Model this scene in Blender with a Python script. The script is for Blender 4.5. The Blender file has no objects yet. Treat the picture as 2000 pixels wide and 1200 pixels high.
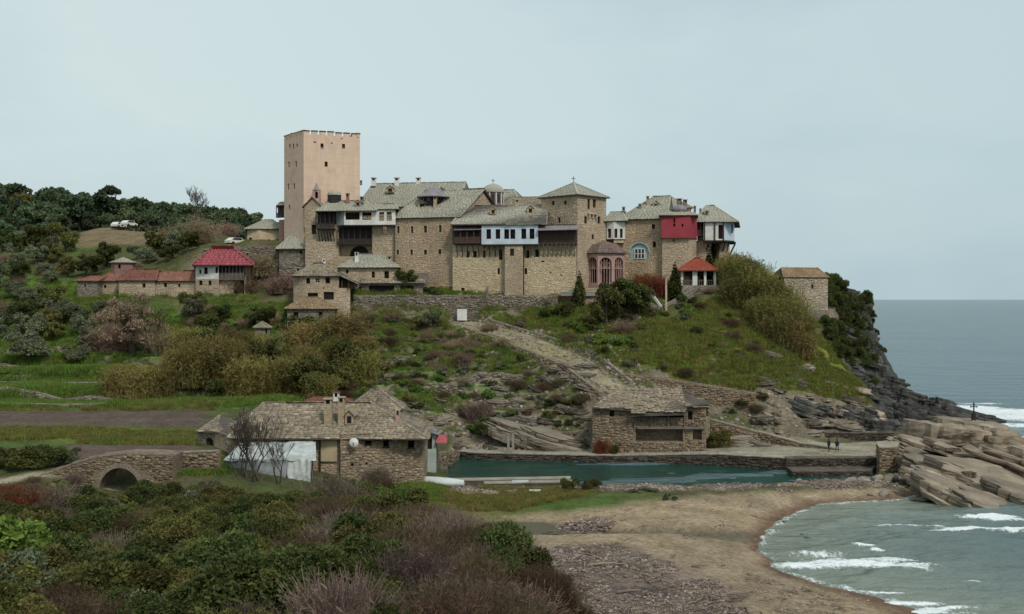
import bpy, bmesh, math, random
import numpy as np
from mathutils import Vector, Matrix
from mathutils.geometry import tessellate_polygon
sc = bpy.context.scene
COL = sc.collection
R = math.radians
rng = random.Random(11)
nr = np.random.RandomState(5)
# ---------------------------------------------------------------- camera, sky, sun, exposure
EYE = 22.0
cam = bpy.data.objects.new('camera', bpy.data.cameras.new('camera'))
COL.objects.link(cam); sc.camera = cam
cam.location = (0, 0, EYE); cam.rotation_euler = (R(90), 0, 0)
cam.data.sensor_width = 36; cam.data.lens = 36; cam.data.shift_y = -0.0075
cam.data.clip_start = 0.5; cam.data.clip_end = 90000
SUN_EL, SUN_AZ = 48, 150            # degrees; azimuth clockwise from +Y: behind the viewer, to the right
world = bpy.data.worlds.new("World"); sc.world = world; world.use_nodes = True
wn = world.node_tree; wn.nodes.clear()
def W(t, **k):
    n = wn.nodes.new(t)
    for a, b in k.items(): setattr(n, a, b)
    return n
wo = W('ShaderNodeOutputWorld'); wb = W('ShaderNodeBackground'); wb.inputs[1].default_value = 0.1
wn.links.new(wb.outputs[0], wo.inputs[0])
sky = W('ShaderNodeTexSky'); sky.sky_type = 'NISHITA'; sky.sun_disc = False
sky.sun_elevation = R(SUN_EL); sky.sun_rotation = R(SUN_AZ); sky.air_density = 1.2; sky.dust_density = 3
tc = W('ShaderNodeTexCoord'); mp = W('ShaderNodeMapping'); mp.inputs['Scale'].default_value = (1.0, 1.0, 2.6)
wn.links.new(tc.outputs['Generated'], mp.inputs[0])
nz = W('ShaderNodeTexNoise'); nz.inputs['Scale'].default_value = 1.7; nz.inputs['Detail'].default_value = 5; nz.inputs['Roughness'].default_value = .5
wn.links.new(mp.outputs[0], nz.inputs[0])
cr = W('ShaderNodeValToRGB'); cr.color_ramp.elements[0].position = .38; cr.color_ramp.elements[1].position = .62
cr.color_ramp.elements[0].color = (3.6, 4.5, 4.8, 1); cr.color_ramp.elements[1].color = (4.7, 5.45, 5.45, 1)
wn.links.new(nz.outputs[0], cr.inputs[0])
# cloud deck a little darker and bluer towards the sea on the right
sx = W('ShaderNodeSeparateXYZ'); wn.links.new(tc.outputs['Generated'], sx.inputs[0])
mr = W('ShaderNodeMapRange'); mr.inputs['From Min'].default_value = -.5; mr.inputs['From Max'].default_value = .6
mr.inputs['To Min'].default_value = 0; mr.inputs['To Max'].default_value = 1; wn.links.new(sx.outputs[0], mr.inputs[0])
side = W('ShaderNodeMix', data_type='RGBA', blend_type='MULTIPLY'); side.inputs[7].default_value = (.79, .86, .90, 1)
wn.links.new(mr.outputs[0], side.inputs[0]); wn.links.new(cr.outputs[0], side.inputs[6])
mx = W('ShaderNodeMix', data_type='RGBA'); mx.inputs[0].default_value = .93
wn.links.new(sky.outputs[0], mx.inputs[6]); wn.links.new(side.outputs[2], mx.inputs[7])
wn.links.new(mx.outputs[2], wb.inputs[0])
sun = bpy.data.objects.new('sun', bpy.data.lights.new('sun', 'SUN')); COL.objects.link(sun)
sun.data.energy = 1.5; sun.data.angle = R(11); sun.data.color = (1, .95, .87)
_az, _el = R(SUN_AZ), R(SUN_EL)
sun.rotation_euler = Vector((math.sin(_az)*math.cos(_el), math.cos(_az)*math.cos(_el), math.sin(_el))).to_track_quat('Z', 'Y').to_euler()
sc.view_settings.view_transform = 'Standard'; sc.view_settings.look = 'None'; sc.view_settings.gamma = 1
sc.view_settings.exposure = 0.5; sc.view_settings.use_curve_mapping = False
sc.cycles.max_bounces = 6; sc.cycles.diffuse_bounces = 3; sc.cycles.transparent_max_bounces = 4

# ---------------------------------------------------------------- survey helpers
def gx(px, Y): return (px-1000)/2000*Y
def gz(py, Y): return EYE-(py-585)/2000*Y
def G2(px, Y): return (gx(px, Y), float(Y))
# ---------------------------------------------------------------- numpy noise
def _h(ix, iy, s):
    n = (ix.astype(np.int64)*374761393 + iy.astype(np.int64)*668265263 + s*974634777) & 0x7fffffff
    n = ((n ^ (n >> 13))*1274126177) & 0x7fffffff
    return ((n ^ (n >> 16)) & 0xffff)/65535.0
def vn(x, y, s=0):
    x = np.asarray(x, float); y = np.asarray(y, float)
    ix, iy = np.floor(x), np.floor(y); fx, fy = x-ix, y-iy
    fx = fx*fx*(3-2*fx); fy = fy*fy*(3-2*fy)
    a, b, c, d = _h(ix, iy, s), _h(ix+1, iy, s), _h(ix, iy+1, s), _h(ix+1, iy+1, s)
    return (a+(b-a)*fx)*(1-fy)+(c+(d-c)*fx)*fy
def fbm(x, y, s=0, o=4):
    t, a, n = 0, 1, 0
    for i in range(o):
        t = t+a*vn(np.asarray(x)*2**i, np.asarray(y)*2**i, s+i*7); n += a; a *= .5
    return t/n*2-1
def inpoly(px, py, poly):
    r = np.zeros(np.shape(px), bool); n = len(poly); j = n-1
    for i in range(n):
        xi, yi = poly[i]; xj, yj = poly[j]
        if yi != yj:
            c = ((yi > py) != (yj > py)) & (px < (xj-xi)*(py-yi)/(yj-yi)+xi); r ^= c
        j = i
    return r
def segdist(px, py, pts, closed=False):
    d = np.full(np.shape(px), 1e9)
    q = list(pts)+([pts[0]] if closed else [])
    for (ax, ay), (bx, by) in zip(q[:-1], q[1:]):
        L = (bx-ax)**2+(by-ay)**2+1e-9
        t = np.clip(((px-ax)*(bx-ax)+(py-ay)*(by-ay))/L, 0, 1)
        d = np.minimum(d, np.hypot(px-ax-t*(bx-ax), py-ay-t*(by-ay)))
    return d
def sdf(px, py, poly):
    d = segdist(px, py, poly, True); return np.where(inpoly(px, py, poly), -d, d)
def sstep(a, b, x): t = np.clip((x-a)/(b-a), 0, 1); return t*t*(3-2*t)

# ---------------------------------------------------------------- scene objects
ORG = {}
def link(name, me, parent=None, loc=(0, 0, 0)):
    o = bpy.data.objects.new(name, me); COL.objects.link(o)
    if parent is not None: o.parent = parent; o.location = loc
    else: o.location = loc
    return o
def tag(o, label=None, cat=None, group=None, kind=None):
    if label: o['label'] = label
    if cat: o['category'] = cat
    if group: o['group'] = group
    if kind: o['kind'] = kind
    return o
def root(name, loc, label, cat, group=None, rz=0):
    o = link(name, None, None, loc); o.rotation_euler = (0, 0, rz); o.empty_display_size = .5
    ORG[o.name] = Vector(loc); return tag(o, label, cat, group)
def mesh_np(name, V, F, mats, mi=None, smooth=False):
    """V (n,3); F (m,k) equal-sized faces or a list of faces"""
    me = bpy.data.meshes.new(name)
    V = np.asarray(V, np.float32)
    if isinstance(F, np.ndarray):
        me.vertices.add(len(V)); me.vertices.foreach_set('co', V.ravel())
        k = F.shape[1]; me.loops.add(F.size); me.loops.foreach_set('vertex_index', F.astype(np.int32).ravel())
        me.polygons.add(len(F)); me.polygons.foreach_set('loop_start', np.arange(len(F), dtype=np.int32)*k)
        me.update(calc_edges=True)
    else:
        me.from_pydata([tuple(map(float, v)) for v in V], [], F)
    for m in (mats if isinstance(mats, (list, tuple)) else [mats]): me.materials.append(m)
    if mi is not None: me.polygons.foreach_set('material_index', np.asarray(mi, np.int32))
    if smooth: me.polygons.foreach_set('use_smooth', np.ones(len(me.polygons), bool))
    me.update(); return me
class MB:
    def __init__(s): s.v = []; s.f = []; s.m = []
    def add(s, vs, fs, m=0):
        b = len(s.v); s.v += [tuple(v) for v in vs]; s.f += [tuple(b+i for i in f) for f in fs]; s.m += [m]*len(fs)
    def hexa(s, p, m=0):   # 4 bottom then 4 top
        s.add(p, [(3,2,1,0),(4,5,6,7),(0,1,5,4),(1,2,6,5),(2,3,7,6),(3,0,4,7)], m)
    def box(s, x0, x1, y0, y1, z0, z1, m=0):
        s.hexa([(x0,y0,z0),(x1,y0,z0),(x1,y1,z0),(x0,y1,z0),(x0,y0,z1),(x1,y0,z1),(x1,y1,z1),(x0,y1,z1)], m)
    def bar(s, a, b, w, h=None, m=0):  # a beam of section w x h from a to b
        a, b = Vector(a), Vector(b); h = h or w; d = (b-a).normalized()
        up = Vector((0,0,1)) if abs(d.z) < .9 else Vector((0,1,0))
        x = d.cross(up).normalized()*w/2; y = x.normalized().cross(d)*h/2
        q = [a-x-y, a+x-y, a+x+y, a-x+y]; r = [b-x-y, b+x-y, b+x+y, b-x+y]; s.hexa(q+r, m)
    def prism(s, poly, z0, z1, m=0, cap=True):
        n = len(poly); s.add([(x,y,z0) for x,y in poly]+[(x,y,z1) for x,y in poly],
            [(i,(i+1)%n,n+(i+1)%n,n+i) for i in range(n)]+([tuple(range(n,2*n)), tuple(range(n-1,-1,-1))] if cap else []), m)
    def lathe(s, c, prof, n=16, m=0, a0=0.0):  # prof: (r,z)
        vs = []; fs = []
        for r, z in prof:
            for i in range(n):
                a = a0+2*math.pi*i/n; vs.append((c[0]+r*math.cos(a), c[1]+r*math.sin(a), z))
        for k in range(len(prof)-1):
            for i in range(n): fs.append((k*n+i, k*n+(i+1)%n, (k+1)*n+(i+1)%n, (k+1)*n+i))
        s.add(vs, fs, m)
    def tube(s, pts, rs, n=5, m=0):
        pts = [Vector(p) for p in pts]; vs = []; fs = []
        for i, p in enumerate(pts):
            d = (pts[min(i+1, len(pts)-1)]-pts[max(i-1, 0)]).normalized()
            x = d.orthogonal().normalized(); y = d.cross(x)
            for k in range(n):
                a = 2*math.pi*k/n; vs.append(p+(x*math.cos(a)+y*math.sin(a))*rs[i])
        for i in range(len(pts)-1):
            for k in range(n): fs.append((i*n+k, i*n+(k+1)%n, (i+1)*n+(k+1)%n, (i+1)*n+k))
        fs.append(tuple(range(n-1,-1,-1))); fs.append(tuple(range((len(pts)-1)*n, len(pts)*n)))
        s.add(vs, fs, m)
    def build(s, name, mats, parent=None, top=None, smooth=False, label=None):
        """world-space vertices; placed at the origin of its thing"""
        if parent is not None: o0 = ORG[parent.name]
        else: o0 = Vector(top) if top is not None else Vector((0,0,0))
        v = np.array(s.v, float).reshape(-1, 3)-np.array(o0)
        me = mesh_np(name, v, s.f, mats, s.m, smooth)
        o = link(name, me, parent, (0,0,0) if parent is not None else o0); ORG[o.name] = Vector(o0)
        if label: o['label'] = label
        return o

# ---------------------------------------------------------------- materials
def newmat(name):
    m = bpy.data.materials.new(name); m.use_nodes = True; nt = m.node_tree
    return m, nt, nt.nodes['Principled BSDF']
def nd(nt, t, ins=None, **k):
    n = nt.nodes.new(t)
    for a, b in k.items(): setattr(n, a, b)
    for a, b in (ins or {}).items():
        if isinstance(b, bpy.types.NodeSocket): nt.links.new(b, n.inputs[a])
        else: n.inputs[a].default_value = b
    return n
def ramp(nt, fac, stops):
    n = nt.nodes.new('ShaderNodeValToRGB'); nt.links.new(fac, n.inputs[0]); e = n.color_ramp.elements
    while len(e) < len(stops): e.new(.5)
    for i, (p, c) in enumerate(stops): e[i].position = p; e[i].color = (*c, 1) if len(c) == 3 else c
    return n.outputs[0]
def mixc(nt, f, a, b, mode='MIX'):
    n = nt.nodes.new('ShaderNodeMix'); n.data_type = 'RGBA'; n.blend_type = mode
    for k, v in ((0, f), (6, a), (7, b)):
        if isinstance(v, bpy.types.NodeSocket): nt.links.new(v, n.inputs[k])
        else: n.inputs[k].default_value = v if k == 0 else (*v, 1)
    return n.outputs[2]
def noise(nt, scale, detail=4, rough=.55, co=None, out=0):
    n = nd(nt, 'ShaderNodeTexNoise', {'Scale': scale, 'Detail': detail, 'Roughness': rough})
    if co is None: co = nd(nt, 'ShaderNodeTexCoord').outputs['Object']
    nt.links.new(co, n.inputs['Vector']); return n.outputs[out]
def bump(nt, b, h, dist, st=1):
    n = nd(nt, 'ShaderNodeBump', {'Strength': st, 'Distance': dist, 'Height': h}); nt.links.new(n.outputs[0], b.inputs['Normal'])
def wcoord(nt, s=(1,1,1)):
    g = nd(nt, 'ShaderNodeNewGeometry'); m = nd(nt, 'ShaderNodeMapping', {0: g.outputs['Position'], 'Scale': s}); return m.outputs[0]
def m_masonry(name, dark, mid, light, size=(.45,.45,.26), stain=(.10,.08,.06), joint=(.12,.10,.08)):
    m, nt, b = newmat(name); co = wcoord(nt, tuple(1/s for s in size))
    v = nd(nt, 'ShaderNodeTexVoronoi', {'Vector': co, 'Scale': 1.0, 'Randomness': .85})
    e = nd(nt, 'ShaderNodeTexVoronoi', {'Vector': co, 'Scale': 1.0, 'Randomness': .85}, feature='DISTANCE_TO_EDGE')
    sp = nd(nt, 'ShaderNodeSeparateColor', {0: v.outputs['Color']})
    c = ramp(nt, sp.outputs[0], [(0, dark), (.5, mid), (1, light)])
    c = mixc(nt, .5, c, ramp(nt, noise(nt, .22, 5, .65), [(.3, dark), (.7, light)]), 'MIX')
    c = mixc(nt, ramp(nt, e.outputs[0], [(.02, (1,1,1)), (.10, (0,0,0))]), c, joint)
    c = mixc(nt, ramp(nt, noise(nt, .6, 6, .7), [(.55, (0,0,0)), (.78, (.75,.75,.75))]), c, stain)
    nt.links.new(c, b.inputs['Base Color']); b.inputs['Roughness'].default_value = .95
    b.inputs['Specular IOR Level'].default_value = .2
    bump(nt, b, e.outputs[0], .06, .7); return m
def m_pieces(name, cols, rough=.9, spot=None, spec=.2, patch=(.75, 1.15)):
    """each loose piece takes its own tint"""
    m, nt, b = newmat(name); g = nd(nt, 'ShaderNodeNewGeometry')
    n = len(cols); c = ramp(nt, g.outputs['Random Per Island'], [(i/(n-1), k) for i, k in enumerate(cols)])
    c = mixc(nt, 1, c, ramp(nt, noise(nt, .25, 4, .6), [(.3, (patch[0],)*3), (.7, (patch[1],)*3)]), 'MULTIPLY')
    c = mixc(nt, .35, c, ramp(nt, noise(nt, 3.5, 4, .7), [(.3, (.35,.33,.3)), (.7, (1.3,1.25,1.2))]), 'MULTIPLY')
    if spot: c = mixc(nt, ramp(nt, noise(nt, 1.1, 5, .7), [(.56, (0,0,0)), (.66, (.8,.8,.8))]), c, spot)
    nt.links.new(c, b.inputs['Base Color']); b.inputs['Roughness'].default_value = rough
    b.inputs['Specular IOR Level'].default_value = spec
    bump(nt, b, noise(nt, 6, 4, .7), .03, .6); return m
def m_flat(name, c, c2=None, rough=.8, scale=.8, bd=.01, spec=.3, metal=0):
    m, nt, b = newmat(name); c2 = c2 or tuple(x*.6 for x in c)
    k = ramp(nt, noise(nt, scale, 6, .65), [(.3, c2), (.62, c)])
    nt.links.new(k, b.inputs['Base Color']); b.inputs['Roughness'].default_value = rough; b.inputs['Specular IOR Level'].default_value = spec
    b.inputs['Metallic'].default_value = metal
    bump(nt, b, noise(nt, 5, 4, .7), bd, .6); return m
def m_streak(name, c, c2):
    m, nt, b = newmat(name); a = noise(nt, 1, 5, .65, wcoord(nt, (.9, .9, .08))); h = noise(nt, 1, 4, .6, wcoord(nt, (.15, .15, 2.2)))
    k = mixc(nt, .5, ramp(nt, a, [(.3, c2), (.6, c)]), ramp(nt, h, [(.3, c2), (.55, c)]))
    k = mixc(nt, ramp(nt, noise(nt, .35, 5, .7), [(.5, (0,0,0)), (.75, (.6,.6,.6))]), k, tuple(x*.78 for x in c2))
    k = mixc(nt, ramp(nt, noise(nt, 1, 6, .7, wcoord(nt, (1.6, 1.6, .12))), [(.56, (0,0,0)), (.74, (.55,.55,.55))]), k, tuple(x*.7 for x in c2))
    nt.links.new(k, b.inputs['Base Color']); b.inputs['Roughness'].default_value = .92; b.inputs['Specular IOR Level'].default_value = .15
    bump(nt, b, h, .03, .5); return m
def m_wood(name, c, c2, s=(9, 9, .6)):
    m, nt, b = newmat(name); co = wcoord(nt, s)
    k = ramp(nt, noise(nt, 1, 3, .6, co), [(.3, c2), (.7, c)]); nt.links.new(k, b.inputs['Base Color'])
    b.inputs['Roughness'].default_value = .85; bump(nt, b, noise(nt, 1, 3, .6, co), .02); return m
def m_leaf(name, cols, spread=.35, trans=.25, patch=.5, hue=.025):
    m, nt, b = newmat(name); g = nd(nt, 'ShaderNodeNewGeometry'); oi = nd(nt, 'ShaderNodeObjectInfo')
    n = len(cols); c = ramp(nt, g.outputs['Random Per Island'], [(i/(n-1), k) for i, k in enumerate(cols)])
    c = mixc(nt, patch, c, ramp(nt, noise(nt, 1.1, 3, .6), [(.35, tuple(x*.55 for x in cols[0])), (.65, tuple(x*1.15 for x in cols[-1]))]))
    h = nd(nt, 'ShaderNodeHueSaturation', {'Color': c})
    v = nd(nt, 'ShaderNodeMapRange', {0: oi.outputs['Random'], 'To Min': 1-spread, 'To Max': 1+spread}); nt.links.new(v.outputs[0], h.inputs['Value'])
    r2 = nd(nt, 'ShaderNodeMath', {0: oi.outputs['Random'], 1: 7.31}, operation='MULTIPLY'); r3 = nd(nt, 'ShaderNodeMath', {0: r2.outputs[0]}, operation='FRACT')
    hu = nd(nt, 'ShaderNodeMapRange', {0: r3.outputs[0], 'To Min': .5-hue, 'To Max': .5+hue}); nt.links.new(hu.outputs[0], h.inputs['Hue'])
    nt.links.new(h.outputs[0], b.inputs['Base Color']); b.inputs['Roughness'].default_value = .7; b.inputs['Specular IOR Level'].default_value = .15
    t = nd(nt, 'ShaderNodeBsdfTranslucent', {'Color': h.outputs[0]}); x = nd(nt, 'ShaderNodeMixShader', {0: trans, 1: b.outputs[0], 2: t.outputs[0]})
    nt.links.new(x.outputs[0], nt.nodes['Material Output'].inputs[0]); return m
M = {}
M['wall_tan'] = m_masonry('masonry_tan', (.27,.20,.13), (.38,.29,.19), (.50,.40,.27), joint=(.30,.24,.17), stain=(.20,.15,.10))
M['st_tan'] = m_pieces('stones_tan', [(.38,.29,.205), (.48,.375,.275), (.53,.425,.315), (.43,.335,.24), (.59,.48,.36)], spot=(.31,.235,.165), patch=(.68,1.2))
M['wall_grey'] = m_masonry('masonry_grey', (.12,.10,.08), (.23,.19,.15), (.36,.32,.26))
M['wall_pale'] = m_masonry('masonry_pale', (.40,.31,.20), (.50,.40,.26), (.60,.50,.34), joint=(.42,.34,.23), stain=(.33,.25,.16))
M['st_pale'] = m_pieces('stones_pale', [(.36,.275,.175), (.53,.42,.275), (.60,.49,.33), (.46,.355,.23), (.64,.54,.38)], spot=(.40,.30,.19))
M['st_ochre'] = m_pieces('stones_ochre', [(.35,.25,.17), (.48,.365,.25), (.53,.41,.285), (.41,.30,.20), (.43,.27,.19)], spot=(.36,.22,.15), patch=(.7,1.2))
M['st_near'] = m_pieces('stones_near', [(.14,.10,.07), (.34,.26,.175), (.25,.185,.125), (.42,.34,.24), (.19,.14,.10), (.37,.30,.22)], spot=(.16,.12,.085))
M['st_grey'] = m_pieces('stones_grey', [(.11,.095,.08), (.27,.22,.17), (.20,.16,.125), (.36,.31,.25), (.15,.125,.10)], spot=(.10,.085,.065))
M['wall_brown'] = m_masonry('masonry_brown', (.11,.08,.055), (.22,.165,.11), (.34,.26,.18), joint=(.16,.13,.1))
M['st_brown'] = m_pieces('stones_brown', [(.10,.07,.05), (.27,.2,.13), (.19,.135,.09), (.36,.28,.2), (.14,.10,.07), (.30,.24,.17)], spot=(.09,.07,.05))
M['st_dark'] = m_pieces('stones_wet', [(.035,.028,.022), (.08,.06,.05), (.05,.04,.035), (.13,.10,.08)], spot=(.03,.03,.02))
M['plaster_unused'] = m_masonry('plaster_pink', (.66,.435,.32), (.69,.46,.335), (.72,.485,.355), (1.1,1.1,.7), stain=(.58,.39,.28), joint=(.62,.42,.31))
M['plaster_pink'] = m_streak('plaster_pink', (.70,.51,.39), (.57,.415,.315))
M['slate'] = m_pieces('slates_green_grey', [(.35,.34,.28), (.42,.405,.335), (.38,.365,.30), (.47,.45,.37)], .85, spot=(.31,.30,.24), spec=.25, patch=(.85,1.1))
M['slate_old'] = m_pieces('slates_weathered', [(.20,.165,.125), (.35,.29,.215), (.27,.22,.165), (.43,.37,.28), (.18,.15,.12)], .9, spot=(.30,.24,.13), patch=(.7,1.15))
M['slate_orange'] = m_pieces('slates_lichened', [(.24,.165,.10), (.36,.24,.13), (.29,.21,.14), (.42,.31,.19)], .9, spot=(.30,.27,.22))
M['under'] = m_flat('roof_boarding', (.10,.085,.07), rough=.9)
M['tile_red'] = m_pieces('tiles_red', [(.19,.08,.06), (.27,.105,.08), (.23,.12,.09)], .85, patch=(.7,1.15), spot=(.22,.13,.10))
M['tile_crimson'] = m_pieces('sheets_crimson', [(.29,.055,.07), (.37,.075,.09), (.33,.06,.075)], .55, spec=.35, patch=(.75,1.15), spot=(.30,.07,.08))
M['tile_orange'] = m_pieces('tiles_orange', [(.30,.075,.045), (.42,.10,.06), (.35,.09,.055)], .8, patch=(.75,1.15), spot=(.25,.09,.06))
M['tile_brown'] = m_pieces('tiles_brown', [(.26,.12,.085), (.34,.15,.10), (.30,.17,.12), (.24,.09,.07)], .85, patch=(.75,1.1), spot=(.30,.25,.20))
M['tile_mauve'] = m_pieces('tiles_mauve_brown', [(.18,.125,.11), (.27,.19,.165), (.22,.16,.14)], .85, patch=(.75,1.15), spot=(.30,.26,.22))
M['lead'] = m_flat('lead_sheet', (.25,.22,.23), (.17,.15,.16), .6)
M['white'] = m_flat('whitewash', (.72,.71,.66), (.52,.50,.45), .85)
M['white_blue'] = m_flat('pale_blue_paint', (.55,.62,.68), (.40,.46,.53), .7)
M['green_grey'] = m_flat('grey_green_paint', (.36,.41,.37), (.26,.30,.27), .8)
M['cream'] = m_flat('cream_render', (.52,.42,.27), (.38,.29,.18), .9)
M['red'] = m_flat('red_paint', (.32,.045,.06), (.22,.032,.042), .8, .35)
M['pink'] = m_flat('pink_render', (.46,.30,.26), (.33,.20,.175), .9)
M['brick'] = m_masonry('brickwork', (.22,.10,.08), (.33,.16,.12), (.38,.24,.19), (.3,.3,.12))
M['wood'] = m_wood('timber_brown', (.10,.055,.04), (.05,.028,.02))
M['wood_dark'] = m_wood('timber_dark', (.045,.032,.028), (.02,.015,.013))
M['wood_grey'] = m_wood('timber_grey', (.20,.17,.14), (.09,.075,.06))
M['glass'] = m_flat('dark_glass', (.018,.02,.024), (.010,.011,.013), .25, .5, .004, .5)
M['dark'] = m_flat('dark_interior', (.02,.016,.013), (.012,.010,.009), .95)  # near-black colour standing in for the shade inside openings and recesses
M['shutter'] = m_wood('shutter_paint', (.12,.035,.03), (.06,.02,.018))
M['cyan'] = m_flat('turquoise_paint', (.30,.46,.45), (.22,.35,.35), .7)
M['metal'] = m_flat('white_sheet_metal', (.62,.64,.62), (.45,.47,.46), .5, .6)
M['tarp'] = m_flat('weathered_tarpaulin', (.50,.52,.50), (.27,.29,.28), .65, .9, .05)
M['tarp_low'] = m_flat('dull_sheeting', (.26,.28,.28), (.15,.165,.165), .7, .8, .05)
M['concrete'] = m_flat('old_concrete', (.34,.30,.24), (.19,.165,.13), .9, .5, .03)
M['concrete_dark'] = m_flat('stained_concrete', (.13,.105,.08), (.05,.04,.03), .9, .6, .03)
M['iron'] = m_flat('dark_iron', (.03,.028,.027), rough=.6)
M['bark'] = m_flat('bark', (.10,.08,.065), (.05,.038,.03), .95, 2)
M['bark_pale'] = m_flat('pale_bark', (.26,.21,.18), (.14,.11,.09), .95, 2)
M['rock_gold'] = m_flat('golden_rock', (.44,.37,.27), (.24,.185,.13), .95, .35, .12, .2)
M['rock_dark'] = m_flat('dark_rock', (.13,.125,.12), (.055,.05,.048), .85, .35, .12, .3)
M['rock_grey'] = m_flat('grey_rock', (.30,.27,.225), (.14,.12,.10), .95, .4, .12, .2)
def m_strata(name, cols, dip):
    m, nt, b = newmat(name); g = nd(nt, 'ShaderNodeNewGeometry')
    co = nd(nt, 'ShaderNodeMapping', {0: nd(nt, 'ShaderNodeTexCoord').outputs['Object'], 'Scale': (.35,.35,2.2)}).outputs[0]
    s = noise(nt, 1.2, 6, .7, co); n = noise(nt, .35, 6, .65)
    c = ramp(nt, s, [(.28, cols[0]), (.5, cols[1]), (.72, cols[2])])
    c = mixc(nt, .72, c, ramp(nt, n, [(.36, cols[0]), (.5, cols[1]), (.62, cols[2])]))
    c = mixc(nt, .6, c, ramp(nt, noise(nt, 2.2, 7, .75), [(.32, (.45,.42,.4)), (.5, (1,1,1)), (.68, (1.35,1.3,1.25))]), 'MULTIPLY')
    pit = noise(nt, 1.7, 8, .8)
    c = mixc(nt, ramp(nt, noise(nt, 1.3, 6, .7), [(.6, (0,0,0)), (.72, (.7,.7,.7))]), c, tuple(x*.35 for x in cols[0]))
    oi = nd(nt, 'ShaderNodeObjectInfo'); hv = nd(nt, 'ShaderNodeHueSaturation', {'Color': c, 'Value': nd(nt, 'ShaderNodeMapRange', {0: oi.outputs['Random'], 'To Min': .6, 'To Max': 1.25}).outputs[0]}); c = hv.outputs[0]
    nt.links.new(c, b.inputs['Base Color']); b.inputs['Roughness'].default_value = .9; b.inputs['Specular IOR Level'].default_value = .25
    ad = nd(nt, 'ShaderNodeMath', {0: nd(nt, 'ShaderNodeMath', {0: s, 1: .5}, operation='MULTIPLY').outputs[0], 1: pit}, operation='ADD'); bump(nt, b, ad.outputs[0], .35, 1); return m
M['strata_gold'] = m_strata('layered_golden_rock', [(.075,.062,.05), (.34,.275,.205), (.62,.53,.41)], 0)
M['strata_dark'] = m_strata('layered_dark_rock', [(.03,.03,.029), (.085,.083,.078), (.22,.205,.18)], 0)
M['strata_grey'] = m_strata('layered_grey_rock', [(.11,.09,.07), (.25,.21,.16), (.38,.34,.28)], 0)
# ---------------------------------------------------------------- terrain
CP = []   # (px, Y, z) or via pixel height
def cp(px, Y, z=None, py=None):
    z = gz(py, Y) if z is None else z; CP.append((gx(px, Y), Y, z))
for px, Y, z in [ # foreground hillside
 (-300,12,17),(0,12,17),(500,12,17),(900,12,17),(1100,12,16.5),(1500,12,14),(2200,12,10),
 (0,25,12.9),(300,25,12.9),(560,25,12.9),(850,25,13.2),(1150,25,12.6),(1400,25,7),
 (-200,50,9),(0,50,8.4),(300,50,8.2),(560,45,9.6),(700,45,10.2),(850,42,11.2),(960,46,10.7),(1060,41,10.8),(1115,37,11.0),(1190,40,6),(1250,45,2.5),(1180,52,3),(1080,56,3.2),(1000,62,2.6),
 (-200,75,6.3),(0,75,5.6),(300,75,5.6),(560,65,6.8),(700,60,9.0),(850,52,10.1),(850,58,9.2),(900,68,2.4),(800,76,3.2),(700,74,6.6),(700,86,3),(620,92,2.9),
 (0,88,4.2),(300,88,4.6),(440,90,4.0),(560,84,4.4),(560,94,2.6),
 # stream, bridge, road
 (-150,100,3.8),(0,100,4.0),(100,102,4.6),(180,100,3.6),(240,96,2.2),(240,104,2.2),(240,112,2.6),(330,102,4.2),(400,106,4.6),(420,112,4.6),
 # fields
 (200,110,5.2),(0,113,5.4),(380,114,5.2),(200,128,6.2),(0,128,6.3),(0,139,6.8),(200,139,6.8),(400,139,6.9),(-200,125,6.2),(-200,150,8),
 (500,125,5.5),(600,130,5),(700,135,4.6),(800,140,3.8)]: cp(px, Y, z)
for px, Y, py in [
 (0,165,700),(200,165,700),(400,150,770),(550,150,770),(650,165,700),(600,160,725),(-200,170,690),
 (0,187,600),(200,188,600),(350,186,615),(450,176,650),(520,172,668),(560,172,665),(150,193,572),(300,191,572),(400,190,575),(480,188,580),(560,182,620),(620,178,640),
 (400,195.8,570),(470,195.4,571),(540,193.6,570),(600,190.5,572),(400,202.5,486),(470,201.5,484),(545,199,482),(0,212,520),(130,212,530),(200,225,480),(350,232,470),(480,218,476),(560,212,476),(0,250,480),(200,255,450),(300,250,453),(450,240,458),(420,203,480),(620,205,480),(700,200,520),
 (700,178,635),(700,187,572),(830,187,572),(900,187,572),(1000,186,574),(1100,185,574),(1150,186,572),(1210,187,562),
 (700,182.0,627),(800,182,626),(900,181.8,625),(1000,181.6,624),(1080,181.2,620),(700,184.8,574),(800,184.8,574),(900,184.6,574),(1000,184.4,575),(1085,184,576),(1050,178,636),(900,168,700),(750,165,720),(1000,168,690),(800,150,790),(900,155,785),(1050,158,752),(1050,165,708),(930,178,636),(1130,165,668),
 (1200,150,772),(1150,152,765),(1000,148,832),(900,148,835),(1100,148,830),
 (1220,157,727),(1280,157,722),(1400,157,740),(1470,154,765),(1290,152,765),(1400,150,815),(1230,150,800),(1300,153.0,800),(1400,152.2,812),(1465,151.2,826),(1300,156.2,742),(1400,155.2,757),(1468,154.4,770),
 (1400,160,690),(1300,164,680),(1220,170,655),(1150,174,640),(1400,172,620),(1300,173,620),(1280,180,585),(1360,182,568),(1430,183,556),(1300,188,560),(1400,190,552),
 (1500,184,588),(1560,188,590),(1620,189,590),(1500,175,640),(1600,172,688),(1550,165,715),(1680,166,744),(1620,163,755),(1500,160,722),(1500,155,765),(1530,152,800),(1520,149,835),(1600,150,850),(1640,158,815),(1700,165,790),
 (1640,193,578),(1690,197,583),(1705,195,640),(1722,192,700),(1742,188,745),(1790,185,782),(1860,183,802),(1905,182,815),(1740,175,800),(1810,172,822),(1860,172,832),
 (1640,200,575),(1560,205,570),(1450,210,560),(1300,215,555),(1100,215,555),(900,215,540),(750,220,510)]: cp(px, Y, py=py)
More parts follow.
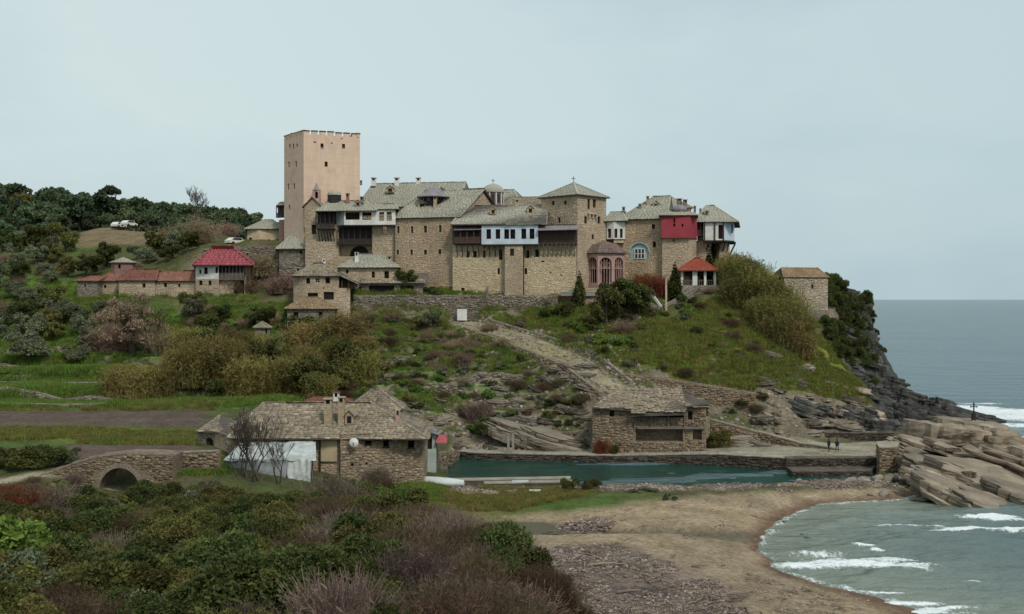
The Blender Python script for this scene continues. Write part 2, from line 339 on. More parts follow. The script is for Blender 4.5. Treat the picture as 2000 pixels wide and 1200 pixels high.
for px, Y, z in [ # flats by the harbour
 (1600,146,1.0),(1500,141,.85),(1400,139,.9),(1200,141,1.0),(1000,143,1.1),(900,142,1.2),(1650,150,1.0),(1740,150,1.0),(1700,140,1.0),(1400,145,2.0),(1300,145,1.6),(1150,145,1.6),(1000,145,2.1),(870,142,1.6),
 (840,128,1.6),(860,118,1.5),(750,112,1.8),(700,104,2.2),(830,104,1.8),(950,108,1.3),(1100,113,1.0),(900,97,1.2),(960,100,.9),(960,92,.8),(1080,95,.7),(850,85,2.2),(950,80,2.0),(1050,72,2.0),(1150,66,1.9),
 (1200,113,1.1),(1350,112,1.1),(1500,112.5,1.0),(1650,115,.9),(1740,117,.8),(1300,100,1.25),(1400,96,1.15),(1300,88,1.5),(1200,80,1.6),(1300,75,1.5),(1400,78,1.2),(1450,88,.85),(1350,68,1.2),(1500,70,.9),(1600,72,.6),(1300,60,1.3),(1500,60,.9),(1700,64,.5),(1800,60,.4),(2100,60,.2),(1500,50,1),
 # shoreline and below
 (1760,112.8,0),(1680,111.5,0),(1600,110,0),(1540,103.5,0),(1490,94.6,0),(1475,88.9,0),(1510,83.8,0),(1600,79.3,0),(1700,76.5,0),(1800,72.7,0),(1900,69.5,0),(2050,66,0),
 (1640,100,-.9),(1590,92,-.8),(1650,85,-.8),(1800,80,-1),(2000,90,-2),(1900,105,-1.5),(2200,80,-2),
 (1800,118,-.4),(1900,112,-1),(2050,120,-2),(2050,140,-1),(1850,140,.4),(1800,130,.6),(1950,160,-1),(2050,180,-4),(1900,170,-.5),(1960,186,-4),
 (1790,200,-5),(1850,190,-4),(1730,208,-5),(1700,225,-5),(1600,235,-6),(1400,245,-6),(1200,255,-6),(1000,262,-6),(1900,230,-8)]: cp(px, Y, z)
for x, y, z in [(-15,270,0),(-45,300,4),(-60,260,22),(20,400,-10),(-100,300,42),(-190,380,58),(-162,380,46.5),(-152,380,45.5),(-133,380,46.5),(-114,380,48),(-95,380,45.5),(-84,380,44.5),(-60,380,30),(-200,460,44),(-120,460,38),(-250,380,68),(-60,460,20),(-40,600,8),(-300,380,80),(-300,250,48),(-300,120,18),(-250,500,50),(-330,650,50),(-120,600,50),
  (-170,160,14),(-150,60,10),(-300,0,20),(0,-60,24),(-150,-60,22),(100,-60,10),(120,0,-2),(90,30,-1),(160,60,-5),(300,200,-15),(400,-60,-15),(400,500,-15),(150,700,-15),(-30,-20,21),(0,0,19.5),(20,5,18),(45,10,12),(60,25,4)]: CP.append((x, y, z))
CPA = np.array(CP)
_d = np.hypot(CPA[:,None,0]-CPA[None,:,0], CPA[:,None,1]-CPA[None,:,1])
_w = np.linalg.solve(-_d+np.eye(len(CPA))*1e-3*-1, CPA[:,2]-CPA[:,2].mean())
def base_h(x, y):
    out = np.empty(x.size); xf, yf = x.ravel(), y.ravel()
    for i in range(0, x.size, 20000):
        d = np.hypot(xf[i:i+20000,None]-CPA[None,:,0], yf[i:i+20000,None]-CPA[None,:,1]); out[i:i+20000] = -d@_w
    return (out+CPA[:,2].mean()).reshape(x.shape)
def Z(*a): return [G2(p, y) for p, y in a]
HARB = Z((893,142.2),(930,141.0),(1200,138.2),(1380,136.4),(1530,132.6),(1550,129.5),(1706,130),(1712,122),(1500,116.5),(1180,117),(1125,114.8),(900,114.4),(862,128))
QUAYF = Z((1380,151),(1640,146),(1760,150),(1760,131),(1640,130.5),(1545,131.5),(1380,136.5),(1200,138.2),(930,141),(880,142),(895,146),(1150,146))
TERR = Z((-250,141),(-250,172),(60,170),(200,171),(380,167),(620,173),(900,181),(900,170),(1060,168),(1060,158),(900,152),(640,146),(420,141))
FIELD1 = Z((-300,126),(400,127.5),(410,139),(-300,140)); FIELD2 = Z((120,106.5),(390,107),(382,117.5),(130,118))
FIELD3 = Z((140,226),(335,228),(325,268),(170,264))
PATH = [(*G2(905,181.5),), G2(930,178), G2(1000,172), G2(1060,167), G2(1130,160.5), G2(1200,151.5), G2(1240,150)]
ROAD = Z((-300,100),(0,101),(100,102.5),(200,103.5),(300,104.2),(400,106),(440,109))
CLIFF = Z((1690,165),(1660,172),(1640,196),(1695,205),(1960,200),(1960,165),(1780,160),(1560,147),(1500,148),(1478,154),(1500,160))
CLIFFTOP = Z((1575,186),(1640,178),(1700,176),(1715,200),(1600,206))
MEADOW = Z((1215,158),(1480,155.5),(1700,164),(1590,180),(1500,184),(1420,182),(1300,172),(1260,171))
BEACH = Z((960,99),(1180,103),(1300,107),(1500,112.5),(1780,118),(2100,118),(2300,58),(1200,55),(1120,66),(950,86))
PEBBLE = Z((940,88),(1060,84),(1200,86),(1300,80),(1400,75),(1470,68),(1500,55),(1150,55),(1050,70)); WRACK = Z((1010,110),(1100,111),(1500,113),(1760,117),(1760,119.5),(1180,116),(880,117),(830,110))
STREAM = Z((935,99),(1060,98.6),(1130,95.6),(1250,93.6),(1420,94),(1490,95.5),(1490,91),(1400,90.6),(1250,91),(1130,92.3),(1060,92.8),(945,93))
def height(x, y):
    z = base_h(x, y)
    rockm = sstep(3, -3, sdf(x, y, CLIFF))*sstep(-1, 2.5, sdf(x, y, MEADOW))
    land = sstep(-.2, 2.5, z)
    z = z+fbm(x*.09, y*.09, 3)*1.0*land*sstep(120, 160, y)*(1-rockm)
    z = z+fbm(x*.45, y*.45, 9)*.28*land
    # far hills roll
    z = z+fbm(x*.02, y*.02, 21)*3*sstep(260, 420, y)*sstep(0, -60, x)
    # terraces
    t = sstep(2, -3, sdf(x, y, TERR))
    hgt = 1.75; q = (z+fbm(x*.03, y*.03, 5)*.9)/hgt; fr = q-np.floor(q)
    z = z+t*((sstep(.78, .96, fr)-fr)*hgt+.25)
    # cliffs: bedded rock, stepped
    dip = z+.30*x+.10*y+fbm(x*.07, y*.07, 31)*2.2
    s1 = dip/1.5; f1 = s1-np.floor(s1); s2 = dip/.55; f2 = s2-np.floor(s2)
    z = z+rockm*land*((sstep(.55, .95, f1)-f1)*1.3+(sstep(.4, .9, f2)-f2)*.45+fbm(x*.22, y*.22, 41)*1.2)
    # flats
    def pad(z, poly, h, f=.7): k = sstep(f, -f, sdf(x, y, poly)); return z*(1-k)+h*k
    z = pad(z, FIELD1, 6.35+.035*(y-127)+fbm(x*.8, y*2.5, 55)*.07, 1.2); z = pad(z, FIELD2, 5.2+.02*(y-107)+fbm(x*.8, y*2.5, 56)*.07, 1.2)
    z = pad(z, QUAYF, .96+.62*sstep(14, 36, x), .6); z = pad(z, HARB, -2.2, .5)
    z = pad(z, STREAM, np.minimum(z, .42), 1.0)
    pd = segdist(x, y, PATH); k = sstep(4.2, 2.4, pd); zp = np.interp(y, [148,151.5,160.5,167,172,178,182], [8.3,8.6,12.1,14.1,16.0,17.4,18.0]); return z*(1-k)+zp*k
def axis(segs):
    out = []
    for a, b, s in segs: out += list(np.arange(a, b, s))
    return np.array(out+[segs[-1][1]])
TX = axis([(-420,-240,12),(-240,-120,4),(-120,-60,1.0),(-60,82,.6),(82,110,2),(110,420,20)])
TY = axis([(-60,14,5),(14,90,.9),(90,206,.55),(206,270,1.5),(270,420,4),(420,720,12)])
GX, GY = np.meshgrid(TX, TY)
GZ = height(GX, GY)
def H(x, y):
    x = np.clip(np.asarray(x, float), TX[0], TX[-1]-1e-6); y = np.clip(np.asarray(y, float), TY[0], TY[-1]-1e-6)
    i = np.clip(np.searchsorted(TX, x, 'right')-1, 0, len(TX)-2); j = np.clip(np.searchsorted(TY, y, 'right')-1, 0, len(TY)-2)
    fx = (x-TX[i])/(TX[i+1]-TX[i]); fy = (y-TY[j])/(TY[j+1]-TY[j])
    return (GZ[j,i]*(1-fx)+GZ[j,i+1]*fx)*(1-fy)+(GZ[j+1,i]*(1-fx)+GZ[j+1,i+1]*fx)*fy
def terrain():
    ny, nx = GZ.shape
    jx, jy = GX, GY
    V = np.stack([jx, jy, GZ], -1).reshape(-1, 3)
    i = np.arange(nx-1); j = np.arange(ny-1); I, J = np.meshgrid(i, j)
    a = (J*nx+I).ravel(); F = np.stack([a, a+1, a+nx+1, a+nx], -1)
    gyy, gxx = np.gradient(GZ, TY, TX); slope = np.hypot(gxx, gyy)
    C = np.zeros(GZ.shape+(3,)); x, y, z = GX, GY, GZ
    def col(mask, c):
        nonlocal C
        m = np.clip(mask, 0, 1)[..., None]; C = C*(1-m)+np.array(c)*m
    n1 = fbm(x*.12, y*.12, 61); n2 = fbm(x*.5, y*.5, 62); n3 = fbm(x*.04, y*.04, 63)
    col(np.ones_like(z), (.075,.085,.03)); col(sstep(-.1, .5, n1+.5*n2), (.12,.10,.055)); col(sstep(.05, .5, n3+.4*n2), (.075,.125,.025))
    hill = sstep(95, 80, y); col(hill, (.075,.06,.04)); col(hill*sstep(0, .5, n2), (.05,.055,.02))
    far = sstep(228, 270, y); col(far, (.05,.055,.025))
    t = sstep(2, -2, sdf(x, y, TERR)); col(t*.95, (.09,.21,.028)); col(t*sstep(.1, .6, n1), (.17,.21,.04)); col(t*sstep(.5, .8, n2)*.5, (.14,.12,.05))
    og = sstep(4, -4, sdf(x, y, Z((-200,170),(380,168),(420,182),(150,200),(-200,230)))); col(og*sstep(-.4, .2, n1+.3*n2)*.9, (.09,.18,.025))
    md = sstep(2, -2, sdf(x, y, MEADOW)); col(md*.95, (.21,.23,.04)); col(md*sstep(-.1, .4, n1+n2*.6), (.12,.17,.03)); col(md*sstep(.25, .6, n2-.3*n1), (.26,.22,.08))
    up = sstep(2, -2, sdf(x, y, Z((690,183.5),(1290,180),(1290,190),(690,192)))); col(up*.9, (.18,.22,.035))
    col(sstep(1, -1, sdf(x, y, FIELD1)), (.115,.085,.07)); col(sstep(1, -1, sdf(x, y, FIELD2)), (.12,.085,.07)); col(sstep(2, -2, sdf(x, y, FIELD3))*.9, (.20,.145,.085))
    bt = sstep(1, -1, np.abs(y-122.5)-3.7)*sstep(gx(420,122), gx(400,122), x); col(bt*.9, (.11,.135,.025))
    b = sstep(2, -2, sdf(x, y, BEACH)+n2*1.5); col(b, (.35,.265,.175)); col(b*sstep(-.2, .5, n1+.5*n2)*.8, (.27,.21,.145))
    p = sstep(2.5, -2.5, sdf(x, y, PEBBLE)+n2*3); col(p*.9, (.20,.15,.13)); col(p*sstep(0, .5, n2), (.11,.09,.08))
    w = sstep(1, -1, sdf(x, y, WRACK)+n2*1.5); col(w*.85, (.19,.145,.115)); col(w*sstep(0, .4, n1+n2*.5), (.11,.12,.045))
    gl = sstep(2, -2, sdf(x, y, Z((780,92),(930,94),(1020,103),(1000,112),(820,112)))+n2*2); col(gl, (.17,.15,.06))
    col(sstep(.7, -.5, sdf(x, y, STREAM)), (.15,.125,.085))
    wet = sstep(.42, .1, z)*sstep(150, 100, y)*b; col(wet, (.17,.105,.07))
    col(sstep(1.5, .5, segdist(x, y, ROAD)), (.34,.30,.22)); rm = sstep(2.3, 1.7, segdist(x, y, PATH)+n2*.3); col(rm, (.28,.245,.155)); col(rm*sstep(-.1, .4, n1+.5*n2)*.7, (.24,.24,.09)); col(rm*sstep(.9, .3, np.abs(segdist(x, y, PATH)-1.9))*.6, (.30,.25,.18))
    q = sstep(.6, -.3, sdf(x, y, QUAYF)); col(q, (.33,.295,.225)); col(q*sstep(.0, .5, n1+.5*n2)*.7, (.21,.185,.12))
    rk = sstep(.75, 1.25, slope)*sstep(125, 132, y)*(1-far); rc = sstep(3, -2, sdf(x, y, CLIFF))*sstep(-1, 1.5, sdf(x, y, MEADOW)+n2); rk = np.maximum(rk, rc*sstep(.2, .5, slope+.3)*sstep(-3, 1, sdf(x, y, CLIFFTOP)+n2*4))
    col(rk*.9, (.20,.165,.125)); east = sstep(gx(1640,170), gx(1700,170), x)*rc; col(rk*east, (.065,.065,.066)); col(rk*east*sstep(.0, .4, n2), (.13,.12,.11))
    mid = sstep(3, -3, sdf(x, y, Z((800,144),(1160,144),(1160,157),(1030,166),(940,158),(800,150)))); col(mid*sstep(-.1, .35, n2+.4*n1)*.85, (.22,.175,.13))
    col(sstep(.1, -.6, z), (.10,.10,.07))
    me = mesh_np('terrain', V, F, [], smooth=True)
    ca = me.color_attributes.new('ground', 'FLOAT_COLOR', 'POINT')
    ca.data.foreach_set('color', np.concatenate([C.reshape(-1, 3), np.ones((C[...,0].size, 1))], 1).astype(np.float32).ravel())
    m, nt, bs = newmat('ground_cover'); at = nd(nt, 'ShaderNodeAttribute', attribute_name='ground')
    c = mixc(nt, 1, at.outputs['Color'], ramp(nt, noise(nt, 2.2, 6, .75), [(.28, (.45,.43,.4)), (.5, (1,1,1)), (.72, (1.5,1.5,1.45))]), 'MULTIPLY')
    c = mixc(nt, 1, c, ramp(nt, noise(nt, .3, 5, .6), [(.3, (.72,.7,.66)), (.7, (1.25,1.25,1.25))]), 'MULTIPLY')
    nt.links.new(c, bs.inputs['Base Color']); bs.inputs['Roughness'].default_value = .95; bs.inputs['Specular IOR Level'].default_value = .15
    bump(nt, bs, noise(nt, 1.8, 8, .75), .35, .8)
    me.materials.append(m)
    o = link('terrain', me); tag(o, 'hilly coastal ground with terraces, meadow slope, cliffs and beach', None, None, 'structure')
terrain()

# ---------------------------------------------------------------- sea and harbour water
FOAM = [ # (px, Y, half width x, half depth y, strength)
 (1570,84.5,2.6,.9,.85),(1640,85,3.6,1.2,.85),(1700,84.6,2.8,.9,.8),(1760,83.8,2.4,.75,1.1),(1790,82.8,1.2,.45,1),(1690,90.8,1.0,.35,1.2),(1710,89.2,.8,.35,1),(1735,86.5,2.2,.5,1.1),(1600,88,2.6,.5,.55),
 (1845,96.8,1.4,.4,1),(1900,97.5,3.0,.75,.95),(1960,97,2.6,.6,1.1),(1930,103.3,2.6,.5,1.25),(1970,102.2,2.0,.5,1.2),(1895,79.8,1.1,.25,1),(1750,99.5,2.6,.35,.6),(1830,99,1.2,.25,.6),
 (1720,76.7,1.6,.22,1),(1780,74,2.0,.4,1),(1812,71.7,1.4,.5,1.1),(1850,72.5,2.4,.45,.8),(1880,71,1.0,.3,.8),
 (1895,207,6,3.2,1.1),(1955,200,9,4.5,1.15),(1990,190,7,4,1),(1900,186,3,1.2,1.1),(1990,178,5,2,.7),(2080,190,9,4,.8),(1920,215,6,1.6,.5),(1795,190,3,.8,.8),(1745,191,1.5,.7,.7),(1990,163,4,1.0,.7),(2060,140,4,1.5,.8)]
def sea():
    X = axis([(-30000,-2000,4000),(-2000,-200,300),(-200,16,12),(16,72,.34),(72,140,1.2),(140,400,12),(400,3000,200),(3000,40000,4000)])
    Y = axis([(-2000,40,200),(40,60,2),(60,120,.34),(120,230,1.0),(230,500,6),(500,3000,120),(3000,70000,4000)])
    x, y = np.meshgrid(X, Y)
    near = np.exp(-((x-40)/60)**2)*sstep(400, 100, y)*sstep(30, 60, y)
    sh = sstep(0, .9, -H(x, y)); near = near*np.where((x > 14), 1, 0)
    wob = fbm(x*.05, y*.05, 71)*5
    dd = (x*.25-y+wob); dd2 = (x*-.15-y+fbm(x*.06, y*.06, 73)*4)
    w = np.maximum(np.sin(dd*2*np.pi/9.5), 0)**2*.42*(.6+.4*fbm(x*.06, y*.02, 77))+np.sin(dd2*2*np.pi/3.1)*.08+fbm(x*.5, y*.9, 74, 3)*.16
    z = w*near*(.25+.75*sh)
    f = np.zeros_like(x)
    br = fbm(x*.4, y*1.0, 81, 4); br2 = fbm(x*1.6, y*2.4, 82, 3)
    for p, yy, rx, ry, s in FOAM:
        xx = gx(p, yy); f = np.maximum(f, s*np.exp(-(((x-xx+wob*.0)/rx)**2+((y-yy+br*.7)/(ry*1.3))**2)**1.3*.8))
    hz = H(x, y); edge = np.exp(-((hz+.02)/.09)**2)*(x > 18)*(y < 118)*.8*sstep(-.5, .3, fbm(x*.25, y*.25, 84)+.1)
    f = np.maximum(f*(1.25+.7*br+.4*br2), edge*(.65+.6*br2))
    crest = np.clip((w-.33)/.2, 0, 1)*near*sstep(.1, .55, br)*.7; f = np.maximum(f, crest*sstep(.2, .8, sh))
    z = z+np.clip(f, 0, 1)*.12*(1+br2)
    ny, nx = x.shape; V = np.stack([x, y, z], -1).reshape(-1, 3)
    I, J = np.meshgrid(np.arange(nx-1), np.arange(ny-1)); a = (J*nx+I).ravel()
    me = mesh_np('sea', V, np.stack([a, a+1, a+nx+1, a+nx], -1), [], smooth=True)
    at = me.attributes.new('foam', 'FLOAT', 'POINT'); at.data.foreach_set('value', f.astype(np.float32).ravel())
    sa = me.attributes.new('shallow', 'FLOAT', 'POINT'); sa.data.foreach_set('value', (sstep(-3.2, .1, hz)*(y < 200)).astype(np.float32).ravel())
    m, nt, b = newmat('sea_water'); fo = nd(nt, 'ShaderNodeAttribute', attribute_name='foam'); sw = nd(nt, 'ShaderNodeAttribute', attribute_name='shallow')
    g = nd(nt, 'ShaderNodeNewGeometry'); co = wcoord(nt, (1, .55, 1))
    deep = ramp(nt, noise(nt, .02, 3, .5, g.outputs['Position']), [(.35, (.045,.092,.108)), (.65, (.06,.115,.132))])
    c = mixc(nt, sw.outputs['Fac'], deep, (.20,.225,.18))
    fn = nd(nt, 'ShaderNodeMath', {0: fo.outputs['Fac'], 1: nd(nt, 'ShaderNodeMapRange', {0: noise(nt, 3.2, 5, .8, co), 1: .3, 2: .7, 3: -.5, 4: .5}).outputs[0]}, operation='ADD')
    fm = ramp(nt, fn.outputs[0], [(.36, (0,0,0)), (.78, (1,1,1))])
    c = mixc(nt, fm, c, (.80,.83,.83)); nt.links.new(c, b.inputs['Base Color'])
    nt.links.new(nd(nt, 'ShaderNodeMapRange', {0: fm, 3: .22, 4: .8}).outputs[0], b.inputs['Roughness']); b.inputs['IOR'].default_value = 1.33
    n1 = noise(nt, .9, 5, .6, wcoord(nt, (.8, 1.6, 1))); n2 = noise(nt, .09, 4, .6, wcoord(nt, (.7, 1.8, 1)))
    ad = nd(nt, 'ShaderNodeMath', {0: n1, 1: nd(nt, 'ShaderNodeMath', {0: n2, 1: 5.0}, operation='MULTIPLY').outputs[0]}, operation='ADD')
    bump(nt, b, ad.outputs[0], .55, .9)
    me.materials.append(m); o = link('sea', me); tag(o, 'grey green sea running to the horizon with breaking waves in the cove', None, None, 'structure')
    # harbour basin
    mb = MB(); loop = Z((840,142),(1560,142),(1600,134),(1720,128),(1735,119),(1600,114),(1150,114.5),(860,117),(836,128))
    mb.add([(px, py, .10) for px, py in loop], [tuple(range(len(loop)))])
    m, nt, b = newmat('harbour_water'); co = wcoord(nt, (1, .7, 1))
    c = ramp(nt, noise(nt, .5, 6, .7, wcoord(nt, (.5, 1, 1))), [(.3, (.006,.028,.022)), (.58, (.015,.062,.048)), (.8, (.05,.12,.09))])
    nt.links.new(c, b.inputs['Base Color']); b.inputs['Roughness'].default_value = .12; b.inputs['IOR'].default_value = 1.33
    b.inputs['Specular IOR Level'].default_value = .35
    bump(nt, b, noise(nt, 2.4, 5, .65, co), .14, .8)
    o = mb.build('harbour_water', m); tag(o, 'dark teal sheltered water of the small harbour', None, None, 'structure')
    mb = MB(); mb.add([(px, py, .58) for px, py in Z((940,98.8),(1060,98.4),(1115,95.8),(1115,93.4),(1050,93.2),(948,93.4))], [(5,4,3,2,1,0)])
    m2, nt, b = newmat('stream_water'); b.inputs['Base Color'].default_value = (.10,.10,.07,1); b.inputs['Roughness'].default_value = .15
    bump(nt, b, noise(nt, 1.5, 4), .02, .5); o = mb.build('stream_water', m2); tag(o, 'shallow stream pool behind the beach', None, None, 'structure')
sea()
# ---------------------------------------------------------------- building kit
def V2(a): return Vector((a[0], a[1]))
def offset_poly(p, d):
    n = len(p); out = []
    for i in range(n):
        a, b, c = V2(p[i-1]), V2(p[i]), V2(p[(i+1) % n])
        e1, e2 = (b-a).normalized(), (c-b).normalized()
        n1, n2 = Vector((e1.y, -e1.x)), Vector((e2.y, -e2.x)); k = n1+n2
        k = k/max(k.dot(n1), .3)*1.0 if k.length > .05 else n1
        out.append((b.x+k.x*d, b.y+k.y*d))
    return out
def five_faced(P, D, U, Vv, u0, u1, v0, v1, pr, name=None, back=0.05, inset=.03):
    """many proud pieces on a plane: P origin, D outward, U/Vv axes, arrays of extents"""
    n = len(u0); P, D, U, Vv = [np.array(q, float) for q in (P, D, U, Vv)]
    def pt(u, v, d): return P+u[:,None]*U+v[:,None]*Vv+np.broadcast_to(d, u.shape)[:,None]*D
    j = lambda: (nr.rand(n)-.5)*inset
    b = -back*np.ones(n)
    q = [pt(u0,v0,b), pt(u1,v0,b), pt(u1,v1,b), pt(u0,v1,b)]
    i = inset
    f = [pt(u0+i+j(),v0+i+j(),pr), pt(u1-i+j(),v0+i+j(),pr*(.85+.3*nr.rand(n))), pt(u1-i+j(),v1-i+j(),pr), pt(u0+i+j(),v1-i+j(),pr*(.8+.3*nr.rand(n)))]
    V = np.stack(q+f, 1).reshape(-1, 3); k = np.arange(n)[:,None]*8
    F = np.concatenate([k+np.array(r) for r in ([4,5,6,7],[0,1,5,4],[1,2,6,5],[2,3,7,6],[3,0,4,7])], 0)
    return V, F
class Acc:
    def __init__(s): s.V = []; s.F = []; s.n = 0
    def add(s, v, f):
        if len(v): s.V.append(v); s.F.append(f+s.n); s.n += len(v)
    def build(s, name, mat, parent=None, kind='stuff', top=None, smooth=False):
        if not s.V: return None
        org = ORG[parent.name] if parent is not None else Vector(top or (0,0,0))
        me = mesh_np(name, np.concatenate(s.V)-np.array(org), np.concatenate(s.F), mat, smooth=smooth)
        o = link(name, me, parent, (0,0,0) if parent is not None else org)
        if kind: o['kind'] = kind
        return o
def lay_stones(acc, A, d, nrm, poly, boxes, size=(.42,.24), proud=(.015,.06), lean=None):
    """coursed rubble on the wall polygon (u, z), skipping the boxes of openings"""
    P = np.array(poly); u_lo, v_lo = P.min(0); u_hi, v_hi = P.max(0); U0 = []; U1 = []; V0 = []; V1 = []
    v = v_lo
    while v < v_hi:
        h = size[1]*rng.uniform(.7, 1.35); u = u_lo-rng.uniform(0, size[0])
        while u < u_hi:
            w = size[0]*rng.uniform(.4, 1.5); dv = rng.uniform(-.32, .32)*h; hh = h*rng.uniform(.7, 1.35)
            U0.append(u+.01); U1.append(u+w-.01); V0.append(v+.01+dv); V1.append(v+hh-.01+dv); u += w
        v += h
    U0, U1, V0, V1 = map(np.array, (U0, U1, V0, V1))
    U0 = np.maximum(U0, u_lo+.01); U1 = np.minimum(U1, u_hi-.01); V1 = np.minimum(V1, v_hi-.01)
    cu, cv = (U0+U1)/2, (V0+V1)/2
    ok = inpoly(cu, cv, poly) & inpoly(U0+.02, V1-.03, poly) & inpoly(U1-.02, V1-.03, poly) & (U1-U0 > .08) & (V1-V0 > .05)
    for (a, b, c, e) in boxes: ok &= ~((U1 > a-.02) & (U0 < b+.02) & (V1 > c-.02) & (V0 < e+.02))
    U0, U1, V0, V1 = U0[ok], U1[ok], V0[ok], V1[ok]
    acc.add(*five_faced((A[0],A[1],0), (nrm[0],nrm[1],0), (d[0],d[1],0), (0,0,1), U0, U1, V0, V1, proud[0]+nr.rand(len(U0))*(proud[1]-proud[0])))
def lay_slates(acc, poly3, size=(.55,.42), th=.05, jit=.05):
    P = [Vector(p) for p in poly3]; n = Vector((0,0,0))
    for i in range(len(P)): n += P[i].cross(P[(i+1) % len(P)])
    n.normalize()
    if n.z < 0: n = -n
    u = Vector((0,0,1)).cross(n).normalized(); v = n.cross(u); o = P[0]
    q = [((p-o).dot(u), (p-o).dot(v)) for p in P]; vmin = min(a[1] for a in q); vmax = max(a[1] for a in q)
    U0 = []; U1 = []; V0 = []; V1 = []; vv = vmin-.06
    while vv < vmax-.05:
        h = size[1]; m = min(max(vv+h*.4, vmin+.02), vmax-.02); xs = []
        for i in range(len(q)):
            (a, b), (c, d) = q[i], q[(i+1) % len(q)]
            if (b > m) != (d > m): xs.append(a+(c-a)*(m-b)/(d-b))
        xs.sort()
        for k in range(0, len(xs)-1, 2):
            x = xs[k]-.08
            while x < xs[k+1]+.02:
                w = size[0]*rng.uniform(.55, 1.5); e = rng.uniform(-jit, jit)
                U0.append(x+.01); U1.append(min(x+w-.01, xs[k+1]+.1)); V0.append(vv+e); V1.append(vv+h*1.15+e); x += w
        vv += h
    U0, U1, V0, V1 = map(np.array, (U0, U1, V0, V1)); N = len(U0)
    if not N: return
    o_, D, U, W_ = [np.array(t, float) for t in (o, n, u, v)]
    t = th*(.6+.8*nr.rand(N)); sk = (nr.rand(N)-.5)*.05
    def pt(a, b, c): return o_+a[:,None]*U+b[:,None]*W_+c[:,None]*D
    z = np.zeros(N)
    Q = [pt(U0,V0,z+.0), pt(U1,V0,z+.0), pt(U1,V1,z-.03), pt(U0,V1,z-.03), pt(U0+sk,V0+sk,t+.03), pt(U1,V0-sk,t+.03), pt(U1,V1,z+.012), pt(U0,V1,z+.012)]
    V = np.stack(Q, 1).reshape(-1, 3); k = np.arange(N)[:,None]*8
    acc.add(V, np.concatenate([k+np.array(r) for r in ([4,5,6,7],[0,1,5,4],[1,2,6,5],[3,0,4,7])], 0))
def arch_loop(u0, u1, v0, v1, n=10):
    r = (u1-u0)/2; c = (u0+u1)/2; vs = max(v1-r, v0+.05); ry = v1-vs
    return [(u0,v0),(u1,v0)]+[(c+r*math.cos(a), vs+ry*math.sin(a)) for a in [math.pi*i/n for i in range(n+1)]]
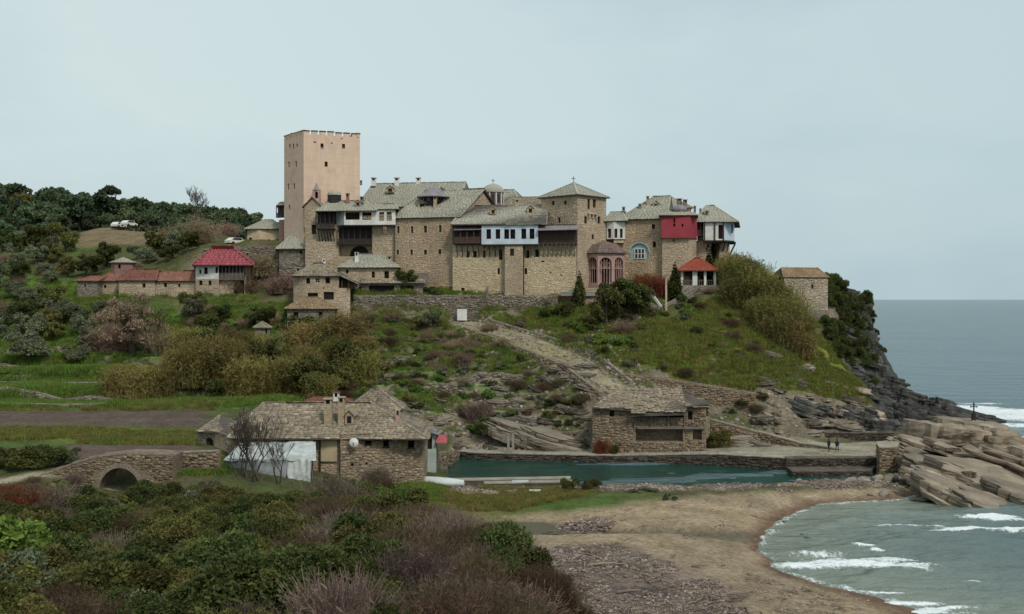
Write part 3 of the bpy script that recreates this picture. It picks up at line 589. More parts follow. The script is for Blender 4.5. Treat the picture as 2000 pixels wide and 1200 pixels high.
class Bld:
    def __init__(s, name, label, cat, foot, z0, base=None, group=None):
        s.f = foot; s.z0 = z0; c = (sum(p[0] for p in foot)/len(foot), sum(p[1] for p in foot)/len(foot))
        s.r = root(name, (c[0], c[1], z0 if base is None else base), label, cat, group)
        s.w = {}; s.st = {}; s.c = c
    def mb(s, key): return s.w.setdefault(key, MB())
    def hit(s, A, B, px, py):
        A, B = V2(A), V2(B); d = (B-A).normalized(); k = (px-1000)/2000
        u = (k*A.y-A.x)/(d.x-k*d.y); return u, gz(py, A.y+u*d.y)
    def wall(s, A, B, z0, z1, holes=(), mat='wall_tan', st='st_tan', top=(), size=(.42,.24), part='wall', vis=None, t=.35, frame='wood_dark', proud=(.006,.03)):
        A, B = V2(A), V2(B); L = (B-A).length; d = (B-A)/L; n = Vector((d.y, -d.x)); w = s.mb((part, mat))
        outer = [(0,z0),(L,z0),(L,z1)]+[tuple(p) for p in top]+[(0,z1)]; loops = [outer]; bxs = []; jobs = []
        P = lambda u, v, q=0: (A.x+d.x*u-n.x*q, A.y+d.y*u-n.y*q, v)
        for h in holes:
            cx, cy, pw, ph = h[:4]; kind = h[4] if len(h) > 4 else 'win'; opt = h[5] if len(h) > 5 else {}
            u, z = s.hit(A, B, cx, cy); u1, _ = s.hit(A, B, cx+pw/2, cy); u0, _ = s.hit(A, B, cx-pw/2, cy)
            _, za = s.hit(A, B, cx, cy+ph/2); _, zb = s.hit(A, B, cx, cy-ph/2)
            u0, u1 = max(u0, .08), min(u1, L-.08); za, zb = max(za, z0+.05), min(zb, z1-.06)
            if u1-u0 < .1 or zb-za < .1: continue
            lp = arch_loop(u0, u1, za, zb) if kind.startswith('arch') else [(u0,za),(u1,za),(u1,zb),(u0,zb)]
            loops.append(lp[::-1]); bxs.append((u0,u1,za,zb)); jobs.append((kind, lp, u0, u1, za, zb, opt))
        tri = tessellate_polygon([[Vector((a, b, 0)) for a, b in l] for l in loops]); flat = [p for l in loops for p in l]
        fs = []
        for a in tri:
            p = [flat[i] for i in a]; ar = (p[1][0]-p[0][0])*(p[2][1]-p[0][1])-(p[2][0]-p[0][0])*(p[1][1]-p[0][1])
            if abs(ar) < 1e-7: continue
            fs.append(tuple(a) if ar > 0 else tuple(reversed(a)))
        w.add([P(*p) for p in flat], fs)
        for kind, lp, u0, u1, za, zb, opt in jobs:
            dp = opt.get('deep', 2.6 if 'recess' in kind else t); m = len(lp)
            vs = [P(a, b) for a, b in lp]+[P(a, b, dp) for a, b in lp]
            w.add(vs, [(i, (i+1) % m, m+(i+1) % m, m+i) for i in range(m)])
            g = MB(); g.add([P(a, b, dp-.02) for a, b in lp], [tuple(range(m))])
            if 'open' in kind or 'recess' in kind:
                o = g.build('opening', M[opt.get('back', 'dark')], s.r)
            else:
                fr = MB(); fw = .09 if u1-u0 > .7 else .05; q = .10; q1 = dp-.03
                def fb(a0, a1, b0, b1):
                    p = [P(a0,b0,q1),P(a0,b0,q),P(a1,b0,q),P(a1,b0,q1),P(a0,b1,q1),P(a0,b1,q),P(a1,b1,q),P(a1,b1,q1)]; fr.hexa([p[1],p[2],p[3],p[0],p[5],p[6],p[7],p[4]])
                q = dp-.12
                fb(u0, u0+fw, za, zb); fb(u1-fw, u1, za, zb); fb(u0+fw, u1-fw, za, za+fw)
                if not kind.startswith('arch'): fb(u0+fw, u1-fw, zb-fw, zb)
                if u1-u0 > .55: fb((u0+u1)/2-.03, (u0+u1)/2+.03, za+fw, zb-fw)
                if zb-za > .8 : fb(u0+fw, u1-fw, (za+zb)/2-.03, (za+zb)/2+.03)
                o = fr.build('window', M[opt.get('frame', frame)], s.r)
                if opt.get('ring'):
                    fr = MB(); g_ = .12
                    for a0, a1, b0, b1 in ((u0-g_,u0,za-g_,zb+g_),(u1,u1+g_,za-g_,zb+g_),(u0,u1,za-g_,za),(u0,u1,zb,zb+g_)):
                        p = [P(a0,b0,.05),P(a0,b0,-.045),P(a1,b0,-.045),P(a1,b0,.05)]; p2 = [(x,y,z_+b1-b0) for x,y,z_ in p]; fr.hexa([p[1],p[2],p[3],p[0],p2[1],p2[2],p2[3],p2[0]])
                    fr.build('surround', M['cream'], o); pn = g.build('pane', M[opt.get('pane', 'glass')], o)
                if opt.get('sill'):
                    sl = MB(); q, q1 = -.08, .12; p = [P(u0-.1,za-.1,q1),P(u0-.1,za-.1,q),P(u1+.1,za-.1,q),P(u1+.1,za-.1,q1)]; p2 = [(x,y,z_+.1) for x,y,z_ in p]
                    sl.hexa([p[1],p[2],p[3],p[0],p2[1],p2[2],p2[3],p2[0]]); sl.build('sill', M[frame], o)
        if st:
            pv = [(a, max(b, vis)) if vis is not None else (a, b) for a, b in outer]
            lay_stones(s.st.setdefault((part, mat, st), Acc()), A, d, n, pv, bxs, size, proud)
        return s
    def walls(s, z1, holes={}, skip_back=True, **k):
        n = len(s.f)
        for i in range(n):
            A, B = s.f[i], s.f[(i+1) % n]; kk = dict(k); 
            if i >= s.vis_n: kk['st'] = None
            s.wall(A, B, s.z0, z1, holes.get(i, ()), **kk)
    vis_n = 3
    def face(s, key, pts, fs): s.mb(key).add(pts, fs)
    def roof(s, faces, mat='slate', size=(.55,.42), th=.05, name='roof', lip=.16, base='under', slates=True, jit=.05):
        b = MB()
        for f in faces:
            m = len(f); lo = [(x,y,z-lip) for x,y,z in f]; b.add(list(f)+lo, [tuple(range(m)), tuple(range(2*m-1, m-1, -1))]+[(i, m+i, m+(i+1) % m, (i+1) % m) for i in range(m)])
        o = b.build(name, M[base], s.r)
        if slates:
            a = Acc()
            for f in faces: lay_slates(a, f, size, th, jit)
            a.build('slates' if 'slate' in mat else 'tiles', M[mat], o)
        # ridge cappings
        return o
    def hip(s, ez, rz, a=.3, b=.7, over=.5, quad=None, axis=0, **k):
        q = offset_poly(quad or s.f, over); e = [Vector((x, y, ez)) for x, y in q]
        if axis == 1: e = e[1:]+e[:1]
        ml, mr_ = (e[0]+e[3])/2, (e[1]+e[2])/2; r0 = ml.lerp(mr_, a); r1 = ml.lerp(mr_, b); r0.z = r1.z = rz
        T = lambda *p: [tuple(x) for x in p]
        if abs(a-b) < 1e-4: F = [T(e[0],e[1],r0), T(e[1],e[2],r0), T(e[2],e[3],r0), T(e[3],e[0],r0)]
        else:
            F = [T(e[0],e[1],r1,r0), T(e[2],e[3],r0,r1)]
            if b < 1: F.append(T(e[1],e[2],r1))
            if a > 0: F.append(T(e[3],e[0],r0))
        o = s.roof(F, **k)
        cap = MB()   # hip and ridge stones
        def seam(p, q_):
            L = (q_-p).length; n_ = max(int(L/.6), 1)
            for i in range(n_):
                x, y = p.lerp(q_, i/n_), p.lerp(q_, (i+.93)/n_); cap.bar(x+Vector((0,0,.06)), y+Vector((0,0,.09)), .26, .09)
        if not k.get('nocap'):
            if abs(a-b) > 1e-4: seam(r0, r1)
            if b < 1 or abs(a-b) < 1e-4: seam(e[1], r1); seam(e[2], r1)
            if a > 0 or abs(a-b) < 1e-4: seam(e[0], r0); seam(e[3], r0)
            cap.build('ridge_capping', M[k.get('mat', 'slate')], o)
        return o
    def slab(s, poly, z0, z1, mat, name='floor'):
        b = MB(); b.prism(poly, z0, z1); return b.build(name, M[mat], s.r)
    def chimney(s, px, py1, py0, Y, wpx, mat='wall_tan', cap='slate', hollow=True, tin=None):
        x = gx(px, Y); w = wpx/2000*Y/2; z0, z1 = gz(py0, Y), gz(py1, Y); b = MB(); ch = min(.5, (z1-z0)*.3)
        b.box(x-w, x+w, Y-w, Y+w, z0, z1-ch-.12)
        o = b.build('chimney', M[mat], s.r); c = MB()
        for sx_ in (-1, 1):
            for sy in (-1, 1): c.box(x+sx_*w*.75-.09*w/.4, x+sx_*w*.75+.09*w/.4, Y+sy*w*.75-.1, Y+sy*w*.75+.1, z1-ch-.12, z1-.12)
        c.box(x-w*.6, x+w*.6, Y-w*.6, Y+w*.6, z1-ch-.12, z1-.16, 1); c.box(x-w*1.25, x+w*1.25, Y-w*1.25, Y+w*1.25, z1-.12, z1, 2)  # near-black core paints the dark gap below the cap slab
        c.build('chimney_cap', [M[mat], M['dark'], M[cap]], o); return o
    def dormer(s, px, py, Y, wpx, hpx, dirn=(0,-1), mat='wall_tan', roofm='slate', back=1.4):
        x = gx(px, Y); w = wpx/2000*Y/2; h = hpx/2000*Y; z = gz(py, Y)-h/2; b = MB()
        b.box(x-w, x+w, Y, Y+back, z, z+h*.8); b.add([(x-w,Y,z+h*.8),(x+w,Y,z+h*.8),(x,Y,z+h*1.25)], [(0,1,2)])
        o = b.build('dormer', M[mat], s.r); q = MB()
        q.box(x-w*.5, x+w*.5, Y-.02, Y+.1, z+h*.12, z+h*.78); q.build('pane', M['dark'], o); q = MB(); ov = .18  # near-black box stands for the unlit dormer opening, not glass
        for sg in (-1, 1):
            e0, e1 = Vector((x+sg*(w+ov), Y-ov, z+h*.72)), Vector((x, Y-ov, z+h*1.33)); f0, f1 = e0+Vector((0,back,0)), e1+Vector((0,back,0)); t = Vector((0,0,.09))
            q.hexa([e0,e1,f1,f0,e0+t,e1+t,f1+t,f0+t])
        q.build('dormer_roof', M[roofm], o)
        return o
    def braces(s, A, B, z_top, drop, out, n, mat='wood_dark', w=.16):
        A, B = V2(A), V2(B); d = (B-A).normalized(); nn = Vector((d.y, -d.x))
        for i in range(n):
            p = A.lerp(B, (i+.5)/n); b = MB(); b.bar((p.x, p.y, z_top-drop), (p.x+nn.x*out, p.y+nn.y*out, z_top), w); b.bar((p.x-nn.x*.1,p.y-nn.y*.1,z_top-.02), (p.x+nn.x*out, p.y+nn.y*out, z_top-.02), w)
            b.build('brace', M[mat], s.r)
    def gallery(s, A, B, z0, z1, out, posts=5, mat='wood', rail=1.0, roof=None, back=True, planks=True, name='gallery'):
        A, B = V2(A), V2(B); L = (B-A).length; d = (B-A)/L; n = Vector((d.y, -d.x)); b = MB(); Q = lambda u, o_: (A.x+d.x*u+n.x*o_, A.y+d.y*u+n.y*o_)
        def bx(u0, u1, o0, o1, za, zb, m=0):
            p = [Q(u0,o1), Q(u1,o1), Q(u1,o0), Q(u0,o0)]; b.hexa([(*t, za) for t in p]+[(*t, zb) for t in p], m)
        bx(0, L, 0, out, z0-.18, z0)
        for i in range(posts+1):
            u = L*i/posts; bx(max(u-.08,0), min(u+.08,L), out-.16, out, z0, z1)
        bx(0, L, out-.12, out-.03, z0+rail-.1, z0+rail); bx(0, L, out-.16, out, z1-.18, z1)
        if planks:
            k = int(L/.22)
            for i in range(k):
                u = (i+.5)*L/k; bx(u-.08, u+.08, out-.10, out-.05, z0, z0+rail-.1)
        if back: bx(0, L, .02, .06, z0, z1, 1)
        return b.build(name, [M[mat], M['wood_dark']], s.r)
    def cross(s, x, y, z, h=1.0, parent=None):
        b = MB(); b.box(x-.05, x+.05, y-.05, y+.05, z, z+h); b.box(x-.3*h, x+.3*h, y-.04, y+.04, z+h*.6, z+h*.6+.1); return b.build('cross', M['iron'], parent or s.r)
    def done(s):
        made = {}
        for (part, mat), mb in s.w.items(): made[(part, mat)] = mb.build(part, M[mat], s.r)
        for (part, mat, st), acc in s.st.items(): acc.build('stones', M[st], made[(part, mat)])
def quad_from(pts, Y, back, skew=0):
    """front points (px,Y) left to right, then back corners"""
    return [G2(*p) for p in pts]+[(G2(*pts[-1])[0]+back[0]+skew, G2(*pts[-1])[1]+back[1]), (G2(*pts[0])[0]+back[0], G2(*pts[0])[1]+back[1])]

# ---------------------------------------------------------------- the monastery
# defence tower
f = [G2(555,202), G2(593,195), G2(703,199)]; f.append((f[0][0]+f[2][0]-f[1][0], f[0][1]+f[2][1]-f[1][1]))
T = Bld('defence_tower', 'tall pink plastered square tower with battlements, highest building of the monastery', 'tower', f, 26, 31)
zt = gz(262, 195); T.vis_n = 0
T.walls(zt, {0: [(566,286,3,9),(573,286,3,10),(580,284,3,6),(564,322,3,11),(578,321,3,12),(563,365,3,12),(574.5,364,3,11),(565,405,3,9)],
 1: [(629,286,6,11),(671,286,6,9),(637,321,6,10),(615,278,5,2.5),(648,280,3,2.5),(667,271,4,2)]}, mat='plaster_pink', st=None, frame='shutter')
T.slab(offset_poly(f, -.6), zt-1.2, zt-.9, 'concrete', 'parapet_floor')
for e in range(4):
    A, B = V2(f[e]), V2(f[(e+1) % 4]); L = (B-A).length; n = 6 if e % 2 == 0 else 7; d = (B-A)/L; nn = Vector((d.y, -d.x)); st = L/n
    for i in range(n):
        u0, u1 = st*i+(.02 if i else 0), st*(i+1)-(.44 if i < n-1 else 0); b = MB(); h = rng.uniform(.55, .7)
        q = [A+d*u0, A+d*u1, A+d*u1-nn*.55, A+d*u0-nn*.55]; q = [(p.x, p.y) for p in q]; b.prism(q, zt-.01, zt+h); m = b.build('merlon', M['plaster_pink'], T.r)
        b = MB(); b.prism(offset_poly(q, .09), zt+h, zt+h+.17); b.build('coping_stone', M['st_dark'] if e == 1 else M['st_brown'], m)
T.done()
# gabled bay and entrance block at the tower's foot
f = quad_from([(592,192.5),(657,191.5)], 0, (2,9)); B_ = Bld('gatehouse', 'stone gatehouse block with dark arched recess under a white upper storey', 'building', quad_from([(596,192.5),(771,191)], 0, (2,12)), 24, 27)
zf = gz(438, 191.5)
B_.vis_n = 2
B_.walls(zf, {0: [(694,471,66,60,'recess',{'deep':3.0,'back':'wood_dark'}),(751,450,7,15),(613,448,9,20,'open')]}, vis=26)
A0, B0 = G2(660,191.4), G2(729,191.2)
B_.gallery(Vector(G2(661,192.6)), Vector(G2(728,192.4)), gz(476,191.5), gz(444,191.5), 1.2, 6, 'wood_dark', .9)
# arch below the balcony
P0, P1 = G2(662,193.6), G2(728,193.4)
B_.wall(P0, P1, 26, gz(478,193), [(702,497,38,34,'arch_open',{'deep':1.5})], mat='wall_tan', part='arch_wall', size=(.4,.22))
# white upper storey
up0 = [G2(672,190.3), G2(730,189.9)]; z0u, z1u = gz(439.5,190.2), gz(409.5,190.2)
B_.wall(G2(657,192.2), up0[0], z0u, z1u, [], mat='green_grey', st=None, part='side_panel')
B_.wall(up0[0], up0[1], z0u, z1u, [(688.5,422,28,15,'win',{'deep':.5}),(716.5,422.5,18,15,'win',{'deep':.5})], mat='white', st=None, part='upper_storey', frame='wood_dark')
B_.wall(up0[1], G2(772.5,189.6), z0u, gz(408,190), [(745.5,423,10,17),(760,423,10,17)], mat='white', st=None, part='upper_storey', frame='wood_dark')
B_.wall(G2(772.5,189.6), G2(773,192), z0u, gz(408,190), [], mat='white', st=None, part='upper_storey')
B_.slab([G2(657,192.2), up0[0], G2(772.5,189.6), G2(773,192.5)], z0u-.2, z0u, 'wood_dark', 'storey_floor')
# left dark balcony with struts
B_.gallery(G2(621,192.4), G2(656.5,192.1), gz(446,191), gz(413,191), 1.5, 4, 'wood_dark', .95, name='timber_balcony')
B_.braces(G2(622,192.3), G2(656,192), gz(447,191), 2.3, 1.45, 6)
# gabled wall against the tower
q = quad_from([(594,194.2),(628,193.6)], 0, (.6,5)); L = (V2(q[1])-V2(q[0])).length
B_.wall(q[0], q[1], zf-.5, gz(404,194), [], top=[(L*.5, gz(386,194))], part='gable_wall')
r0 = Vector((*((V2(q[0])+V2(q[1]))/2), gz(385,194))); ez = gz(403,194)
def gable_pair(q0, q1, ez, ridge, back, ov=.3):
    a, b = Vector((*q0, ez)), Vector((*q1, ez)); bk = Vector((back[0], back[1], 0)); f = (b-a).normalized(); a = a-f*ov; b = b+f*ov; a.z -= ov*.5; b.z -= ov*.5; r_ = ridge.copy(); o = -bk.normalized()*ov
    return [[tuple(a+o), tuple(r_+o), tuple(r_+bk), tuple(a+bk)], [tuple(r_+o), tuple(b+o), tuple(b+bk), tuple(r_+bk)]]
B_.roof(gable_pair(q[0], q[1], ez, r0, (.6,5)), name='gable_roof')
B_.hip(gz(412.5,190.5), gz(394,195.5), .22, .8, .45, quad=[G2(622,190.6), G2(731,189.6), G2(734,199), G2(626,200)])
B_.hip(gz(409,190), gz(399,194), .2, .85, .4, quad=[G2(729,190.2), G2(774,189.6), G2(776,198), G2(730,198.5)], name='side_roof')
B_.chimney(679, 378, 402, 193.5, 6, 'brick', 'brick'); B_.chimney(707, 384, 405, 192.5, 7, 'wall_grey')
B_.dormer(699, 398, 191.3, 12, 9)
B_.done()
# belfry and little dome in front of the tower
c = (gx(618,194.5), 194.5); T2 = Bld('belfry', 'slender white and rust belfry pinnacle beside the pink tower', 'belfry', [(c[0]-.7,c[1]-.6),(c[0]+.7,c[1]-.6),(c[0]+.7,c[1]+.6),(c[0]-.7,c[1]+.6)], gz(392,194.5)-.4)
T2.vis_n = 0; T2.walls(gz(372,194.5), {0: [(618,381,6,13,'arch_open',{'deep':.8})]}, mat='pink', st=None)
b = MB(); b.lathe(c, [(.85,gz(372,194.5)),(.45,gz(368,194.5)),(.12,gz(360,194.5)),(.02,gz(357,194.5))], 8); b.build('spire', M['lead'], T2.r)
T2.done()
def dome(name, label, px, Y, rpx, py_base, py_drum, py_top, drum='wall_brown', roof='lead', n=12, windows=True, cross=True, eave=1.1):
    c = (gx(px, Y), Y); r = rpx/2000*Y; zb, zd, zt_ = gz(py_base, Y), gz(py_drum, Y), gz(py_top, Y)
    t = root(name, (c[0], c[1], zb-.5), label, 'dome')
    b = MB(); b.lathe(c, [(r,zb-.5),(r,zd),(r*.5,zd)], n); d = b.build('drum', M[drum], t)
    b = MB()
    for i in range(n):
        a = 2*math.pi*(i)/n; p = (c[0]+r*1.02*math.cos(a), c[1]+r*1.02*math.sin(a)); b.lathe(p, [(r*.06,zb-.5),(r*.06,zd)], 5)
    b.build('pilasters', M['white' if drum == 'brick' else drum], d)
    if windows:
        for i in range(n):
            a = 2*math.pi*(i+.5)/n; w = r*.16; h = (zd-zb)*.66; k = r*math.cos(math.pi/n)
            u = Vector((-math.sin(a), math.cos(a), 0)); o = Vector((math.cos(a), math.sin(a), 0)); p = Vector((*c, zb+(zd-zb)*.18))+o*(k-.1)
            b = MB(); b.hexa([p-u*w, p-u*w+o*.16, p+u*w+o*.16, p+u*w, p-u*w+Vector((0,0,h)), p-u*w+o*.16+Vector((0,0,h)), p+u*w+o*.16+Vector((0,0,h)), p+u*w+Vector((0,0,h))])
            b.build('window', M['glass'], d)
    b = MB(); R0 = r*eave; prof = [(r*.9,zd-.02),(R0,zd),(R0,zd+.12)]+([(R0*.62,zd+.12+(zt_-zd)*.42),(R0*.5,zd+.12+(zt_-zd)*.72),(R0*.2,zt_-.1),(.02,zt_)] if eave > 1.5 else [(R0*.97*math.cos(x), zd+.12+(zt_-zd-.12)*math.sin(x)) for x in [math.pi/2*i/7 for i in range(8)]])
    b.lathe(c, prof, 24); dm = b.build('dome_roof', M[roof], t, smooth=False)
    if cross:
        b = MB(); b.box(c[0]-.05, c[0]+.05, c[1]-.05, c[1]+.05, zt_-.05, zt_+1.0); b.box(c[0]-.3, c[0]+.3, c[1]-.04, c[1]+.04, zt_+.6, zt_+.7); b.build('cross', M['iron'], dm)
    return t
dome('chapel_dome', 'small dark drum dome right of the belfry before the tower', 653, 195, 12.5, 392, 382, 371, 'wood_dark', 'slate', 10, True, False)
dome('church_dome', 'brick drum with white pilasters under a low cupola and cross, above the gable', 963, 200, 20, 402, 377, 359.5, 'brick', 'slate', 10)
dome('low_lead_dome', 'low lead covered lantern with wide dark eaves on the long slate roof', 846, 193.2, 21, 397, 386.5, 366, 'wood_dark', 'lead', 8, True, False, 1.55)
dome('bay_dome', 'dark round cupola above the crimson bay', 1327, 190.5, 14, 416, 411, 400, 'wall_grey', 'lead', 12, False, False)
dome('low_ridge_dome', 'shallow slate cupola on the middle slate roof', 1016, 196, 9, 405, 402, 397, 'wall_tan', 'slate_old', 10, False, False)
# range behind with the long high roof
f = [G2(702,207), G2(893,204), (gx(893,204)+3,218), (gx(702,207)+3,221)]
K = Bld('back_range', 'high slate roofed range behind with three ridge chimneys', 'building', f, 26, 30); K.vis_n = 2
K.walls(gz(404,206), {0: []}, size=(.5,.3)); K.hip(gz(404,205.5), gz(358.5,213), .04, .97, .5)
for px in (730,775,817): K.chimney(px, 347.5, 364, 212.6, 8.5, 'white', 'slate')
K.dormer(762, 371, 209, 15, 10); K.chimney(705, 352.5, 362, 214, 4, 'wall_grey'); K.done()
f = [G2(880,206), G2(1010,203), (gx(1010,203)+3,216), (gx(880,206)+3,218)]
K = Bld('rear_range', 'slate roofed range behind the church dome', 'building', f, 26, 30); K.vis_n = 1
K.walls(gz(396,205), {}); K.hip(gz(396,205), gz(373,211), .0, .82, .5); K.chimney(993, 375, 390, 209, 7, 'wall_grey'); K.done()
f = [G2(985,197), G2(1060,196), (gx(1060,196)+1,206), (gx(985,197)+1,207)]
K = Bld('inner_range', 'small slate roofed range tucked left of the square stone tower', 'building', f, 26, 30); K.vis_n = 1
K.walls(gz(402,197), {}); K.hip(gz(402,197), gz(385,201), .2, .9, .4, mat='slate_old'); K.done()
# long window range
f = [G2(770,190.5), G2(897,187.2), (gx(897,187.2)+8,200.5), (gx(770,190.5)+6,204)]
K = Bld('window_range', 'long tan stone range with two rows of small windows, right of the gatehouse', 'building', f, 20, 23.4); K.vis_n = 2
ze = gz(424,189)
wn1 = [(778,449,5,14),(805,449,5,14),(831,448,6,14),(860,447,5.5,15),(777,493,5,10),(804,493,5,11),(831,493,6,10),(859,492,6,10),(893,455,4,9)]
K.wall(f[0], f[1], 20, ze, [(*w_, 'win', {'ring':1}) for w_ in wn1[:8]], vis=22.5, st='st_ochre')
L = (V2(f[2])-V2(f[1])).length; K.wall(f[1], f[2], 20, ze, [], top=[(L*.52, gz(376,194.2))], vis=30); K.wall(f[2], f[3], 20, ze, st=None); K.wall(f[3], f[0], 20, ze, st=None, vis=22)
q = offset_poly(f, .45); e = [Vector((x, y, ze-.1)) for x, y in q]; rR = (e[1]+e[2])/2; rR.z = gz(373.5,194.5)+.25; rL = (e[0]+e[3])/2; rL = rL.lerp(rR, .2); rL.z = rR.z
K.roof([[tuple(e[0]),tuple(e[1]),tuple(rR),tuple(rL)],[tuple(e[2]),tuple(e[3]),tuple(rL),tuple(rR)],[tuple(e[3]),tuple(e[0]),tuple(rL)]])
K.dormer(824, 401, 191.8, 16, 11); K.chimney(850, 383, 418, 190.8, 6.5, 'wall_tan'); K.dormer(862, 372, 199, 10, 7)
b = MB(); b.tube([(gx(771,190), 190.1, 22), (gx(771,190), 190.1, ze)], [.07,.07], 6); b.build('pipe_or_shadow_bar', M['iron'], K.r); K.done()
# lower range with galleries
f = [G2(884,186.2), G2(1022,184.6), G2(1129,183.2), (gx(1129,183)+3,195), (gx(884,186)+4,197)]
K = Bld('gallery_range', 'bulging stone range carrying timber galleries and a pale blue bay', 'building', f, 20, 23.3)
zg = gz(478,185)
K.wall(f[0], f[1], 20, zg, mat='wall_pale', st='st_pale', holes=[(914,497,6,12),(928,497,6,13),(946,497,5,12),(978,498,7,20),(974,530,4.5,12),(904,566,7,7,'open')], vis=22.5)
K.wall(f[1], f[2], 20, zg, mat='wall_pale', st='st_pale', holes=[(1030,497,8,15),(1048,495,9,15),(1027,530,5,12),(1060,511,6,3),(1096,538,3,3),(1075,533,4,2.5)], vis=22.5)
K.wall(f[2], f[3], 20, gz(440,184), [], vis=22.5); K.wall(f[3], f[4], 20, gz(440,185), st=None); K.wall(f[4], f[0], 20, gz(440,185), vis=22.5)
K.wall((f[0][0],f[0][1]), f[1], zg, gz(439,185.5), mat='wood_dark', st=None, part='upper_wall'); K.wall(f[1], f[2], zg, gz(439,184), mat='wood_dark', st=None, part='upper_wall')
# buttress tower
bt = [G2(984,185), G2(986,183.7), G2(1021,183.3), G2(1022,184.6)]
for i in range(3): K.wall(bt[i], bt[i+1], 20, gz(480,184), [(1000,493,8,14)] if i == 1 else [], part='buttress', vis=22.5, size=(.36,.2))
K.slab(bt, gz(480,184)-.02, gz(480,184)+.05, 'concrete', 'buttress_cap')
b = MB(); b.tube([(gx(1023,183.2), 183.9, 22), (gx(1023,183.2), 183.9, gz(440,184))], [.09,.09], 6); b.build('pipe_or_shadow_bar', M['iron'], K.r)
# left gallery, bay, right gallery
K.gallery(G2(888,186), G2(940,185.4), gz(474,185), gz(447,185), 1.1, 4, 'wood', 1.0)
K.roof([[(*G2(886,184.5), gz(449,184.5)), (*G2(940,184), gz(448,184)), (*G2(940,186), gz(441,186)), (*G2(886,186.4), gz(441,186.4))]], 'lead', slates=False, base='lead', name='gallery_roof', lip=.1)
zb0, zb1 = gz(477.5,184), gz(441,184)
bay = [G2(940,185.4), G2(940.5,184.0), G2(1014,183.1), G2(1051,182.7), G2(1051,184.6)]
K.wall(bay[0], bay[1], zb0, zb1, mat='white_blue', st=None, part='bay')
K.wall(bay[1], bay[2], zb0, zb1, [(954.5,457.5,9,19),(972.5,457.5,9,19),(989.5,457.5,9.5,19),(1001.5,457.5,9.5,19)], mat='white_blue', st=None, part='bay', frame='wood_dark', t=.28)
K.wall(bay[2], bay[3], zb0, zb1, [(1023,457,9.5,20),(1039,457,9.5,20)], mat='white_blue', st=None, part='bay', frame='wood_dark', t=.28)
K.wall(bay[3], bay[4], zb0, zb1, mat='white_blue', st=None, part='bay'); K.slab(bay, zb0-.2, zb0, 'wood_dark', 'bay_floor')
K.gallery(G2(1052,184.4), G2(1128,183.3), gz(475,183), gz(449,183), 1.1, 6, 'wood', 1.15)
b = MB()
A, B = V2(G2(1053,183.5)), V2(G2(1127,182.4)); d = (B-A).normalized(); nn = Vector((d.y, -d.x))
for i in range(22):
    p = A.lerp(B, (i+.5)/22); b.hexa([(*(p+d*s_+nn*o_), z_) for z_ in (gz(475,183), gz(449,183)) for s_, o_ in ((-.14,.05),(.14,.05),(.14,.0),(-.14,.0))])
b.build('boarding', M['wood'], K.r)
K.roof([[(*G2(1050,181.9), gz(449.5,182)), (*G2(1130,180.8), gz(448,181)), (*G2(1129,183.4), gz(439,183)), (*G2(1051,185), gz(439,185))]], 'lead', slates=False, base='lead', name='gallery_roof', lip=.12)
K.braces(G2(888,186), G2(984,184.9), gz(478,185), 2.1, 1.05, 9); K.braces(G2(1024,184.5), G2(1126,183.2), gz(478,184), 2.1, 1.0, 12, 'wood_grey')
K.hip(gz(438.5,184), gz(401,190.5), .12, 1.0, .7, quad=[G2(889,185), G2(1060,182.9), G2(1062,198), G2(900,199)])
K.dormer(963, 413, 187, 12, 11); K.dormer(1036, 411, 187, 13, 12); K.chimney(1010, 390, 404, 191, 7, 'wall_tan'); K.done()
# square tower with pyramid roof
f = [G2(1057,189), G2(1128,183), G2(1184,189)]; f.append((f[0][0]+f[2][0]-f[1][0], f[0][1]+f[2][1]-f[1][1]))
K = Bld('square_stone_tower', 'square tan stone tower with pyramid slate roof at the middle of the monastery', 'tower', f, 20, 23.3); K.vis_n = 2
ze = gz(380,183)
K.walls(ze, {0: [(1080,397,5,8),(1104,396,5,8),(1092,430,5,10)], 1: [(1150,399,5,20,'win',{'pane':'shutter'}),(1161,398,6,16,'win',{'pane':'shutter'}),(1144,430,5.5,14),(1170,430,5.5,14),(1158,463,4.5,9)]}, vis=26, frame='wood')
b = MB(); A, B = V2(f[1]), V2(f[2]); d = (B-A).normalized(); nn = Vector((d.y, -d.x)); u_, z_ = K.hit(f[1], f[2], 1156, 421)
for i in range(3):
    p = A+d*(u_-1.0+i*1.0); b.hexa([(*(p+d*s_+nn*o_), zz) for zz in (z_-.45, z_+.15) for s_, o_ in ((-.15,.4),(.15,.4),(.15,0),(-.15,0))])
p = A+d*u_; b.hexa([(*(p+d*s_+nn*o_), zz) for zz in (z_+.15, z_+.4) for s_, o_ in ((-1.3,.5),(1.3,.5),(1.3,0),(-1.3,0))]); b.build('machicolation', M['st_tan'], K.r)
o = K.hip(ze, gz(357.5,189), .5, .5, .5); K.cross(gx(1120,189), 189, gz(358,189), 1.3); K.done()
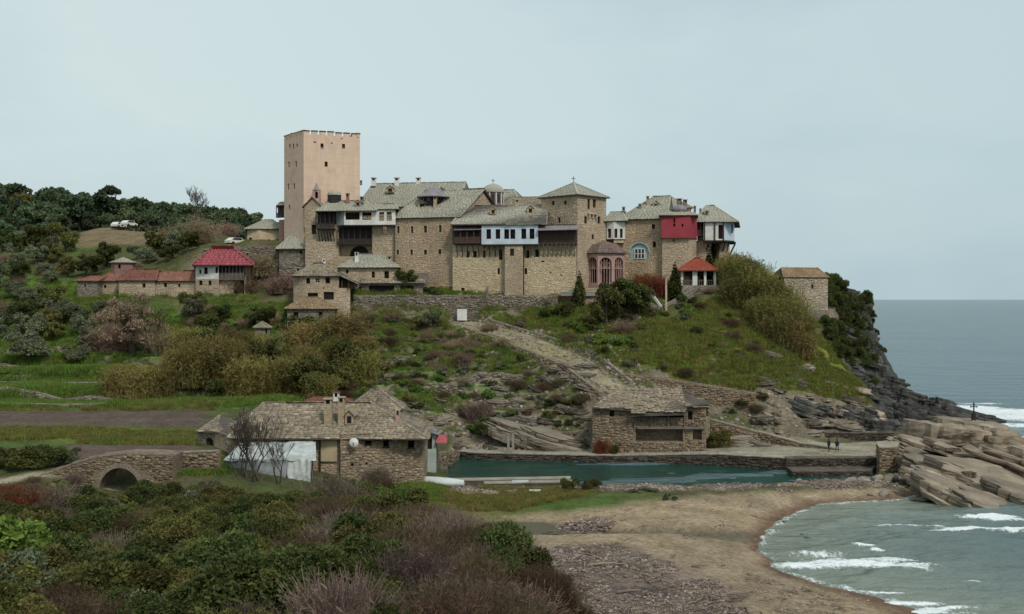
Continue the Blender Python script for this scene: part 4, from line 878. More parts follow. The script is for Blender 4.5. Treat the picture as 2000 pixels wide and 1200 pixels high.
# oriel block
f = [G2(1179,190.4), G2(1222,189.6), (gx(1222,189)+1,197), (gx(1179,190)+1,198)]
K = Bld('oriel_block', 'narrow block with white oriel between the square tower and arched hall', 'building', f, 20, 23.5); K.vis_n = 2
K.walls(gz(432,190), {0: []}, vis=26)
zo0, zo1 = gz(466,189), gz(434,189); orl = [G2(1184,190.3), G2(1185,189), G2(1199,188), G2(1220,188.4), G2(1221,189.6)]
K.wall(orl[0], orl[1], zo0, zo1, mat='white', st=None, part='oriel'); K.wall(orl[1], orl[2], zo0, zo1, [(1190,456,7,18)], mat='white', st=None, part='oriel', frame='shutter')
K.wall(orl[2], orl[3], zo0, zo1, [(1203,456,6,18),(1213.5,456,5.5,18)], mat='white', st=None, part='oriel', frame='shutter'); K.wall(orl[3], orl[4], zo0, zo1, mat='white', st=None, part='oriel')
K.slab(orl, zo0-.15, zo0, 'white', 'oriel_floor'); b = MB(); b.prism([G2(1197,189.9), G2(1199,188.3), G2(1218,188.6), G2(1219,189.7)], gz(475,189), zo0-.15); b.build('corbel', M['cream'], K.r)
K.hip(gz(432.5,189), gz(415,193), .3, .75, .3, quad=[G2(1182,188.6), G2(1222,187.8), G2(1224,196), G2(1184,197)])
K.roof([[(*G2(1188,194), gz(421,194)), (*G2(1222,193), gz(421,193)), (*G2(1222,197), gz(413,197)), (*G2(1192,197), gz(413,197))]], 'tile_red', name='rear_roof'); K.done()
# arched porch pavilion
c = (gx(1180,186.5), 186.8); rr = 3.55; foot = [(c[0]+rr*math.cos(R(202.5+45*i)), c[1]+rr*math.sin(R(202.5+45*i))) for i in range(8)]
foot = [(p[0] if p[0] < c[0]+2.9 else p[0]+.3, p[1]) for p in foot]
K = Bld('arched_porch', 'pink octagonal porch with tall dark arches and a low brown dome roof', 'porch', foot, 21.5, 23.4); ze = gz(494,184)
for i in range(8):
    A, B = foot[i], foot[(i+1) % 8]
    mx_, my_ = (A[0]+B[0])/2, (A[1]+B[1])/2
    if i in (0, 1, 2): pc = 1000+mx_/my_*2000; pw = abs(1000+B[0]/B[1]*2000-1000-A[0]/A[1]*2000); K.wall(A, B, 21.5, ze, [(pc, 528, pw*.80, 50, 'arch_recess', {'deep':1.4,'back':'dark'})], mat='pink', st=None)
    else: K.wall(A, B, 21.5, ze, mat='pink', st=None)
b = MB()
for i in (0, 1, 2):
    A, B = V2(foot[i]), V2(foot[(i+1) % 8]); d = (B-A).normalized(); nn = Vector((d.y,-d.x)); m_ = (A+B)/2-nn*.3
    for s_ in (-.75, -.25, .25, .75): p = m_+d*s_; b.bar((p.x,p.y,22.5), (p.x,p.y,ze-.9), .09)
    b.bar((*(m_-d*1.1), gz(524,184)), (*(m_+d*1.1), gz(524,184)), .16)
    for a in range(5):
        t_ = math.pi*(a+.5)/5; b.bar((*m_, gz(522,184)), (*(m_+d*1.05*math.cos(t_)), gz(522,184)+1.1*math.sin(t_)), .05)
b.build('arch_grille', M['pink'], K.r)
apex = (c[0], c[1], gz(471,186.5)); o8 = offset_poly(foot, .35); fs = []
mid8 = [(c[0]+(x-c[0])*.6, c[1]+(y-c[1])*.6, gz(479,186)) for x, y in o8]
for i in range(8):
    a_, b2 = o8[i], o8[(i+1) % 8]; fs.append([(*a_, ze), (*b2, ze), mid8[(i+1) % 8], mid8[i]]); fs.append([mid8[i], mid8[(i+1) % 8], apex])
K.roof(fs, 'tile_mauve', size=(.4,.35)); K.done()
# hall with the great arched window
f = [G2(1213,190), G2(1293,187.6), (gx(1293,188)+4,204), (gx(1213,190)+4,206)]
K = Bld('arched_hall', 'tan stone hall with a large turquoise arched window', 'building', f, 20, 24); K.vis_n = 2; ze = gz(428,189)
K.walls(ze, st='st_ochre', holes={0: [(1276,443,6,9),(1278,478,6,11),(1249,492,34,33,'arch',{'deep':.5,'pane':'cyan','frame':'cyan'})]}, vis=24)
u_, z_ = K.hit(f[0], f[1], 1249, 508); A, B = V2(f[0]), V2(f[1]); d = (B-A).normalized(); nn = Vector((d.y,-d.x)); b = MB()
def qb(b, u0, u1, za, zb, o0, o1, m=0):
    b.hexa([(*(A+d*uu+nn*oo), zz) for zz in (za, zb) for uu, oo in ((u0,o1),(u1,o1),(u1,o0),(u0,o0))], m)
for r_, m_ in ((1.85,0),(1.55,1)):
    for k_ in range(14):
        a0, a1 = math.pi*k_/14, math.pi*(k_+1)/14; c1 = A+d*u_; pz = z_+1.3
        p = [(*(c1+d*r_*math.cos(a)), pz+r_*math.sin(a)) for a in (a0, a1)]
        if m_ == 0: b.bar(Vector(p[0])+Vector((*nn,0))*.03, Vector(p[1])+Vector((*nn,0))*.03, .2, .16)
lp = arch_loop(u_-1.62, u_+1.62, z_+.02, z_+3.0, 14); b.add([(*(A+d*a_-nn*.24), v_) for a_, v_ in lp], [tuple(range(len(lp)))], 0)
qb(b, u_-1.0, u_+1.0, z_+.2, z_+2.1, -.22, -.14, 1)
for i in range(4): qb(b, u_-1.0+i*.62, u_-1.0+i*.62+.14, z_+.2, z_+2.1, -.14, -.06, 2)
for i in range(3): qb(b, u_-1.0, u_+1.0, z_+.2+i*.9, z_+.3+i*.9, -.14, -.07, 2)
b.build('great_window', [M['cyan'], M['glass'], M['white']], K.r)
K.hip(ze, gz(385,197), .62, .98, .5, quad=[f[0], G2(1298,187.4), (gx(1298,188)+4,204), f[3]]); K.dormer(1281, 402, 192.5, 13, 12)
K.chimney(1218, 404, 424, 191.5, 5, 'wall_grey'); K.chimney(1265, 383, 409, 193.5, 5, 'wall_tan'); K.chimney(1250, 398, 412, 192.5, 5, 'wall_grey'); K.done()
# crimson bay block
f = [G2(1293,186.4), G2(1347,186.0), G2(1360,188.6), (gx(1360,188)+2,200), (gx(1293,187)+2,200)]
K = Bld('crimson_bay_block', 'stone block whose projecting upper storey is painted crimson', 'building', f, 20, 24); K.vis_n = 3
zr = gz(464,186); zr1 = gz(421,186)
K.walls(zr, {0: [(1316,470,4,4)]}, vis=24)
fr = [G2(1291,186.9), G2(1291.5,185.7), G2(1348,185.3), G2(1361.5,188.3), G2(1361.5,192), G2(1291,192)]
for i, hs in enumerate([[], [(1317,431,4,9),(1317,440,4,6),(1333,440.5,3.5,6)], [], []]): K.wall(fr[i], fr[i+1], zr, zr1, hs, mat='red', st=None, part='crimson_storey', frame='red')
K.slab(fr, zr-.12, zr, 'red', 'storey_floor')
K.hip(zr1, gz(411,190), .3, .7, .25, quad=[G2(1290,185.4), G2(1360,185.4), G2(1361,198), G2(1291,198)])
K.chimney(1327, 388, 400, 197, 8, 'wall_grey'); K.chimney(1338, 390, 404, 196, 7, 'wall_grey'); K.done()
# end block on the headland side
f = [G2(1360,190.6), G2(1374,190.2), G2(1425,190.5), (gx(1425,190)+2,203), (gx(1360,190)+2,203)]
K = Bld('seaward_block', 'end block toward the sea with white and pale blue jettied storey', 'building', f, 19, 24); K.vis_n = 4; zj = gz(470,189.5)
K.walls(zj, {1: [(1397,497,16,44,'recess',{'deep':2.5}),(1384,480,3,6)]}, vis=24)
K.gallery(G2(1361,189.8), G2(1374,189.6), gz(459,189), gz(430,189), .7, 2, 'wood', .9)
ow = [G2(1373,190.4), G2(1374,188.7), G2(1414,188.4), G2(1434.5,190.4), G2(1434,199), G2(1373,199)]; zk = gz(433,188.5)
K.wall(ow[0], ow[1], zj, zk, mat='wood', st=None, part='jetty'); K.wall(ow[1], ow[2], zj, zk, [(1408,453,10,28,'open',{'deep':1.2,'back':'shutter'})], mat='white', st=None, part='jetty'); K.wall(ow[2], ow[3], zj, zk, [(1430,447,3.5,17)], mat='white_blue', st=None, part='corner_bay', frame='wood_dark')
K.wall(ow[3], ow[4], zj, zk, mat='white_blue', st=None, part='corner_bay'); K.wall(ow[4], ow[5], zj, zk, mat='white', st=None, part='jetty'); K.slab(ow, zj-.25, zj, 'wood_dark', 'jetty_floor')
b = MB(); p = [(gx(x, 188.5), zj) for x in (1377,1402)]
for x in (1376,1396,1413): b.box(gx(x,188.4)-.1, gx(x,188.4)+.1, 188.25, 188.45, zj, zk)
b.build('jetty_posts', M['wood_dark'], K.r)
K.braces(G2(1376,190.2), G2(1424,190.4), zj-.2, 1.7, 1.5, 6)
A_, B2 = V2(G2(1425,190.5)), V2(G2(1425,199)); K.braces(A_, B2, zj-.2, 2.3, 1.1, 5)
K.wall(G2(1362,190.6), G2(1374,190.3), zj, zk, mat='wall_grey', st=None, part='gallery_wall')
K.hip(gz(433.5,188.5), gz(402,195), .28, .45, .5, quad=[G2(1358,188.8), G2(1437,188.3), G2(1440,202), G2(1360,202)])
K.chimney(1346, 404, 414, 190.5, 4, 'brick'); K.chimney(1357, 402, 416, 193, 4, 'wall_grey'); K.dormer(1380, 416, 190.8, 8, 6); K.chimney(1368, 407, 418, 192, 3.5, 'wall_grey'); K.done()
f = [G2(1288,199), G2(1350,198), (gx(1350,198),210), (gx(1288,199),211)]
K = Bld('upper_seaward_range', 'slate roofed range rising behind the crimson bay', 'building', f, 26, 32); K.vis_n = 1; K.walls(gz(404,198), {}); K.hip(gz(406,198), gz(386,204), .1, .55, .3); K.done()
# tower-side balcony house, cream house
f = [G2(545,204), G2(556,203), G2(557,209), G2(546,210)]
K = Bld('timber_annex', 'narrow dark timber annex clinging to the left side of the pink tower', 'annex', f, 28, 32); K.vis_n = 0
K.walls(gz(430,204), {0: []}, mat='brick', st=None); K.gallery(G2(543,204.4), G2(555,203.6), gz(424,204), gz(402,204), .6, 2, 'wood_dark', .8); K.hip(gz(401,203.5), gz(395,206), .3, .7, .4, size=(.4,.3)); K.done()
f = [G2(483,207), G2(506,206), G2(549,206.5), G2(552,215), G2(487,216)]
K = Bld('cream_house', 'cream rendered house with pale green hipped roof left of the tower', 'house', f, 30, 33); K.vis_n = 0
K.walls(gz(448,206.5), {1: [(525,472,6,8),(541,472,7,9)], 0: [(489,470,7,12,'arch_open')]}, mat='cream', st=None)
K.hip(gz(447.5,206.5), gz(430,211), .48, .7, .5, quad=[G2(483,206.6), G2(549,206), G2(552,215), G2(487,216)], mat='slate'); K.done()
# slate house built against the long wall
f = [G2(545,194.8), G2(638,194.2), G2(637,201), G2(547,202)]
K = Bld('wall_top_house', 'squat grey stone house with hipped slate roof under the pink tower', 'house', f, 22, 24); K.vis_n = 2
K.walls(gz(487,195), {0: [(588,493,5,6),(611,494,17,12,'win',{'pane':'wood_grey'})]}, mat='wall_grey', st='st_grey', vis=24); K.hip(gz(486.5,195), gz(460,198), .28, .68, .6); K.done()
# ---------------------------------------------------------------- village houses below
f = [G2(664,187), G2(776,186.3), G2(778,193), G2(668,194)]
K = Bld('slate_cottage', 'low cottage with wide hipped slate roof just below the gatehouse', 'house', f, 22, 24.5); K.vis_n = 2
K.walls(gz(523,187), {0: [(678,531,5,7),(729,537,6,12),(755,537,9,14,'win',{'pane':'wood'})]}, mat='wall_tan', vis=24); K.hip(gz(522.5,186.5), gz(497,190), .36, .66, .5); K.chimney(697, 493, 518, 188, 7, 'white'); K.chimney(761, 500, 522, 188.5, 8, 'wall_tan')
K.roof([[(*G2(705,185.0), gz(553,185)), (*G2(830,184.4), gz(552,184.4)), (*G2(828,186.6), gz(544,186.5)), (*G2(705,187), gz(544,187))]], 'slate_old', name='lean_to_roof'); 
K.wall(G2(706,185.6), G2(826,185.1), 22, gz(554,185.2), [(745,566,50,16,'open'),(795,566,26,16,'open')], mat='wall_grey', st='st_grey', part='lean_to_wall', vis=22.8)
K.wall(G2(776,186.9), G2(838,186), 22, gz(533,186.5), [], mat='wall_grey', st='st_grey', part='yard_wall', vis=24); K.done()
f = [G2(573,181), G2(597,179.6), G2(662,179.6), G2(684,181), G2(682,188), G2(577,188)]
K = Bld('two_storey_ruin', 'two storey stone house with dark openings and patched slate roof', 'house', f, 17, 21); K.vis_n = 4
ze = gz(539,180)
for i, (hs, z1_) in enumerate([([], ze), ([(601,549,9,11),(640,548,9,12),(620,548,9,11,'win',{'pane':'wood_grey','frame':'white'}),(611,577,20,9,'open'),(642,578,20,15,'open'),(632,563,3,3,'open')], ze), ([(675,552,12,14,'open')], gz(563,180.5)), ([], gz(563,181)), ([], ze), ([], ze)]):
    K.wall(f[i], f[(i+1) % 6], 17, z1_, hs, mat='wall_tan', st='st_tan' if i < 4 else None, vis=18.5)
K.hip(ze, gz(515,184), .42, .62, .4, quad=[G2(575,179.8), G2(662,179.4), G2(664,188), G2(578,188)], mat='slate_old')
K.roof([[(*G2(660,179.6), gz(537,179.6)), (*G2(662,187), gz(531,187)), (*G2(700,187), gz(551,187)), (*G2(698,179.8), gz(552,179.8))]], 'slate', name='lean_to_roof')
for px in (668,681,694): b = MB(); b.bar((gx(px,180.2),180.2,gz(564,180)), (gx(px,180.2),180.2,gz(548,180)), .16); b.build('post', M['wood'], K.r)
K.chimney(633, 506, 520, 184, 6, 'white', 'white'); K.chimney(583, 523, 540, 181.5, 8, 'wall_grey'); K.done()
f = [G2(561,176), G2(655,175.6), G2(654,183), G2(563,183.4)]
K = Bld('lichened_cottage', 'stone cottage with ochre lichened slate roof below the two storey ruin', 'house', f, 13, 16.2); K.vis_n = 2
K.walls(gz(603,176), {0: [(578,616,9,12),(626,615,8,11),(578,640,9,12,'open'),(647,636,5,10)]}, mat='wall_grey', st='st_grey', vis=14.5); K.hip(gz(603,175.8), gz(581,179.5), .38, .62, .5, mat='slate_orange'); K.done()
f = [G2(498,170), G2(527,169.8), G2(527,172.6), G2(499,172.8)]
K = Bld('garden_hut', 'tiny pale stone hut with pyramid roof among the shrubs', 'hut', f, 14, 16); K.vis_n = 2; K.walls(gz(640,170), {0: [(520,648,4,10,'open')]}, mat='wall_grey', st='st_grey', vis=15); K.hip(gz(640,170), gz(629,171.3), .5, .5, .3, mat='slate_old', size=(.35,.3)); K.done()
# red roofed house
f = [G2(382,190.5), G2(427,189.6), G2(428,190.6), G2(478,190.2), G2(490,193), G2(488,198), G2(386,198)]
K = Bld('red_roofed_house', 'white upper storeyed house with bright crimson hipped roof', 'house', f, 21, 23.3)
zm = gz(545,190); ze = gz(518,190)
K.wall(f[0], f[1], 21, zm, [(392,553,7,9),(410,553,6,9)], vis=22.5); K.wall(f[0], f[1], zm, ze, [(402,529,7,13),(391,531,4,8,'win',{'pane':'wood'}),(423,528,5,12)], mat='white', st=None, part='upper_storey', frame='wood_dark'); K.wall(f[1], f[2], 21, ze, mat='white', st=None, part='upper_storey')
K.wall(f[2], f[3], 21, zm, [(467,561,20,26,'recess',{'deep':2})], vis=22.5); K.wall(f[2], f[3], zm, ze, mat='wood_dark', st=None, part='gallery_wall'); K.wall(f[3], f[4], 21, ze, vis=22.5); K.wall(f[4], f[5], 21, ze, st=None); K.wall(f[5], f[6], 21, ze, st=None); K.wall(f[6], f[0], 21, ze, vis=22.5)
K.gallery(G2(429,190.5), G2(478,190.1), gz(545,189.5), gz(518,189.5), .6, 7, 'wood_grey', 1.1, name='glazed_gallery')
K.hip(ze, gz(485.5,194), .32, .68, .7, quad=[G2(383,189.4), G2(488,189.4), G2(486,199), G2(387,199)], mat='tile_crimson', size=(.8,.9), th=.02, jit=.01)
K.chimney(449, 478, 490, 195, 4, 'wall_grey'); K.chimney(484, 493, 510, 192, 6, 'brick'); K.done()
# low range to the left
def low_house(name, label, x0, x1, Y, pe, pr, pb, roofm, wins, wall='wall_tan', st='st_tan', a=.2, b=.8, dp=7, group=None):
    f = [G2(x0, Y), G2(x1, Y-.2), (gx(x1, Y)+.4, Y+dp), (gx(x0, Y)+.4, Y+dp)]; zb = gz(pb, Y)
    K = Bld(name, label, 'house', f, zb-1.5, zb, group); K.vis_n = 2; K.walls(gz(pe, Y), {0: wins}, mat=wall, st=st, vis=zb-.8)
    K.hip(gz(pe-.3, Y), gz(pr, Y+dp/2), a, b, .4, mat=roofm, size=(.4,.4)); return K
low_house('end_cottage', 'pale cottage ending the low red roofed row on the left', 151, 190, 191, 549, 540, 573, 'tile_brown', [(166,558,4,5)], 'wall_grey', 'st_grey', .3, .95).done()
K = low_house('low_row_house', 'second house of the low row, roof rust red and partly white', 190, 256, 193, 549, 532, 573, 'tile_brown', [(205,560,5,6)]); K.done()
K = low_house('low_row_house', 'low row house with dull red tile roof below the lantern chapel', 232, 302, 191.4, 548, 527, 575, 'tile_red', [(281,558,6,8,'open')], a=.15, b=.85); K.done()
K = low_house('low_row_house', 'brown roofed low house adjoining the crimson roofed one', 300, 384, 191.8, 549, 530, 575, 'tile_brown', [(323,557,6,8,'open'),(350,558,4,6)], a=.1, b=.9); K.done()
c = G2(241,197); rr = 2.2; foot = [(c[0]+rr*math.cos(R(202.5+45*i)), c[1]+rr*math.sin(R(202.5+45*i))) for i in range(8)]
K = Bld('lantern_chapel', 'small octagonal brick chapel lantern with scalloped pale roof', 'chapel', foot, 24, 26)
for i in range(8): K.wall(foot[i], foot[(i+1) % 8], 24, gz(513,196), [(1000+((foot[i][0]+foot[(i+1)%8][0])/(foot[i][1]+foot[(i+1)%8][1]))*2000, 521, 5, 8)] if i in (1,) else [], mat='brick', st=None)
o8 = offset_poly(foot, .3); K.roof([[(*o8[i], gz(513,196)), (*o8[(i+1) % 8], gz(513,196)), (c[0], c[1], gz(503,197))] for i in range(8)], 'slate', size=(.4,.3)); K.done()
# gazebo, chapel by the cliff
f = [G2(1328,182.6), G2(1400,182.6), G2(1399,188.6), G2(1330,188.6)]
K = Bld('red_roofed_gazebo', 'open pavilion with orange red hipped roof on white pillars', 'gazebo', f, gz(558,182.6), gz(558,182.6)); z0g, ze = gz(558,182.6), gz(528.5,182.6)
for px, Y in [(1332,183.2),(1357,183),(1377,183),(1396,183),(1396,188),(1332,188),(1364,188)]:
    b = MB(); x = gx(px, Y); w = .42 if px == 1357 else .2; b.box(x-w, x+w, Y-.2, Y+.2, z0g-.5, ze); b.build('pillar', M['white'], K.r)
K.slab(f, z0g-2.2, z0g+.05, 'concrete', 'floor'); b = MB()
for px in range(1334, 1396, 4): b.box(gx(px,183)-.04, gx(px,183)+.04, 182.96, 183.04, z0g, z0g+.9)
b.box(gx(1332,183), gx(1396,183), 182.95, 183.05, z0g+.9, z0g+1.0); b.build('railing', M['wood_grey'], K.r)
b = MB(); b.prism(offset_poly(f, -.8), ze-.9, ze-.1); b.build('canopy_shade_block', M['dark'], K.r)  # solid near-black block fills in the shade beneath the roof
K.hip(ze, gz(505.5,186), .4, .52, .45, mat='tile_orange', size=(.3,.4)); K.done()
f = [G2(1508,188.5), G2(1531.5,183), G2(1617,185.5)]; f.append((f[0][0]+f[2][0]-f[1][0], f[0][1]+f[2][1]-f[1][1]))
K = Bld('cliff_chapel', 'small plain rectangular stone building alone near the cliff edge', 'building', f, 18, 21.8); ze = gz(541.5,183)
K.wall(f[1], f[2], 18, ze, [(1586.5,560,3.5,9)], mat='wall_grey', st='st_tan', vis=20); L = (V2(f[1])-V2(f[0])).length
K.wall(f[0], f[1], 18, ze, [], mat='wall_grey', st='st_grey', vis=20); K.wall(f[2], f[3], 18, ze, [], mat='wall_grey', st='st_grey', vis=20); K.wall(f[3], f[0], 18, ze, st=None, mat='wall_grey')
K.hip(ze+.02, gz(524,187), .1, .9, .15, quad=[f[1], f[2], f[3], f[0]], mat='slate_orange', size=(.4,.35)); K.done()
# ---------------------------------------------------------------- buildings by the water
# long slate roofed house beside the beach
f = [G2(453,113.5), G2(663,112.2), G2(665,111.2), G2(826,113), G2(838,124), G2(460,125)]
K = Bld('boatyard_house', 'long low stone house by the beach with broad weathered slate roof and twin chimneys', 'house', f, 0, 2.0); K.vis_n = 4
ze = gz(853,112.5); ze2 = gz(846,112)
K.wall(f[0], f[1], 0, ze, [(452+8,880,6,12)], vis=1.5); K.wall(f[1], f[2], 0, ze2, vis=1.5, mat='wall_brown', st='st_near')
K.wall(f[2], f[3], 0, ze2, [(719,865,13,8,'win',{'sill':1}),(754,866,11,14,'win',{'sill':1}),(803,866,12,18,'win',{'sill':1}),(688,908,6,6,'open'),(716,906,4,5,'open')], vis=1.0, mat='wall_brown', st='st_near', size=(.42,.24), proud=(.01,.06))
K.wall(f[3], f[4], 0, ze2, vis=1.0, mat='wall_brown', st='st_near'); K.wall(f[4], f[5], 0, ze2, st=None); K.wall(f[5], f[0], 0, ze, vis=1.5)
b = MB(); P_ = [G2(627,112.3), G2(659,112.1)]; b.prism([P_[0], (P_[0][0], P_[0][1]-.12), (P_[1][0], P_[1][1]-.12), P_[1]], gz(902,112), gz(857,112)); b.build('plaster_patch', M['cream'], K.r)
b = MB(); b.bar((gx(625,112),112.1,1), (gx(625,112),112.1,ze), .12); b.build('pipe_or_shadow_bar', M['iron'], K.r)  # dark bar stands in for a vertical shadow on the wall, no pipe
b = MB(); P_ = [G2(566,112.7), G2(606,112.4)]; b.prism([P_[0], (P_[0][0], P_[0][1]-.25), (P_[1][0], P_[1][1]-.25), P_[1]], gz(866,112.4), gz(857,112.4)); b.build('white_band', M['white'], K.r)
K.hip(gz(855,112), gz(788,118), .17, .70, .55, quad=[G2(455,112.2), G2(828,111.6), G2(836,124.5), G2(462,125)], mat='slate_old', size=(.6,.42), th=.07, jit=.09)
K.chimney(641.5, 778, 846, 114.2, 15, 'wall_tan', 'slate_old'); K.chimney(667, 775, 846, 114.0, 12, 'wall_tan', 'slate_old'); K.chimney(777, 800, 838, 114.5, 8, 'pink', 'slate_old')
K.dormer(682, 819, 113.6, 17, 21, back=2.6, roofm='slate_old')
# west wing with archway
w = [G2(386,119), G2(420,117.5), G2(454,113.6), (gx(454,114)+2,121), (gx(386,119)+2,126)]
K.wall(w[0], w[1], 1, gz(842,118), [(409,867,16,24,'arch_recess',{'deep':2.2})], mat='wall_grey', st='st_grey', part='wing_wall', vis=3); K.wall(w[1], w[2], 1, gz(845,116), [], part='wing_wall', vis=2)
K.roof([[(*G2(383,118.6), gz(842.5,118.6)), (*G2(421,116.9), gz(844,116.9)), (*G2(428,121), gz(811,121))], [(*G2(421,116.9), gz(844,116.9)), (*G2(456,112.8), gz(857,112.8)), (*G2(470,118), gz(824,118)), (*G2(428,121), gz(811,121))]], 'slate_old', size=(.5,.4), name='wing_roof', jit=.08)
# lean-to on the seaward end
K.wall(G2(826,120.8), G2(852,121.2), 1.5, gz(846,121), [(838,864,12,28,'open')], mat='green_grey', st=None, part='lean_to_wall'); K.wall(G2(852,121.2), G2(858,126), 1.5, gz(846,121), mat='wood_grey', st=None, part='lean_to_wall')
K.roof([[(*G2(820,120.4), gz(838,120.4)), (*G2(856,120.6), gz(849,120.6)), (*G2(866,127), gz(842,127)), (*G2(830,127), gz(830,127))]], 'lead', slates=False, base='lead', name='lean_to_roof', lip=.08)
K.done()
# satellite dish
x, y, z = gx(692,111.0), 110.95, gz(864,111.0); t = root('satellite_dish', (x, y, z), 'round white satellite dish on the front of the boatyard house', 'satellite dish')
b = MB(); prof = []
for i in range(7): prof.append((.5*i/6, -.14+.14*(i/6)**2))
vs = []; fs = []
for r_, q_ in prof:
    for k_ in range(20): a = 2*math.pi*k_/20; vs.append((x+r_*math.cos(a), y-.25-q_*-1.0, z+r_*math.sin(a)))
for i in range(6):
    for k_ in range(20): fs.append((i*20+k_, i*20+(k_+1) % 20, (i+1)*20+(k_+1) % 20, (i+1)*20+k_))
b.add(vs, fs); b.build('reflector', M['white'], t); b = MB(); b.bar((x,y-.25,z-.3), (x,y-.75,z), .04); b.box(x-.06,x+.06,y-.85,y-.7,z-.06,z+.06); b.build('feed_arm', M['iron'], t); b = MB(); b.bar((x,y+.25,z-.1), (x,y-.3,z-.1), .06); b.build('bracket', M['iron'], t)
# sheeting shelter in front of it
t = root('sheeted_shelter', (gx(525,109), 109, 2.6), 'lean-to shelter draped in pale torn sheeting behind the bare trees', 'shelter')
def cloth(name, p00, p10, p11, p01, nu, nv, amp, mat, parent, sag=.0):
    vs = []; fs = []
    for j in range(nv+1):
        for i in range(nu+1):
            s_, r_ = i/nu, j/nv; p = Vector(p00).lerp(Vector(p10), s_).lerp(Vector(p01).lerp(Vector(p11), s_), r_)
            k_ = float(fbm(s_*nu*.45+sum(p00)*.1, r_*nv*.25, 91, 3)); p = p+Vector((0, k_*amp, k_*amp*.4-sag*math.sin(math.pi*r_)*abs(math.sin(s_*9)))); vs.append(p)
    for j in range(nv):
        for i in range(nu): a = j*(nu+1)+i; fs.append((a, a+1, a+nu+2, a+nu+1))
    b = MB(); b.add(vs, fs); o = b.build(name, M[mat], parent, smooth=True); md = o.modifiers.new('thickness', 'SOLIDIFY'); md.thickness = .03; return o
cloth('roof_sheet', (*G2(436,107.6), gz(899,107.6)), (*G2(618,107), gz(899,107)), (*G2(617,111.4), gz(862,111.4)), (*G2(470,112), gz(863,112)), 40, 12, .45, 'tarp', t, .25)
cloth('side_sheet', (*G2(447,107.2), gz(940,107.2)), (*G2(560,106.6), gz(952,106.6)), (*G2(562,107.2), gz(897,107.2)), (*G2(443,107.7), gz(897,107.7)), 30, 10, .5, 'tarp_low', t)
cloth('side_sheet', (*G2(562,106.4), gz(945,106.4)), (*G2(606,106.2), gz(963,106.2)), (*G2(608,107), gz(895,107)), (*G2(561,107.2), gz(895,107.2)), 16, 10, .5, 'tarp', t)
for px in (445,500,560,610): b = MB(); b.bar((gx(px,107.6),107.7,1.8), (gx(px,107.6),107.7,gz(899,107.6)), .12); b.build('post', M['wood_grey'], t)
# houses behind
f = [G2(686,133), G2(782,132.3), G2(786,138), G2(690,139)]
K = Bld('slate_shed', 'stone shed with lichened hip roof behind the boatyard house', 'house', f, 2, 4); K.vis_n = 2; K.walls(gz(799,132.5), {0: [(740,806,8,8)]}, mat='wall_brown', st='st_brown', vis=4); K.hip(gz(799,132.3), gz(760.5,136), .42, .55, .45, mat='slate_old', jit=.08); K.done()
f = [G2(600,133), G2(682,132.5), G2(684,137), G2(604,138)]
K = Bld('rust_roofed_shed', 'small shed with red roof mostly hidden behind the twin chimneys', 'shed', f, 2, 4); K.vis_n = 2; K.walls(gz(788,133), {0: []}, mat='wall_brown', st='st_brown', vis=4); K.hip(gz(788,132.5), gz(777,135), .2, .8, .3, mat='tile_red', size=(.4,.4)); K.chimney(657, 766, 792, 133.5, 11, 'white', 'tile_red'); K.done()
# red board and clutter beside the lean-to
t = root('red_tarpaulin', (gx(862,121), 121, 3), 'red tarpaulin hung over a frame at the seaward end of the boatyard house', 'tarpaulin')
m_ = M['tile_crimson']; cloth('sheet', (*G2(850,120.6), gz(866,120.6)), (*G2(873,121.2), gz(868,121.2)), (*G2(875,122), gz(850,122)), (*G2(855,121.6), gz(848,121.6)), 8, 6, .2, 'tile_crimson', t)
for px in (852,873): b = MB(); b.bar((gx(px,121.6),121.7,1.2), (gx(px,121.6),121.7,gz(850,121.6)), .09); b.build('post', M['wood_grey'], t)
# harbour store with sagging stone roof
f = [G2(1157,140), G2(1238,139.8), G2(1338,139.8), G2(1378,139.6), (gx(1378,140)+1.5,149), (gx(1157,140)+2,149.5)]
K = Bld('harbour_store', 'ruinous stone boathouse on the quay with sagging slab roof and open loggia', 'building', f, 0, 1); K.vis_n = 4; ze = gz(797,140)
kw = dict(mat='wall_brown', st='st_brown', vis=.9, size=(.5,.26), proud=(.02,.10))
K.wall(f[0], f[1], 0, ze, [(1195,808,9,12,'open')], **kw)
K.wall(f[1], f[2], 0, gz(815,140), [(1288,850,92,26,'recess',{'deep':1.6,'back':'wall_brown'})], **kw)
K.wall(f[2], f[3], 0, gz(795,140), [(1348,812,9,17,'open'),(1362,850,18,20,'recess',{'deep':1.2,'back':'wall_brown'})], **kw)
K.wall(f[3], f[4], 0, gz(792,140), **kw); K.wall(f[4], f[5], 0, ze, st=None, mat='wall_brown'); K.wall(f[5], f[0], 0, ze, **kw)
K.wall(G2(1238,142.6), G2(1338,142.6), gz(838,142), gz(800,142), [(1262,820,20,12,'open')], mat='wood_dark', st=None, part='loggia_back')
b = MB(); b.box(gx(1244,139.6), gx(1376,139.6), 139.3, 139.55, gz(838,139.5), gz(834,139.5)); b.build('loggia_beam', M['wood_grey'], K.r)
for px in (1240,1272,1305,1337): b = MB(); b.bar((gx(px,139.6),139.6,gz(838,139.6)), (gx(px,139.6),139.6,gz(808,139.6)), .16); b.build('post', M['wood_grey'], K.r)
zr = gz(763,145); A_ = lambda px, Y, py: (*G2(px, Y), gz(py, Y))
